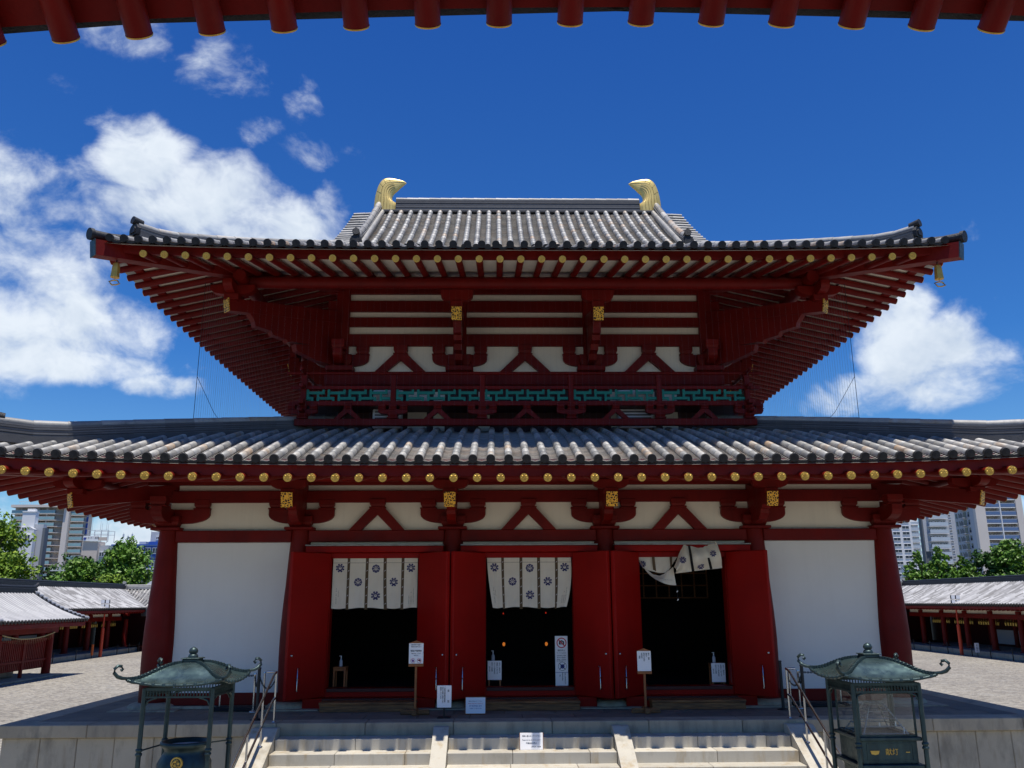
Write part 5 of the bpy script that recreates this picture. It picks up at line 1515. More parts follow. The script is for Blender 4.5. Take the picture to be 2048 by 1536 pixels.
# ------------------------------------------------------------------ bronze canopies before the stairs
def canopy_roof(cx, cy, hw, ze, zp, par):
    """square bell-cast bronze roof with curled corners"""
    m = MB(); n = 12
    prof = [(0.0, 0.0), (0.08, 0.03), (0.20, 0.13), (0.34, 0.31), (0.48, 0.53), (0.62, 0.73), (0.76, 0.88), (0.89, 0.97), (1.0, 1.0)]
    def P(side, u, k):
        a, b = prof[k]
        h = hw + (0.115 - hw) * a
        z = ze + (zp - ze) * b + 0.07 * abs(u) ** 2.6 * (1 - a) ** 2
        x, y = u * h, -h
        for _ in range(side): x, y = -y, x
        return Vector((cx + x, cy + y, z))
    for side in range(4):
        m.grid([[P(side, -1 + 2 * i / n, k) for i in range(n + 1)] for k in range(len(prof))], 0, True)
    m.build('canopy_roof', 'bronze_roof', par)
    e = MB()
    for side in range(4):
        e.tube([P(side, -1 + 2 * i / 16, 0) + Vector((0, 0, -0.008)) for i in range(17)], 0.017, 8)
        for i in range(9):
            p = P(side, -0.88 + 1.76 * i / 8, 0); e.lathe([(0.024, -0.022), (0.027, 0.0), (0.018, 0.018)], tuple(p), 8)
    e.build('eave_rim', 'bronze', par)
    for side in range(4):
        r = MB()
        hip = [P(side, -1, k) + Vector((0, 0, 0.012)) for k in range(len(prof))][::-1]
        d = (hip[-1] - hip[-3]).normalized(); d.z = 0; d.normalize()
        c = hip[-1]
        curl = [c + d * a + Vector((0, 0, b)) for a, b in ((0.06, 0.006), (0.12, 0.028), (0.165, 0.075), (0.165, 0.125), (0.125, 0.158), (0.08, 0.150), (0.062, 0.118), (0.085, 0.098))]
        pts = hip + curl
        r.tube(pts, 0.02, 8, rs=[0.019] * len(hip) + [0.022, 0.024, 0.023, 0.021, 0.020, 0.019, 0.019, 0.021])
        for k in range(18):
            x = k / 18 * (len(hip) - 1); i = int(x); p = hip[i].lerp(hip[min(i + 1, len(hip) - 1)], x - i)
            r.lathe([(0.026, -0.018), (0.026, 0.018)], tuple(p), 8)
        r.build('corner_ridge', 'bronze', par)
    f = MB(); z = zp
    f.bbox(cx - 0.115, cx + 0.115, cy - 0.115, cy + 0.115, z - 0.03, z + 0.010, 0.006)
    f.bbox(cx - 0.105, cx + 0.105, cy - 0.105, cy + 0.105, z + 0.011, z + 0.050, 0.006); f.bbox(cx - 0.122, cx + 0.122, cy - 0.122, cy + 0.122, z + 0.051, z + 0.064, 0.005)
    f.lathe([(0.062, 0.062), (0.064, 0.085), (0.052, 0.105), (0.036, 0.110), (0.048, 0.118), (0.058, 0.135), (0.058, 0.155), (0.046, 0.178), (0.022, 0.192), (0.006, 0.202)], (cx, cy, z), 20)
    f.build('jewel_finial', 'bronze', par)
def canopy_frame(cx, cy, hp, ztop, par):
    for sx in (-1, 1):
        for sy in (-1, 1):
            m = MB(); x, y = cx + sx * hp, cy + sy * hp
            m.cyl((x, y, GZ), (x, y, ztop), 0.032, 0.029, 14)
            for z in (0.12, 0.35 if False else 0.17): m.lathe([(0.030, -0.02), (0.042, -0.012), (0.042, 0.012), (0.030, 0.02)], (x, y, z), 14)
            m.lathe([(0.10, 0.0), (0.10, 0.06), (0.06, 0.10), (0.045, 0.14)], (x, y, GZ), 16)
            m.build('post', 'bronze', par)
    m = MB(); z = ztop
    for s in (-1, 1):
        for k in (0, 1):
            for zz, h in ((z - 0.01, 0.035), (z - 0.105, 0.022)):
                a = (cx - hp, cy + s * hp, zz); b = (cx + hp, cy + s * hp, zz)
                if k: a = (cx + s * hp, cy - hp, zz + 0.001); b = (cx + s * hp, cy + hp, zz + 0.001)
                m.beam(a, b, 0.028, h)
            nb_ = 22
            for i in range(1, nb_):
                w = -hp + 2 * hp * i / nb_
                if k: m.box(cx + s * hp - 0.006, cx + s * hp + 0.006, cy + w - 0.006, cy + w + 0.006, z - 0.095, z - 0.025)
                else: m.box(cx + w - 0.006, cx + w + 0.006, cy + s * hp - 0.006, cy + s * hp + 0.006, z - 0.095, z - 0.025)
            for q in (-1, 1):   # scroll brackets at the posts
                pts = [(q * (hp - 0.03), z - 0.20), (q * (hp - 0.05), z - 0.15), (q * (hp - 0.11), z - 0.125), (q * (hp - 0.16), z - 0.115)]
                if k: m.tube([(cx + s * hp, cy + a, b) for a, b in pts], 0.014, 6)
                else: m.tube([(cx + a, cy + s * hp, b) for a, b in pts], 0.014, 6)
    m.build('frieze', 'bronze', par)
LC = (-4.70, -5.55); RC = (4.37, -5.55)
t = thing('incense_canopy', 'verdigris bronze canopy with curled corners sheltering the round incense cauldron', 'canopy', (LC[0], LC[1], GZ), 0, 'bronze canopies before the stairs')
canopy_roof(LC[0], LC[1], 0.60, 0.955, 1.185, t); canopy_frame(LC[0], LC[1], 0.43, 0.90, t)
m = MB()
for s in (-1, 1): m.cyl((LC[0] + s * 0.43, LC[1] - 0.43, 0.16), (LC[0] + s * 0.30, LC[1] - 0.1, 0.18), 0.010, 0.010, 6); m.cyl((LC[0] + s * 0.43, LC[1] + 0.43, 0.16), (LC[0] + s * 0.30, LC[1] + 0.1, 0.18), 0.010, 0.010, 6)
m.build('stay_rod', 'bronze', t)
t = thing('incense_cauldron', 'round dark bronze incense cauldron with a gilt roundel under the canopy', 'cauldron', (LC[0], LC[1], GZ))
m = MB()
m.lathe([(0.13, -0.50), (0.22, -0.44), (0.31, -0.32), (0.345, -0.18), (0.335, -0.04), (0.28, 0.06), (0.255, 0.10), (0.265, 0.135), (0.30, 0.16), (0.315, 0.18), (0.315, 0.215), (0.29, 0.222), (0.275, 0.21), (0.25, 0.15), (0.0, 0.14)], (LC[0], LC[1], 0), 36); m.build('bowl', 'bronze', t)
m = MB(); m.lathe([(0.245, 0.0), (0.0, 0.015)], (LC[0], LC[1], 0.165), 28); m.build('ash', 'plant_grey', t)
for k in range(3):
    a = 2 * pi * k / 3 + 0.5; m = MB()
    m.tube([(LC[0] + cos(a) * 0.22, LC[1] + sin(a) * 0.22, -0.42), (LC[0] + cos(a) * 0.32, LC[1] + sin(a) * 0.32, -0.65), (LC[0] + cos(a) * 0.28, LC[1] + sin(a) * 0.28, -0.95), (LC[0] + cos(a) * 0.34, LC[1] + sin(a) * 0.34, GZ)], 0.05, 10); m.build('leg', 'bronze', t)
c = Vector((LC[0] + 0.02, LC[1] - 0.335, 0.00)); m = MB()
m.cyl(c, c + Vector((0, -0.022, 0)), 0.078, 0.072, 24); m.cyl(c + Vector((0, -0.022, 0)), c + Vector((0, -0.026, 0)), 0.055, 0.055, 24, 1)
for k in range(3):
    a = 2 * pi * k / 3; q = c + Vector((cos(a) * 0.026, -0.027, sin(a) * 0.026)); m.cyl(q, q + Vector((0, -0.006, 0)), 0.02, 0.014, 12)
    m.tube([q + Vector((0, -0.003, 0)), c + Vector((cos(a + 0.8) * 0.042, -0.030, sin(a + 0.8) * 0.042)), c + Vector((cos(a + 1.5) * 0.048, -0.030, sin(a + 1.5) * 0.048))], 0.008, 6)
m.build('roundel', ['gold', 'bronze'], t)

t = thing('candle_shrine', 'verdigris bronze canopy with curled corners over a glazed candle case', 'candle shrine', (RC[0], RC[1], GZ), 0, 'bronze canopies before the stairs')
canopy_roof(RC[0], RC[1], 0.60, 0.955, 1.185, t); canopy_frame(RC[0], RC[1], 0.43, 0.90, t)
cx, cy = RC; hw = 0.36
m = MB()
m.bbox(cx - hw - 0.05, cx + hw + 0.05, cy - hw - 0.05, cy + hw + 0.05, 0.20, 0.245, 0.008)
m.bbox(cx - hw, cx + hw, cy - hw, cy + hw, -0.08, 0.199, 0.008)
m.bbox(cx - hw - 0.06, cx + hw + 0.06, cy - hw - 0.06, cy + hw + 0.06, -0.13, -0.081, 0.01)
m.bbox(cx - hw + 0.02, cx + hw - 0.02, cy - hw + 0.02, cy + hw - 0.02, GZ + 0.1, -0.131, 0.008)
m.bbox(cx - hw - 0.04, cx + hw + 0.04, cy - hw - 0.04, cy + hw + 0.04, GZ, GZ + 0.1, 0.008)
o = m.build('pedestal', 'bronze', t)
m = MB(); f = cy - hw - 0.003
for a in ((cx - 0.30, cx + 0.30, f - 0.004, f, 0.155, 0.168), (cx - 0.30, cx + 0.30, f - 0.004, f, -0.045, -0.032), (cx - 0.30, cx - 0.288, f - 0.0035, f, -0.0315, 0.1545), (cx + 0.288, cx + 0.30, f - 0.0035, f, -0.0315, 0.1545)): m.box(*a)
m.build('panel_moulding', 'bronze', o)
text_mesh('lettering', '献灯', 0.085, 'gold', facing(cx + 0.02, f - 0.002, 0.06), o)
m = MB(); m.prism([(-0.06, 0.02), (0.06, 0.02), (0.045, -0.02), (0.0, -0.03), (-0.045, -0.02)], (cx - 0.2, f - 0.003, 0.06), (1, 0, 0), (0, 0, 1), 0.006); m.box(cx + 0.20, cx + 0.25, f - 0.004, f, 0.055, 0.065); m.build('gilt_emblem', 'gold', o)
m = MB(); m.prism([(-0.16, -0.30), (0.16, -0.30), (0.16, -0.24), (0.10, -0.17), (0.0, -0.145), (-0.10, -0.17), (-0.16, -0.24)], (cx, cy - hw + 0.014, 0), (1, 0, 0), (0, 0, 1), 0.02); m.build('arched_panel', 'bronze_roof', o)
fr = MB(); z0, z1 = 0.246, 0.79
for sx in (-1, 1):
    for sy in (-1, 1): fr.bbox(cx + sx * hw - 0.012, cx + sx * hw + 0.012, cy + sy * hw - 0.012, cy + sy * hw + 0.012, z0, z1, 0.003)
for s in (-1, 1):
    for z in (z0 + 0.012, z1 - 0.012):
        fr.box(cx - hw + 0.013, cx + hw - 0.013, cy + s * hw - 0.01, cy + s * hw + 0.01, z - 0.01, z + 0.01)
        fr.box(cx + s * hw - 0.01, cx + s * hw + 0.01, cy - hw + 0.013, cy + hw - 0.013, z - 0.0105, z + 0.0105)
fr.build('case_frame', 'bronze', t)
for s in (-1, 1):
    for k in (0, 1):
        m = MB()
        if k == 0: m.box(cx - hw + 0.014, cx + hw - 0.014, cy + s * hw - 0.002, cy + s * hw + 0.002, z0 + 0.024, z1 - 0.024)
        else: m.box(cx + s * hw - 0.002, cx + s * hw + 0.002, cy - hw + 0.014, cy + hw - 0.014, z0 + 0.024, z1 - 0.024)
        m.build('glass_pane', 'glass', t)
t = thing('candle_rack', 'stepped pyramid rack of thin bars for candles inside the glass case', 'candle rack', (cx, cy, 0.246))
m = MB()
for k in range(5):
    h = 0.29 - 0.05 * k; z = 0.27 + 0.085 * k
    for a, b in (((-h, -h), (h, -h)), ((h, -h), (h, h)), ((h, h), (-h, h)), ((-h, h), (-h, -h))):
        m.cyl((cx + a[0], cy + a[1], z), (cx + b[0], cy + b[1], z), 0.008, 0.008, 6)
        n = 8 - k
        for i in range(n):
            x = a[0] + (b[0] - a[0]) * i / n; y = a[1] + (b[1] - a[1]) * i / n
            m.cyl((cx + x, cy + y, z), (cx + x, cy + y, z + 0.03), 0.002, 0.002, 4)
for sx in (-1, 1):
    for sy in (-1, 1): m.cyl((cx + sx * 0.30, cy + sy * 0.30, 0.246), (cx + sx * 0.08, cy + sy * 0.08, 0.63), 0.010, 0.010, 6)
m.build('rack_frame', 'hood_metal', t)
for x, y, z, h in ((cx + 0.16, cy - 0.24, 0.355, 0.06), (cx + 0.24, cy - 0.29, 0.27, 0.08), (cx - 0.05, cy - 0.24, 0.355, 0.045)):
    t = thing('candle', 'small white candle %s of the pyramid rack' % ('on the second tier' if z > 0.3 and x > cx else 'on the lowest tier' if z < 0.3 else 'short, on the second tier near the middle'), 'candle', (x, y, z), 0, 'candles on the rack')
    m = MB(); m.cyl((x, y, z), (x, y, z + h), 0.009, 0.008, 10); m.build('stick', 'candle_wax', t)
    m = MB(); m.cyl((x, y, z + h), (x, y, z + h + 0.012), 0.0015, 0.001, 5); m.build('wick', 'ink', t)

# ------------------------------------------------------------------ cloisters round the court
def fast_tiles(mb, P, U0, U1, Ls, pitch, rr, clip=None, seg=0.55, mi=(0, 1, 2), eave=True):
    """far roofs: round tile rows broken into randomly toned lengths over a plain bed"""
    n = int((U1 - U0) / pitch)
    for i in range(n + 1):
        u = U0 + i * pitch
        ve = clip(u) if clip else 1.0
        if ve < 0.03: continue
        k = max(1, int(Ls * ve / seg)); 
        for j in range(k):
            a, b = ve * j / k, ve * (j + 1) / k
            p, q = P(u, a), P(u, b)
            tu = (P(u + 0.01, a) - p).normalized(); tv = (q - p).normalized(); nn = tu.cross(tv)
            if nn.z < 0: nn = -nn
            pts = [x + tu * (cos(t) * rr) + nn * (sin(t) * rr) for x in (p, q) for t in (0, pi * .25, pi * .5, pi * .75, pi)]
            mb.add(pts, [(r, r + 1, 6 + r, 5 + r) for r in range(4)], mi[0], True, rnd.random())
            # the pan strip beside it
            w = pitch / 2
            mb.add([p + tu * (rr * .6), p + tu * (pitch - rr * .6), q + tu * (pitch - rr * .6), q + tu * (rr * .6)], [(0, 1, 2, 3)], mi[1], False, 0.4 + rnd.random() * 0.6)
        if eave:
            p = P(u, 0); tu = (P(u + 0.01, 0) - p).normalized(); tv = (P(u, 0.05) - p).normalized(); nn = tu.cross(tv)
            if nn.z < 0: nn = -nn
            c = p - tv * 0.02 + nn * 0.02
            mb.cyl(c - tv * 0.03, c + tv * 0.03, rr * 1.15, rr * 1.15, 10, mi[2])
            mb.add([c + tu * rr, c + tu * (pitch - rr), c + tu * (pitch - rr) - nn * 0.09, c + tu * pitch / 2 - nn * 0.13, c + tu * rr - nn * 0.09], [(0, 1, 2, 3, 4)], mi[2])
def cloister(name, label, x_ridge, x_eave, x_col, x_curb, x_wall, y0, y1, ze, zr, zc, lat_from):
    t = thing(name, label, 'cloister', ((x_col + x_wall) / 2, (y0 + y1) / 2, GZ), 0, 'tiled cloisters round the court')
    s = 1 if x_eave > x_ridge else -1
    Lh = abs(x_eave - x_ridge); x_back = x_ridge - (x_eave - x_ridge)
    VY = 49.9
    def clip(u): return 1.0 if u < y1 - Lh else max(0.0, min(1.0, 1.0))
    m = MB()
    sag = lambda v: -0.10 * sin(pi * v)
    P = lambda u, v: Vector((x_eave + (x_ridge - x_eave) * v, u, ze + (zr - ze) * v + sag(v)))
    Pb = lambda u, v: Vector((x_back + (x_ridge - x_back) * v, u, ze + (zr - ze) * v + sag(v)))
    yend = VY - 3.0
    n = 1
    fast_tiles(m, P, y0, yend, hypot(Lh, zr - ze), 0.27, 0.075)
    # mitred triangle into the rear cloister
    fast_tiles(m, lambda u, v: P(u, 1 - (1 - v) * max(0.001, 1 - (u - yend) / 3.0)), yend + 0.27, VY - 0.1, 1.5, 0.27, 0.075, eave=False)
    fast_tiles(m, Pb, y0, VY + 3, hypot(Lh, zr - ze), 0.6, 0.075, seg=4)
    m.build('roof', ['court_tile', 'ridge_tile', 'tile_end'], t)
    m = MB(); m.bbox(x_ridge - 0.17, x_ridge + 0.17, y0, VY, zr - 0.02, zr + 0.22, 0.02, 0, 0.2); m.cyl((x_ridge, y0, zr + 0.27), (x_ridge, VY, zr + 0.27), 0.085, 0.085, 10); m.build('ridge', 'tile_end', t)
    m = MB(); m.bbox(min(x_eave, x_eave - s * 0.12), max(x_eave, x_eave - s * 0.12), y0, yend, ze - 0.24, ze - 0.09, 0.01); m.build('fascia', RED, t)
    m = MB(); y = y0
    while y < yend:
        m.cyl((x_eave - s * 0.03, y, ze - 0.28), (x_col - s * 0.2, y, ze + 0.02), 0.055, 0.055, 8); y += 0.42
    m.build('rafters', RED, t, kind='stuff')
    m = MB(); m.box(min(x_col - .02, x_col + .02), max(x_col - .02, x_col + .02), y0, yend, zc + 0.12, ze + 0.02); m.build('wall_panel', 'plaster', t)
    m = MB(); m.bbox(x_col - 0.13, x_col + 0.13, y0, yend, zc - 0.16, zc + 0.12, 0.01); m.build('tie_beam', RED, t)
    m = MB(); m.box(min(x_curb, x_wall), max(x_curb, x_wall), y0, VY, GZ, GZ + 0.30); m.build('floor_slab', 'cloister_floor', t)
    slab_row('curb', 'y', y0, 47.0, x_curb + s * 0.03, GZ, GZ + 0.28, 1.6, 0.25, s, 'stone_cap', t, 21)
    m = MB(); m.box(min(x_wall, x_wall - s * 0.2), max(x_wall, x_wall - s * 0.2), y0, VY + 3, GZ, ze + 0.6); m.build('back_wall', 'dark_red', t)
    k = 0; y = y1 - 1.0
    PIT = 2.95
    while y > y0:
        m = MB(); m.cyl((x_col, y, GZ + 0.3), (x_col, y, zc - 0.1), 0.19, 0.165, 16); m.cyl((x_col, y, GZ + 0.28), (x_col, y, GZ + 0.36), 0.28, 0.25, 16)
        m.bbox(x_col - 0.16, x_col + 0.16, y - 0.2, y + 0.2, zc + 0.122, zc + 0.30, 0.02); m.build('column', RED, t)
        xw = x_wall + s * 0.012
        if k >= lat_from:
            m = MB(); m.bbox(min(xw, xw + s * 0.05), max(xw, xw + s * 0.05), y - PIT + 0.16, y - 0.16, GZ + 0.45, GZ + 1.35, 0.01); m.build('dado_panel', 'wall_cool', t)
            m = MB()
            m.bbox(min(xw, xw + s * 0.06), max(xw, xw + s * 0.06), y - PIT + 0.12, y - PIT + 0.24, GZ + 1.5, GZ + 2.6, 0.01); m.build('wall_panel', 'plaster', t)
        m = MB(); m.cyl((x_wall + s * 0.1, y, GZ + 0.3), (x_wall + s * 0.1, y, zc), 0.16, 0.15, 12); m.build('wall_column', RED, t)
        # row of gilt hanging lanterns along the bay
        m = MB()
        for q in range(9):
            yy = y - 0.4 - q * 0.27
            m.lathe([(0.03, -0.16), (0.065, -0.14), (0.065, 0.02), (0.085, 0.04), (0.02, 0.09)], (x_col - s * 0.6, yy, zc - 0.42), 6, 0, False)
            m.cyl((x_col - s * 0.6, yy, zc - 0.33), (x_col - s * 0.6, yy, zc - 0.1), 0.006, 0.006, 4)
        m.build('lantern_row', 'gold', t, kind='stuff')
        m = MB(); m.bbox(min(x_col - s * 0.5, x_wall + s * .2), max(x_col - s * 0.5, x_wall + s * .2), y - 0.08, y + 0.08, zc - 0.1, zc + 0.1, 0.01); m.build('cross_beam', RED, t)
        y -= PIT; k += 1
    return t
cloister('cloister', 'long tiled cloister with red columns behind the small red well house', -29.0, -26.0, -27.9, -26.65, -31.2, 6, 49.0, 1.60, 3.05, 0.93, 2)
cloister('cloister', 'long tiled cloister with red columns behind the candle shrine side of the court', 31.0, 27.9, 29.95, 28.75, 33.2, 6, 46.2, 1.62, 3.02, 0.93, 1)
# rear cloister, mostly hidden by the hall
t = thing('cloister', 'rear tiled cloister closing the court behind the temple hall', 'cloister', (0, 49.9, GZ), 0, 'tiled cloisters round the court')
m = MB(); P = lambda u, v: Vector((u, 46.9 + 3.0 * v, 1.58 + 1.45 * v - 0.1 * sin(pi * v)))
def rclip(u): return 1.0
for a, b in ((-26.0, -18), (19, 27.9)):
    fast_tiles(m, P, a, b, 3.35, 0.27, 0.075)
def Ptri(u, v):
    # triangle between the valley and the ridge
    return P(u, 1 - (1 - v) * max(0.001, 1 - (abs(u) - (26.0 if u < 0 else 27.9)) / 3.05))
fast_tiles(m, Ptri, -28.95, -26.2, 2.0, 0.27, 0.075, eave=False); fast_tiles(m, Ptri, 28.1, 30.9, 2.0, 0.27, 0.075, eave=False)
m.grid([[P(-26 + 53.9 * i / 8, k / 3) - Vector((0, 0, .04)) for k in range(4)] for i in range(9)], 1, False, 0.2)
m.grid([[Vector((-32 + 66 * i / 8, 52.9 - 3.0 * k / 3, 1.5 + 1.45 * k / 3)) for k in range(4)] for i in range(9)], 1, False, 0.2)
m.build('roof', ['tile', 'ridge_tile', 'tile_end'], t)
m = MB(); m.bbox(-29.2, 31.2, 49.73, 50.07, 3.0, 3.22, 0.02); m.cyl((-29.2, 49.9, 3.27), (31.2, 49.9, 3.27), 0.085, 0.085, 10); m.build('ridge', 'tile', t)
for x in (-29, 31):
    m = MB(); ridge_end(m, (x, 49.7, 3.05), (0, -1), 0.5, 0.35, 0.1, 0); m.build('ridge_end', 'tile', t)
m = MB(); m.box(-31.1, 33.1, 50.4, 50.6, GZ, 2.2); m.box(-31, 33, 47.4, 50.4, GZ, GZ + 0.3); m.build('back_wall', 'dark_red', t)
m = MB(); m.bbox(-26, 28, 48.3, 48.55, 0.77, 1.05, 0.01); m.build('tie_beam', RED, t)
m = MB(); m.box(-26, 28, 48.4, 48.44, 1.05, 1.65); m.build('wall_panel', 'plaster', t)
for x in [-26.2 + 2.95 * i for i in range(19)]:
    m = MB(); m.cyl((x, 48.4, GZ + 0.3), (x, 48.4, 0.8), 0.19, 0.165, 14); m.build('column', RED, t)
for x in (-26.1, 27.9):    # dark leader heads at the valley corners
    m = MB(); m.bbox(x - 0.2, x + 0.2, 46.6, 46.95, 1.05, 1.6, 0.04); m.build('gutter_box', 'gutter', t)

# ------------------------------------------------------------------ rope barrier, lamps and small posts in the court
def small_post(x, y, label):
    t = thing('rope_post', label, 'post', (x, y, GZ), 0, 'black rope posts along the cloisters')
    m = MB(); m.cyl((x, y, GZ), (x, y, GZ + 0.62), 0.03, 0.026, 8); m.build('pole', 'black_metal', t)
    m = MB(); m.lathe([(0.05, 0), (0.04, 0.04), (0.02, 0.06)], (x, y, GZ + 0.62), 8); m.build('knob', 'black_metal', t)
LP = [(-26.3, 34.6), (-26.25, 37.3), (-26.2, 43.0), (-26.2, 44.9), (-26.2, 46.6)]
RP = [(28.35, 43.6), (28.3, 41.2), (28.28, 38.9), (28.25, 36.0), (28.2, 33.9), (28.15, 31.6), (28.1, 30.0)]
for x, y in LP: small_post(x, y, 'short black rope post on the gravel before the well house side cloister')
for x, y in RP: small_post(x, y, 'short black rope post on the gravel before the candle shrine side cloister')
for pts, lb in ((LP, 'thin rope strung between black posts on the well house side'), (RP, 'thin rope strung between black posts on the candle shrine side')):
    m = MB()
    for a, b in zip(pts[:-1], pts[1:]):
        m.tube([(a[0] + (b[0] - a[0]) * k / 6, a[1] + (b[1] - a[1]) * k / 6, GZ + 0.58 - 0.12 * 4 * (k / 6) * (1 - k / 6)) for k in range(7)], 0.010, 5)
    m.build('barrier_rope', 'black_metal', None, None, lb, 'rope', 'ropes along the cloisters')
def floodlight(x, y, lean, label):
    t = thing('floodlight_pole', label, 'lamp post', (x, y, GZ), 0, 'red floodlight poles in the court')
    H = 3.55
    m = MB(); m.cyl((x, y, GZ), (x, y, GZ + 1.75), 0.105, 0.10, 14); m.build('base_tube', 'pole_red', t)
    m = MB(); m.lathe([(0.10, 0), (0.112, 0.015), (0.07, 0.06)], (x, y, GZ + 1.75), 14); m.cyl((x, y, GZ + 1.8), (x, y, GZ + 2.95), 0.055, 0.045, 12); m.build('pole', 'pole_red', t)
    m = MB(); m.bbox(x - 0.35, x + 0.35, y - 0.05, y + 0.05, GZ + 2.95, GZ + 3.02, 0.01); m.cyl((x, y, GZ + 2.9), (x, y, GZ + 3.1), 0.06, 0.06, 10); m.build('cross_arm', 'black_metal', t)
    for i in (0, 1):
        for j in (0, 1):
            cx, cz_ = x - 0.15 + 0.30 * i, GZ + 3.19 + 0.28 * j
            m = MB(); m.bbox(cx - 0.135, cx + 0.135, y - 0.10, y + 0.02, cz_ - 0.125, cz_ + 0.125, 0.02); b = m.build('lamp_head', 'black_metal', t)
            m = MB(); m.bbox(cx - 0.115, cx + 0.115, y - 0.112, y - 0.101, cz_ - 0.105, cz_ + 0.105, 0.004); m.build('lens', 'lamp_glass', b)
floodlight(-26.25, 40.6, 0, 'red floodlight pole with four square lamps before the well house side cloister')
floodlight(28.2, 37.1, 0, 'red floodlight pole with four square lamps before the candle shrine side cloister')
m = MB(); m.bbox(-26.26, -26.14, 39.24, 39.36, GZ + 0.18, GZ + 0.86, 0.02); m.cyl((-26.2, 39.3, GZ), (-26.2, 39.3, GZ + 0.2), 0.02, 0.02, 8, 1)
m.build('marker_board', ['orange_paint', 'black_metal'], None, None, 'narrow orange marker board by the rope before the well house side cloister', 'marker')
for x, y, h, lb in ((28.15, 35.2, 0.8, 'small white notice on a stake beside the red floodlight pole'), (28.4, 44.6, 0.95, 'small white notice on a stake beside the outer hall column')):
    t = thing('stake_notice', lb, 'notice', (x, y, GZ), 0, 'white stake notices in the court')
    m = MB(); m.cyl((x, y, GZ), (x, y, GZ + 0.3), 0.015, 0.015, 6); m.build('stake', 'black_metal', t)
    m = MB(); m.bbox(x - 0.13, x + 0.13, y - 0.015, y + 0.005, GZ + 0.25, GZ + h, 0.004); o = m.build('board', 'sign_white', t)
    text_mesh('lettering', '立入禁止', 0.12, 'ink', facing(x, y - 0.017, GZ + (0.25 + h) / 2), o, vertical=True)

# ------------------------------------------------------------------ small well house with tiled roof
t = thing('well_house', 'small red gabled well house with grey tiled roof and slatted fence walls', 'well house', (-23.8, 23.0, GZ))
XR, XE, YA, YB = -23.8, -21.0, 19.0, 26.8
Pw = lambda u, v: Vector((XE + (XR - XE) * v, u, 1.20 + 1.32 * v - 0.14 * sin(pi * v)))
Pv = lambda u, v: Vector((2 * XR - XE + (XE - XR) * v, u, 1.20 + 1.32 * v - 0.14 * sin(pi * v)))
m = MB(); fast_tiles(m, Pw, YA + 0.1, YB - 0.1, 3.1, 0.27, 0.062, seg=0.6); fast_tiles(m, Pv, YA + 0.1, YB - 0.1, 3.1, 0.27, 0.08, seg=3)
for yy, q in ((YA, 1), (YB, -1)):
    for k in range(13):
        v = k / 13
        for PP in (Pw, Pv):
            a = PP(yy + q * 0.30, v + 0.02) + Vector((0, 0, 0.08)); b = PP(yy - q * 0.14, v + 0.02) + Vector((0, 0, 0.05)); m.cyl(a, b, 0.085, 0.09, 10, 0, True, 0.5, 2)
m.build('roof', ['plain_tile', 'ridge_tile', 'tile_end'], t)
m = MB(); m.bbox(XR - 0.16, XR + 0.16, YA - 0.1, YB + 0.05, 2.48, 2.72, 0.02); m.cyl((XR, YA - 0.15, 2.76), (XR, YB, 2.76), 0.09, 0.09, 10); m.tube([(XR, YB - 0.1, 2.76), (XR, YB + 0.12, 2.80), (XR, YB + 0.30, 2.92)], 0.09, 10); m.build('ridge', 'tile_end', t)
m = MB(); m.bbox(XE - 0.14, XE - 0.02, YA, YB - 0.1, 0.90, 1.08, 0.01); m.bbox(2 * XR - XE + 0.02, 2 * XR - XE + 0.14, YA, YB - 0.1, 0.90, 1.08, 0.01); m.build('fascia', RED, t)
for yy in (YA + 0.05, YB - 0.15):
    m = MB(); m.beam((XE - 0.1, yy, 0.98), (XR, yy, 2.30), 0.08, 0.3); m.beam((2 * XR - XE + 0.1, yy, 0.98), (XR, yy + 0.001, 2.30), 0.08, 0.3); m.build('bargeboard', RED, t)
for x in (-22.3, -25.3):
    m = MB(); m.bbox(x - 0.13, x + 0.13, YA + 0.9, YB - 0.35, 0.60, 0.88, 0.01); m.build('wall_plate', RED, t)
    for y in (21.4, 25.9):
        m = MB(); m.cyl((x, y, GZ + 0.1), (x, y, 0.62), 0.20, 0.18, 16); o = m.build('post', RED, t)
        m = MB(); m.lathe([(0.34, 0), (0.33, 0.07), (0.25, 0.12)], (x, y, GZ), 16); m.build('base_stone', 'stone_cap', o)
    m = MB(); y = 21.75
    while y < 25.6: m.box(x - 0.02, x + 0.02, y, y + 0.09, GZ + 0.42, 0.30); y += 0.155
    m.bbox(x - 0.035, x + 0.035, 21.6, 25.7, 0.30, 0.38, 0.01); m.bbox(x - 0.05, x + 0.05, 21.6, 25.7, GZ + 0.75, GZ + 0.85, 0.01); m.bbox(x - 0.06, x + 0.06, 23.55, 23.7, GZ + 0.02, 0.3, 0.01); m.build('slat_fence', RED, t)
for y in (21.4, 25.9):
    m = MB(); m.bbox(-25.3, -22.3, y - 0.1, y + 0.1, 0.62, 0.85, 0.01); m.build('tie_beam', RED, t)
m = MB(); m.tube([(-22.08, 21.4 + 4.5 * k / 10, 0.62 - 0.22 * 4 * (k / 10) * (1 - k / 10)) for k in range(11)], 0.03, 6)
for k in range(1, 26):
    u = k / 26; m.cyl((-22.08, 21.4 + 4.5 * u, 0.62 - 0.22 * 4 * u * (1 - u)), (-22.08, 21.4 + 4.5 * u, 0.38 - 0.22 * 4 * u * (1 - u)), 0.008, 0.004, 4)
m.build('straw_rope', 'rope', t)
m = MB(); m.bbox(-25.8, -21.7, 20.9, 26.4, GZ, GZ + 0.09, 0.02); m.build('plinth', 'stone_cap', t)
m = MB(); m.bbox(-24.6, -23.0, 22.6, 24.4, GZ + 0.1, GZ + 0.9, 0.04); m.build('well_curb', 'stone_cap', t)

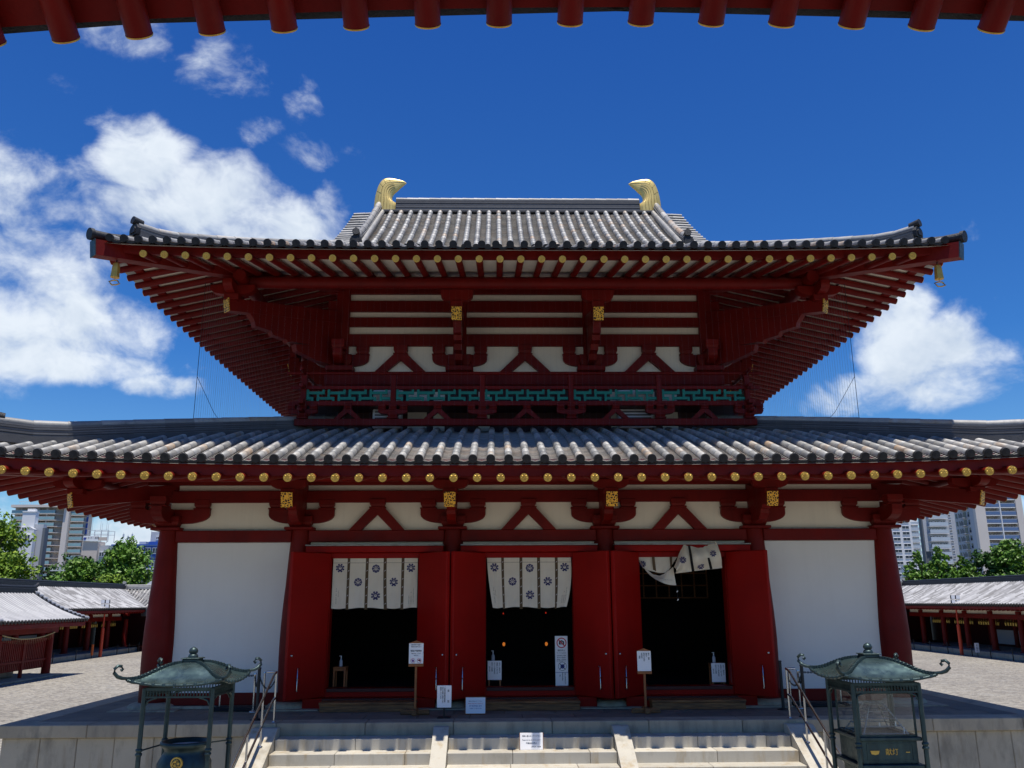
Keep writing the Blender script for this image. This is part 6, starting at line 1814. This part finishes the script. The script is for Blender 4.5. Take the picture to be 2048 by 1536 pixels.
# ------------------------------------------------------------------ the eave of the building the camera stands under
pg = thing('pagoda_eave', 'dark red eave overhead with round rafters and grey tile ends', 'eave', (0, -15.0, 5.0))
SL = 0.70
def pz(x): return 5.005 + 0.0250 * (x + 0.65) - 0.0112 * (x + 0.65) ** 2
for i in range(-10, 10):
    x = -0.65 + 0.387 * i
    z = pz(x)
    m = MB(); p0 = Vector((x, -13.5, z)); ax = Vector((0, 1, -SL)).normalized()
    m.cyl(p0, p0 - ax * 5.5, 0.070, 0.072, 18); o = m.build('rafter', RED, pg)
    m = MB(); m.cyl(p0 - ax * 0.003, p0 + ax * 0.006, 0.0722, 0.070, 24)
    m.cyl(p0 + ax * 0.006, p0 + ax * 0.012, 0.05, 0.045, 16); m.build('rafter_cap', 'gold', o)
def pbar(m, y0, y1, z0, z1, z0b=None, z1b=None):
    """bar along the bowed eave; z at the outer (y0) and inner (y1) faces, relative to the rafter axis height at the tip"""
    z0b = z0 if z0b is None else z0b; z1b = z1 if z1b is None else z1b
    prev = None
    for i in range(25):
        x = -5.2 + 9.2 * i / 24; z = pz(x)
        cur = [(x, y0, z + z0), (x, y1, z + z0b), (x, y1, z + z1b), (x, y0, z + z1)]
        if prev: m.add(prev + cur, [(0, 4, 5, 1), (1, 5, 6, 2), (2, 6, 7, 3), (3, 7, 4, 0)])
        prev = cur
m = MB(); pbar(m, -13.50, -13.78, 0.095, 0.33, 0.285, 0.50); m.build('fascia', RED, pg)
m = MB(); pbar(m, -13.785, -19.0, 0.29, 0.31, 3.94, 3.96); m.build('eave_boarding', RED, pg)
m = MB()
Pp = lambda u, v: Vector((u, -13.44 - 5.0 * v, pz(u) + 0.165 + 5.0 * SL * v + 0.10 * min(1.0, v * 12)))
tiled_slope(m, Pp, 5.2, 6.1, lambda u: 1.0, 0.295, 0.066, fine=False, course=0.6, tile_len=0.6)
m.grid([[Pp(-5.2 + 10.4 * i / 4, k) - Vector((0, 0, 0.05)) for k in (0, 1)] for i in range(5)], 2, False)
m.build('roof', ['tile_end', 'tile_end', 'tile_end'], pg)

# ------------------------------------------------------------------ trees
def leaf_crown(seed, lumps, n, size, up=0.35):
    """leaf-spray quads scattered through overlapping lumps; more at the skin, with gaps"""
    R = random.Random(seed); m = MB()
    tot = sum(l[3] ** 2 for l in lumps)
    for (cx, cy, cz_, r, sq) in lumps:
        k = int(n * r * r / tot)
        tone = R.uniform(-0.12, 0.12)
        subs = []
        for _ in range(max(10, int(k / 22))):
            d = Vector((R.gauss(0, 1), R.gauss(0, 1), R.gauss(0.15, 1))).normalized()
            subs.append((d * r * R.uniform(0.35, 1.05), r * R.uniform(0.20, 0.42), R.uniform(-0.14, 0.14)))
        for _ in range(k):
            so, sr, st = R.choice(subs)
            d = Vector((R.gauss(0, 1), R.gauss(0, 1), R.gauss(0, 1))).normalized()
            p = so + d * sr * R.uniform(0.5, 1.0) ** 0.5
            p.z *= sq
            p += Vector((cx, cy, cz_))
            nrm = (d + Vector((R.gauss(0, .5), R.gauss(0, .5), up + R.gauss(0, .5)))).normalized()
            a = nrm.cross(Vector((R.gauss(0, 1), R.gauss(0, 1), R.gauss(0, 1)))).normalized(); b = nrm.cross(a)
            s = size * R.uniform(0.6, 1.35)
            v = min(1, max(0, 0.5 + tone + st + R.gauss(0, 0.17)))
            m.add([p - a * s * .5, p + b * s * .28 - a * s * .1, p + a * s * .55, p - b * s * .28 + a * s * .05], [(0, 1, 2, 3)], 0, False, v)
    return m
def lumps_round(seed, w, h, n=20):
    R = random.Random(seed); L = []
    for i in range(n):
        a = R.uniform(0, 2 * pi); t = (i + 0.5) / n
        z = h * (0.18 + 0.74 * t); rad = w * 0.5 * sqrt(max(0.05, 1 - (2 * t - 0.75) ** 2 * 0.75)) * R.uniform(0.45, 0.78)
        L.append((cos(a * 1 + i * 2.4) * rad, sin(a + i * 2.4) * rad, z, w * R.uniform(0.18, 0.29), 0.8))
    L.append((0, 0, h * 0.55, w * 0.26, 0.9)); L.append((0, 0, h * 0.86, w * 0.2, 0.8))
    return L
def lumps_spire(seed, w, h, n=26):
    R = random.Random(seed); L = []
    for i in range(n):
        t = (i + 0.5) / n; rad = w * 0.5 * (1 - t) ** 0.75 * R.uniform(0.45, 0.9); a = i * 2.4 + R.uniform(-.4, .4)
        L.append((cos(a) * rad, sin(a) * rad, h * (0.25 + 0.70 * t), max(0.34, w * 0.27 * (1.10 - t)), 0.95))
    return L
def tree(name, x, y, w, ztop, lumps, seed, leafmat, label, n=5200, size=0.42, cat='tree', group='trees beyond the cloisters'):
    h = ztop - GZ
    t = thing(name, label, cat, (x, y, GZ), seed * 1.3, group, world=False)
    m = MB(); R = random.Random(seed)
    m.tube([(0, 0, -0.05), (0.05, 0.02, h * 0.2), (-0.04, 0.06, h * 0.45), (0.05, 0, h * 0.7)], 0.2, 10, rs=[w * 0.045, w * 0.036, w * 0.026, w * 0.012])
    for i in range(9):
        a = i * 2.4; z0 = h * (0.22 + 0.05 * i); r = w * 0.36
        m.tube([(0, 0, z0), (cos(a) * r * 0.5, sin(a) * r * 0.5, z0 + h * 0.09), (cos(a) * r, sin(a) * r, z0 + h * 0.22)], 0.1, 7, rs=[w * 0.018, w * 0.012, w * 0.005])
    m.build('trunk', 'bark', t)
    leaf_crown(seed, lumps(seed, w, h), n, size).build('crown', leafmat, t)
    return t
TG = 'trees beyond the cloisters'
tree('camphor_tree', -51.4, 70, 9.6, 10.6, lumps_round, 1, 'leaf_bright', 'tall yellow-green tree rising in front of the apartment tower', 17000, 0.40)
tree('camphor_tree', -56.5, 74, 9.0, 9.4, lumps_round, 2, 'leaf_bright', 'broad yellow-green tree at the outer edge beside the tallest yellow-green tree', 9000, 0.42)
tree('camphor_tree', -47.4, 67, 6.6, 6.4, lumps_round, 3, 'leaf_bright', 'lower yellow-green tree in front of the grey stepped annex of the tower', 11000, 0.36)
tree('camphor_tree', -41.2, 68, 5.6, 6.4, lumps_round, 4, 'leaf_green', 'rounded green tree in front of the beige block with the rooftop sign', 10000, 0.34)
tree('camphor_tree', -38.0, 70, 7.4, 8.0, lumps_round, 5, 'leaf_green', 'rounded green tree in front of the blue building', 15000, 0.36)
tree('camphor_tree', -36.0, 64, 4.4, 4.6, lumps_round, 6, 'leaf_bright', 'low yellow-green tree just over the cloister roof beside the outer column', 7500, 0.30)
tree('camphor_tree', -40.8, 62, 4.6, 4.0, lumps_round, 16, 'leaf_green', 'low green tree just over the cloister roof below the beige block', 6500, 0.30)
tree('evergreen_tree', -46.0, 78, 8.0, 6.6, lumps_round, 7, 'leaf_dark', 'dark evergreen tree at the foot of the apartment tower', 10000, 0.38)
tree('evergreen_tree', -43.4, 80, 6.6, 6.0, lumps_round, 17, 'leaf_dark', 'dark evergreen tree behind the utility pole', 8000, 0.38)
tree('ginkgo_tree', 42.3, 70, 5.6, 7.0, lumps_spire, 8, 'leaf_green', 'pointed green tree beside the outer hall column in front of the gridded white tower', 12000, 0.34)
tree('ginkgo_tree', 45.0, 71, 6.0, 7.6, lumps_spire, 9, 'leaf_green', 'tallest pointed green tree in front of the white balcony tower', 13000, 0.34)
tree('ginkgo_tree', 47.9, 72, 6.2, 6.6, lumps_spire, 10, 'leaf_green', 'pointed green tree in front of the grey tower with narrow windows', 12000, 0.34)
tree('ginkgo_tree', 43.2, 65, 5.0, 4.9, lumps_spire, 18, 'leaf_green', 'short pointed tree low over the cloister roof between two taller ones', 8000, 0.32)
tree('camphor_tree', 50.2, 72, 5.2, 6.9, lumps_round, 11, 'leaf_dark', 'dark rounded tree in front of the pale end wall of the balcony tower', 10000, 0.34)
tree('camphor_tree', 52.8, 71, 5.6, 7.9, lumps_round, 12, 'leaf_green', 'tall dense rounded tree in front of the blue-panelled balconies', 13000, 0.34)
tree('camphor_tree', 56.0, 72, 5.6, 7.6, lumps_round, 13, 'leaf_dark', 'dark rounded tree at the outer edge below the distant small tower', 10000, 0.34)
tree('camphor_tree', 51.0, 62, 4.6, 4.2, lumps_round, 14, 'leaf_green', 'low green shrubby tree just over the bright cloister roof', 7000, 0.30)
tree('camphor_tree', 47.0, 63, 4.4, 4.2, lumps_round, 15, 'leaf_green', 'low green tree over the cloister roof below the grey tower', 7000, 0.30)
tree('camphor_tree', 55.9, 62, 2.2, 10.2, lambda s, w, h: [(0.3, 0, h * 0.90, 0.55, 1.0), (0.55, 0.1, h * 0.93, 0.5, 1.0), (0.6, 0, h * 0.85, 0.4, 1.0)], 19, 'leaf_bright', 'sprig of a reddish-green tree poking in at the outer edge beside the distant tower', 700, 0.3)

t = thing('utility_pole', 'thin utility pole with transformer box among the dark trees', 'utility pole', (-42.6, 67, GZ))
m = MB(); m.cyl((-42.6, 67, GZ), (-42.6, 67, 5.4), 0.16, 0.12, 10); m.build('pole', 'plant_grey', t)
for z, w in ((5.0, 0.9), (4.5, 0.7)):
    m = MB(); m.bbox(-42.6 - w, -42.6 + w * 0.6, 66.93, 67.05, z, z + 0.1, 0.01)
    for q in (-0.8, -0.4, 0.4): m.cyl((-42.6 + q * w, 67, z + 0.1), (-42.6 + q * w, 67, z + 0.25), 0.04, 0.03, 6)
    m.build('cross_arm', 'plant_grey', t)
m = MB(); m.cyl((-42.25, 66.9, 3.6), (-42.25, 66.9, 4.6), 0.28, 0.28, 12); m.build('transformer', 'wall_white', t)

# ------------------------------------------------------------------ city buildings
def wall_box(par, x0, x1, y0, y1, z0, z1, mt, name='wall'):
    m = MB(); m.box(x0, x1, y0, y1, z0, z1); return m.build(name, mt, par)
def win(par, x0, x1, y, z0, z1, d=0.12, mt='window_dark', frame='wall_white'):
    m = MB(); m.box(x0 + 0.06, x1 - 0.06, y - d, y - d + 0.03, z0 + 0.06, z1 - 0.06); w = m.build('window', mt, par)
    f = MB()
    f.box(x0, x1, y - d - 0.05, y + 0.002, z0 - 0.04, z0 + 0.06); f.box(x0, x1, y - d - 0.05, y + 0.002, z1 - 0.06, z1 + 0.03)
    f.box(x0, x0 + 0.06, y - d - 0.05, y + 0.002, z0 + 0.061, z1 - 0.061); f.box(x1 - 0.06, x1, y - d - 0.05, y + 0.002, z0 + 0.061, z1 - 0.061)
    f.box((x0 + x1) / 2 - 0.03, (x0 + x1) / 2 + 0.03, y - d - 0.04, y + 0.001, z0 + 0.061, z1 - 0.061)
    f.build('window_frame', frame, w)
def balcony(par, x0, x1, y, z, depth, hp, panel, slab='wall_white', rail=True):
    m = MB(); m.box(x0, x1, y - depth, y - 0.002, z - 0.16, z); o = m.build('balcony', slab, par)
    m = MB(); m.box(x0 + 0.03, x1 - 0.03, y - depth + 0.02, y - depth + 0.07, z + 0.06, z + hp)
    m.build('parapet', panel, o)
    if rail:
        m = MB(); m.box(x0 + 0.02, x1 - 0.02, y - depth + 0.01, y - depth + 0.09, z + hp + 0.002, z + hp + 0.06); m.build('handrail', slab, o)

# apartment tower with green glass balconies
t = thing('apartment_tower', 'beige apartment tower with rows of green-glass balconies and a chamfered corner', 'apartment tower', (-103, 184, GZ))
X0, XA, XB, XC = -111.3, -101.4, -99.2, -94.7; Y = 180.0
wall_box(t, X0, XA, Y + 1.6, Y + 4.2, GZ, 23.4, 'wall_tan')
m = MB(); m.add([(XA + 0.01, Y + 1.6, GZ), (XB, Y + 3.2, GZ), (XB, Y + 4.2, GZ), (XA + 0.01, Y + 4.2, GZ), (XA + 0.01, Y + 1.6, 23.4), (XB, Y + 3.2, 23.4), (XB, Y + 4.2, 23.4), (XA + 0.01, Y + 4.2, 23.4)], [(0, 1, 5, 4), (1, 2, 6, 5), (4, 5, 6, 7), (3, 0, 4, 7)]); m.build('wall', 'wall_tan', t)
wall_box(t, XB + 0.01, XC, Y + 2.4, Y + 4.2, GZ, 23.4, 'wall_tan')
m = MB(); m.box(XB - 0.45, XB + 0.75, Y + 0.5, Y + 3.5, GZ, 23.6); m.build('pilaster', 'wall_beige', t)
m = MB(); m.box(X0 - 0.2, XB + 0.2, Y - 0.1, Y + 4.4, 23.41, 24.0); m.box(XB + 0.8, XC + 0.1, Y + 1.1, Y + 4.4, 23.41, 23.8); m.build('roof_slab', 'wall_beige', t)
m = MB()
for i in range(24): m.cyl((X0 + 1 + i * 0.42, Y + 1, 24.0), (X0 + 1 + i * 0.42, Y + 1, 24.9), 0.03, 0.03, 4)
m.box(X0 + 0.9, X0 + 10.8, Y + 0.97, Y + 1.03, 24.85, 24.92); m.build('roof_railing', 'plant_grey', t)
fl = 1.42
for k in range(14):
    z = 22.0 - fl * (k + 0.0)
    if z < 3: break
    balcony(t, X0, XA, Y + 1.6, z, 1.5, 0.72, 'balcony_glass', 'wall_beige')
    o = MB(); o.add([(XA, Y + 0.1, z - .16), (XB - 0.4, Y + 1.9, z - .16), (XB - 0.4, Y + 3.0, z - .16), (XA, Y + 1.55, z - .16), (XA, Y + 0.1, z), (XB - 0.4, Y + 1.9, z), (XB - 0.4, Y + 3.0, z), (XA, Y + 1.55, z)], [(0, 1, 5, 4), (4, 5, 6, 7), (3, 2, 1, 0), (1, 2, 6, 5)]); o.build('balcony', 'wall_beige', t)
    balcony(t, XB + 0.9, XC - 0.6, Y + 2.4, z - 0.25, 1.1, 0.72, 'balcony_glass', 'wall_beige')
    for i, xx in enumerate((X0 + 0.5, X0 + 2.4, X0 + 4.3, X0 + 6.2, X0 + 8.1)):
        win(t, xx, xx + 1.25, Y + 1.6, z + 0.10, z + 1.05, 0.06, 'window_dark', 'wall_tan')
    win(t, XB + 1.2, XB + 1.95, Y + 2.4, z - 0.15, z + 0.75, 0.06, 'window_dark', 'wall_tan'); win(t, XB + 2.4, XB + 3.1, Y + 2.4, z - 0.15, z + 0.75, 0.06, 'window_dark', 'wall_tan')
    m = MB(); m.box(XC - 0.45, XC - 0.05, Y + 2.3, Y + 2.39, z - 0.3, z + 0.8); m.build('dark_bay', 'wall_blue', t)
    for xx in (X0 + 2.1, X0 + 4.05, X0 + 5.95, X0 + 7.85):
        m = MB(); m.box(xx, xx + 0.08, Y + 0.25, Y + 1.59, z + 0.001, z + 1.2); m.build('partition', 'wall_beige', t)
# white stepped annex in front
t = thing('office_block', 'white windowless stair block stepping down in front of the apartment tower', 'office block', (-103, 150, GZ))
wall_box(t, -92.25, -89.75, 150, 151.2, GZ, 19.2, 'wall_white'); wall_box(t, -89.74, -88.1, 150.3, 151.5, GZ, 16.9, 'wall_cool'); wall_box(t, -91.0, -89.1, 148.9, 149.99, GZ, 15.6, 'wall_white', 'bay')
m = MB(); m.prism([(-0.95, 0.0), (0.95, 0.0), (0.95, 0.25), (0.0, 0.75), (-0.95, 0.25)], (-90.05, 149.45, 15.6), (1, 0, 0), (0, 0, 1), 1.08); m.build('bay_roof', 'wall_cool', t)
wall_box(t, -88.09, -87.6, 150.1, 151.5, GZ, 16.2, 'wall_dim', 'dark_fin')
win(t, -90.6, -89.6, 148.9, 13.9, 14.8); win(t, -92.0, -91.4, 150, 15.5, 16.3)
m = MB(); m.box(-92.3, -89.7, 149.9, 151.3, 19.2, 19.4); m.box(-91.5, -90.0, 150.2, 150.9, 19.4, 19.9); m.build('roof_slab', 'wall_white', t)
# beige block with rooftop sign
t = thing('sign_building', 'beige block with a white rooftop sign, steel frame and aerials', 'office block', (-73, 142, GZ))
wall_box(t, -75.4, -72.6, 140, 143, GZ, 12.9, 'wall_tan'); wall_box(t, -72.59, -70.9, 140.6, 143, GZ, 12.2, 'wall_cool'); wall_box(t, -77.2, -75.41, 141, 143, GZ, 10.2, 'wall_white')
win(t, -72.4, -71.5, 140.6, 10.2, 11.0); win(t, -76.9, -75.9, 141, 8.2, 9.2); win(t, -76.9, -75.9, 141, 5.7, 6.7)
m = MB(); m.box(-75.2, -72.5, 139.7, 139.9, 12.95, 13.85); o = m.build('sign_board', 'sign_white', t)
text_mesh('lettering', 'エネマー保険', 0.42, 'ink', facing(-73.6, 139.68, 13.45), o)
m = MB(); m.prism([(0, 0.25), (0.2, 0.05), (0.25, -0.15), (0, -0.28), (-0.25, -0.15), (-0.2, 0.05)], (-74.9, 139.68, 13.4), (1, 0, 0), (0, 0, 1), 0.04); m.build('sign_emblem', 'ink_blue', o)
m = MB(); m.box(-72.45, -71.0, 139.7, 139.85, 13.0, 13.6); m.build('sign_back', 'wall_tan', t)
m = MB()
for x in (-74.8, -73.6, -72.4, -71.1):
    for y in (140.5, 143): m.cyl((x, y, 12.8), (x, y, 14.9), 0.06, 0.06, 5)
for z in (14.2, 14.9):
    m.beam((-74.8, 140.5, z), (-71.1, 140.5, z), 0.08, 0.08); m.beam((-74.8, 143, z), (-71.1, 143, z), 0.08, 0.08)
m.build('steel_frame', 'plant_grey', t)
for x, h in ((-74.4, 17.2), (-72.9, 16.6), (-72.6, 16.3), (-71.8, 16.7), (-71.5, 16.2)):
    m = MB(); m.cyl((x, 141, 14.9), (x, 141, h), 0.035, 0.02, 5); m.build('aerial', 'plant_grey', t)
# blue building
t = thing('blue_building', 'blue flat-roofed building with glazed bands and rooftop plant', 'office block', (-69, 155, GZ))
wall_box(t, -74.6, -63.5, 150, 165, GZ, 13.0, 'wall_blue'); wall_box(t, -68.0, -64.0, 152, 160, 13.0, 15.5, 'wall_cool', 'roof_house')
for k in range(4):
    z = 11.2 - 2.4 * k
    for xx in (-74.0, -72.6, -71.2, -69.4, -68.0, -66.6, -65.2): win(t, xx, xx + 1.1, 150, z, z + 1.1, 0.1, 'window_dark', 'balcony_pale')
    m = MB(); m.box(-74.6, -63.5, 149.85, 149.99, z + 1.5, z + 1.62); m.build('string_band', 'balcony_blue', t)
m = MB(); m.box(-70.4, -69.9, 149.7, 149.99, GZ, 12.9); m.build('pilaster', 'wall_cool', t)
m = MB(); m.box(-68.1, -63.9, 151.5, 151.99, 13.1, 13.6); m.build('roof_railing', 'wall_blue', t)
win(t, -66.9, -66.3, 152, 14.0, 14.6)
m = MB(); m.box(-70.5, -69.2, 153, 154.5, 13.0, 13.7); m.build('plant_unit', 'plant_grey', t)
for x, h in ((-73.3, 15.4), (-72.4, 15.0), (-71.6, 15.4), (-67.9, 17.4), (-66.2, 17.0)):
    m = MB(); m.cyl((x, 152, 13), (x, 152, h), 0.05, 0.03, 5); m.box(x - 0.12, x + 0.12, 151.9, 152.1, h - 0.9, h - 0.3); m.build('aerial', 'plant_grey', t)
t = thing('white_building', 'white low building with a small dark window behind the outer hall column', 'office block', (-60, 130, GZ))
wall_box(t, -60.0, -52.0, 128, 138, GZ, 7.4, 'wall_white'); win(t, -59.6, -58.8, 128, 5.4, 6.1); win(t, -59.6, -58.8, 128, 3.0, 3.7)
m = MB(); m.box(-60.1, -51.9, 127.9, 138.1, 7.4, 7.6); m.build('roof_slab', 'wall_white', t)

# towers beyond the other cloister
t = thing('grid_tower', 'white tower with a regular grid of small windows beside the outer hall column', 'apartment tower', (112, 225, GZ))
wall_box(t, 103.0, 115.2, 220, 226, GZ, 27.0, 'wall_white'); wall_box(t, 115.21, 118.0, 221.5, 226, GZ, 25.6, 'wall_white')
for k in range(10):
    z = 22.6 - 1.62 * k
    for xx in (104.6, 107.2, 109.9, 112.6): win(t, xx, xx + 2.0, 220, z, z + 0.85, 0.05)
    balcony(t, 115.3, 117.9, 221.5, z - 0.3, 0.9, 0.7, 'balcony_pale')
t = thing('balcony_tower', 'slim white tower with stacked balconies, its lower storeys clad in black', 'apartment tower', (106, 195, GZ))
wall_box(t, 103.6, 109.9, 190, 191.5, 13.2, 25.5, 'wall_cool'); wall_box(t, 103.6, 109.9, 190.3, 191.5, GZ, 13.19, 'wall_dim')
m = MB(); m.box(103.3, 103.59, 190.1, 191.5, GZ, 25.5); m.build('edge_fin', 'wall_dim', t)
for k in range(12):
    z = 22.8 - 1.78 * k
    if z < 2: break
    balcony(t, 104.6, 109.3, 190, z, 1.1, 0.85, 'balcony_pale'); 
    for xx in (104.9, 106.4, 107.9): win(t, xx, xx + 1.2, 190 if z > 13.2 else 190.3, z + 0.1, z + 1.25, 0.06)
t = thing('window_tower', 'pale tower with one column of small square windows behind the slim balcony tower', 'apartment tower', (111, 201, GZ))
wall_box(t, 109.91, 113.4, 191, 196, GZ, 26.5, 'wall_cool')
for k in range(17):
    z = 24.0 - 1.25 * k
    win(t, 110.5, 111.15, 191, z, z + 0.6, 0.05)
t = thing('large_tower', 'large grey tower with narrow windows on its flank and blue-panelled balconies', 'apartment tower', (96, 158, GZ))
wall_box(t, 93.9, 95.9, 149.3, 157.2, GZ, 27.0, 'wall_beige'); wall_box(t, 95.91, 102.2, 151.0, 157, GZ, 26.5, 'wall_tan'); wall_box(t, 102.21, 103.5, 149.4, 157, GZ, 27.0, 'wall_beige')
m = MB(); m.box(93.86, 93.899, 150.2, 157.1, GZ, 26.8); m.build('flank_wall', 'wall_cool', t)
m = MB(); m.box(98.95, 99.15, 149.5, 150.99, GZ, 26.5); m.build('fin', 'wall_white', t)
def flank_win(y0, y1, z0, z1):
    m = MB(); m.box(93.80, 93.83, y0, y1, z0, z1); w = m.build('window', 'window_dark', t)
    f = MB(); f.box(93.77, 93.86, y0 - 0.05, y1 + 0.05, z0 - 0.08, z0 - 0.001); f.box(93.77, 93.86, y0 - 0.05, y1 + 0.05, z1 + 0.001, z1 + 0.06); f.build('window_frame', 'wall_cool', w)
for k in range(13):
    z = 24.2 - 1.55 * k
    if z < 1: break
    balcony(t, 95.95, 98.94, 151.0, z, 1.4, 0.72, 'balcony_blue'); balcony(t, 99.16, 102.2, 151.0, z, 1.4, 0.72, 'balcony_blue')
    for xx in (96.2, 97.6, 99.4, 100.8): win(t, xx, xx + 1.15, 151.0, z + 0.1, z + 1.1, 0.06, 'window_dark', 'wall_tan')
    for yy, w in ((156.1, 0.65), (155.3, 0.3), (154.5, 0.4), (151.6, 0.55)): flank_win(yy, yy + w, z - 0.1, z + 0.85)
    m = MB(); m.box(93.0, 93.85, 152.6, 154.0, z - 0.36, z - 0.2); o = m.build('balcony', 'wall_cool', t)
    m = MB(); m.box(93.02, 93.07, 152.62, 153.98, z - 0.14, z + 0.5); m.build('parapet', 'wall_dim', o)
    m = MB(); m.box(93.82, 93.858, 152.8, 153.8, z - 0.15, z + 0.9); m.build('window', 'window_dark', t)
t = thing('distant_tower', 'small distant tower with striped window bands beyond the large grey tower', 'apartment tower', (170, 265, GZ))
wall_box(t, 166.5, 170.2, 260, 262.5, GZ, 26.5, 'wall_white'); wall_box(t, 170.21, 173.0, 261, 262.5, GZ, 25.2, 'wall_white')
m = MB(); m.box(167.2, 169.5, 260.5, 262, 26.5, 27.3); m.build('roof_house', 'wall_white', t)
for k in range(9):
    z = 24.4 - 1.9 * k
    win(t, 167.0, 169.6, 260, z, z + 0.8, 0.05); win(t, 170.6, 172.6, 261, z - 1.0, z - 0.3, 0.05)
t = thing('glass_building', 'low dark glazed building behind the trees below the distant small tower', 'office block', (126, 200, GZ))
wall_box(t, 131.5, 142.0, 205, 215, GZ, 13.2, 'wall_dim')
for k in range(2): win(t, 132.0, 138.0, 205, 10.2 - 2.5 * k, 11.6 - 2.5 * k, 0.05)
t = thing('steel_gantry', 'small grey arched roof monitor between the two towers above the pointed trees', 'roof structure', (88, 150, GZ))
wall_box(t, 79.6, 82.0, 150, 153, GZ, 8.2, 'wall_white')
m = MB(); m.tube([(79.8 + 1.0 * k / 8, 150.5, 8.2 + 1.1 * sin(pi * k / 8)) for k in range(9)], 0.09, 6); m.tube([(81.0 + 0.9 * k / 8, 150.5, 8.2 + 0.8 * sin(pi * k / 8)) for k in range(9)], 0.09, 6); m.build('arch', 'plant_grey', t)
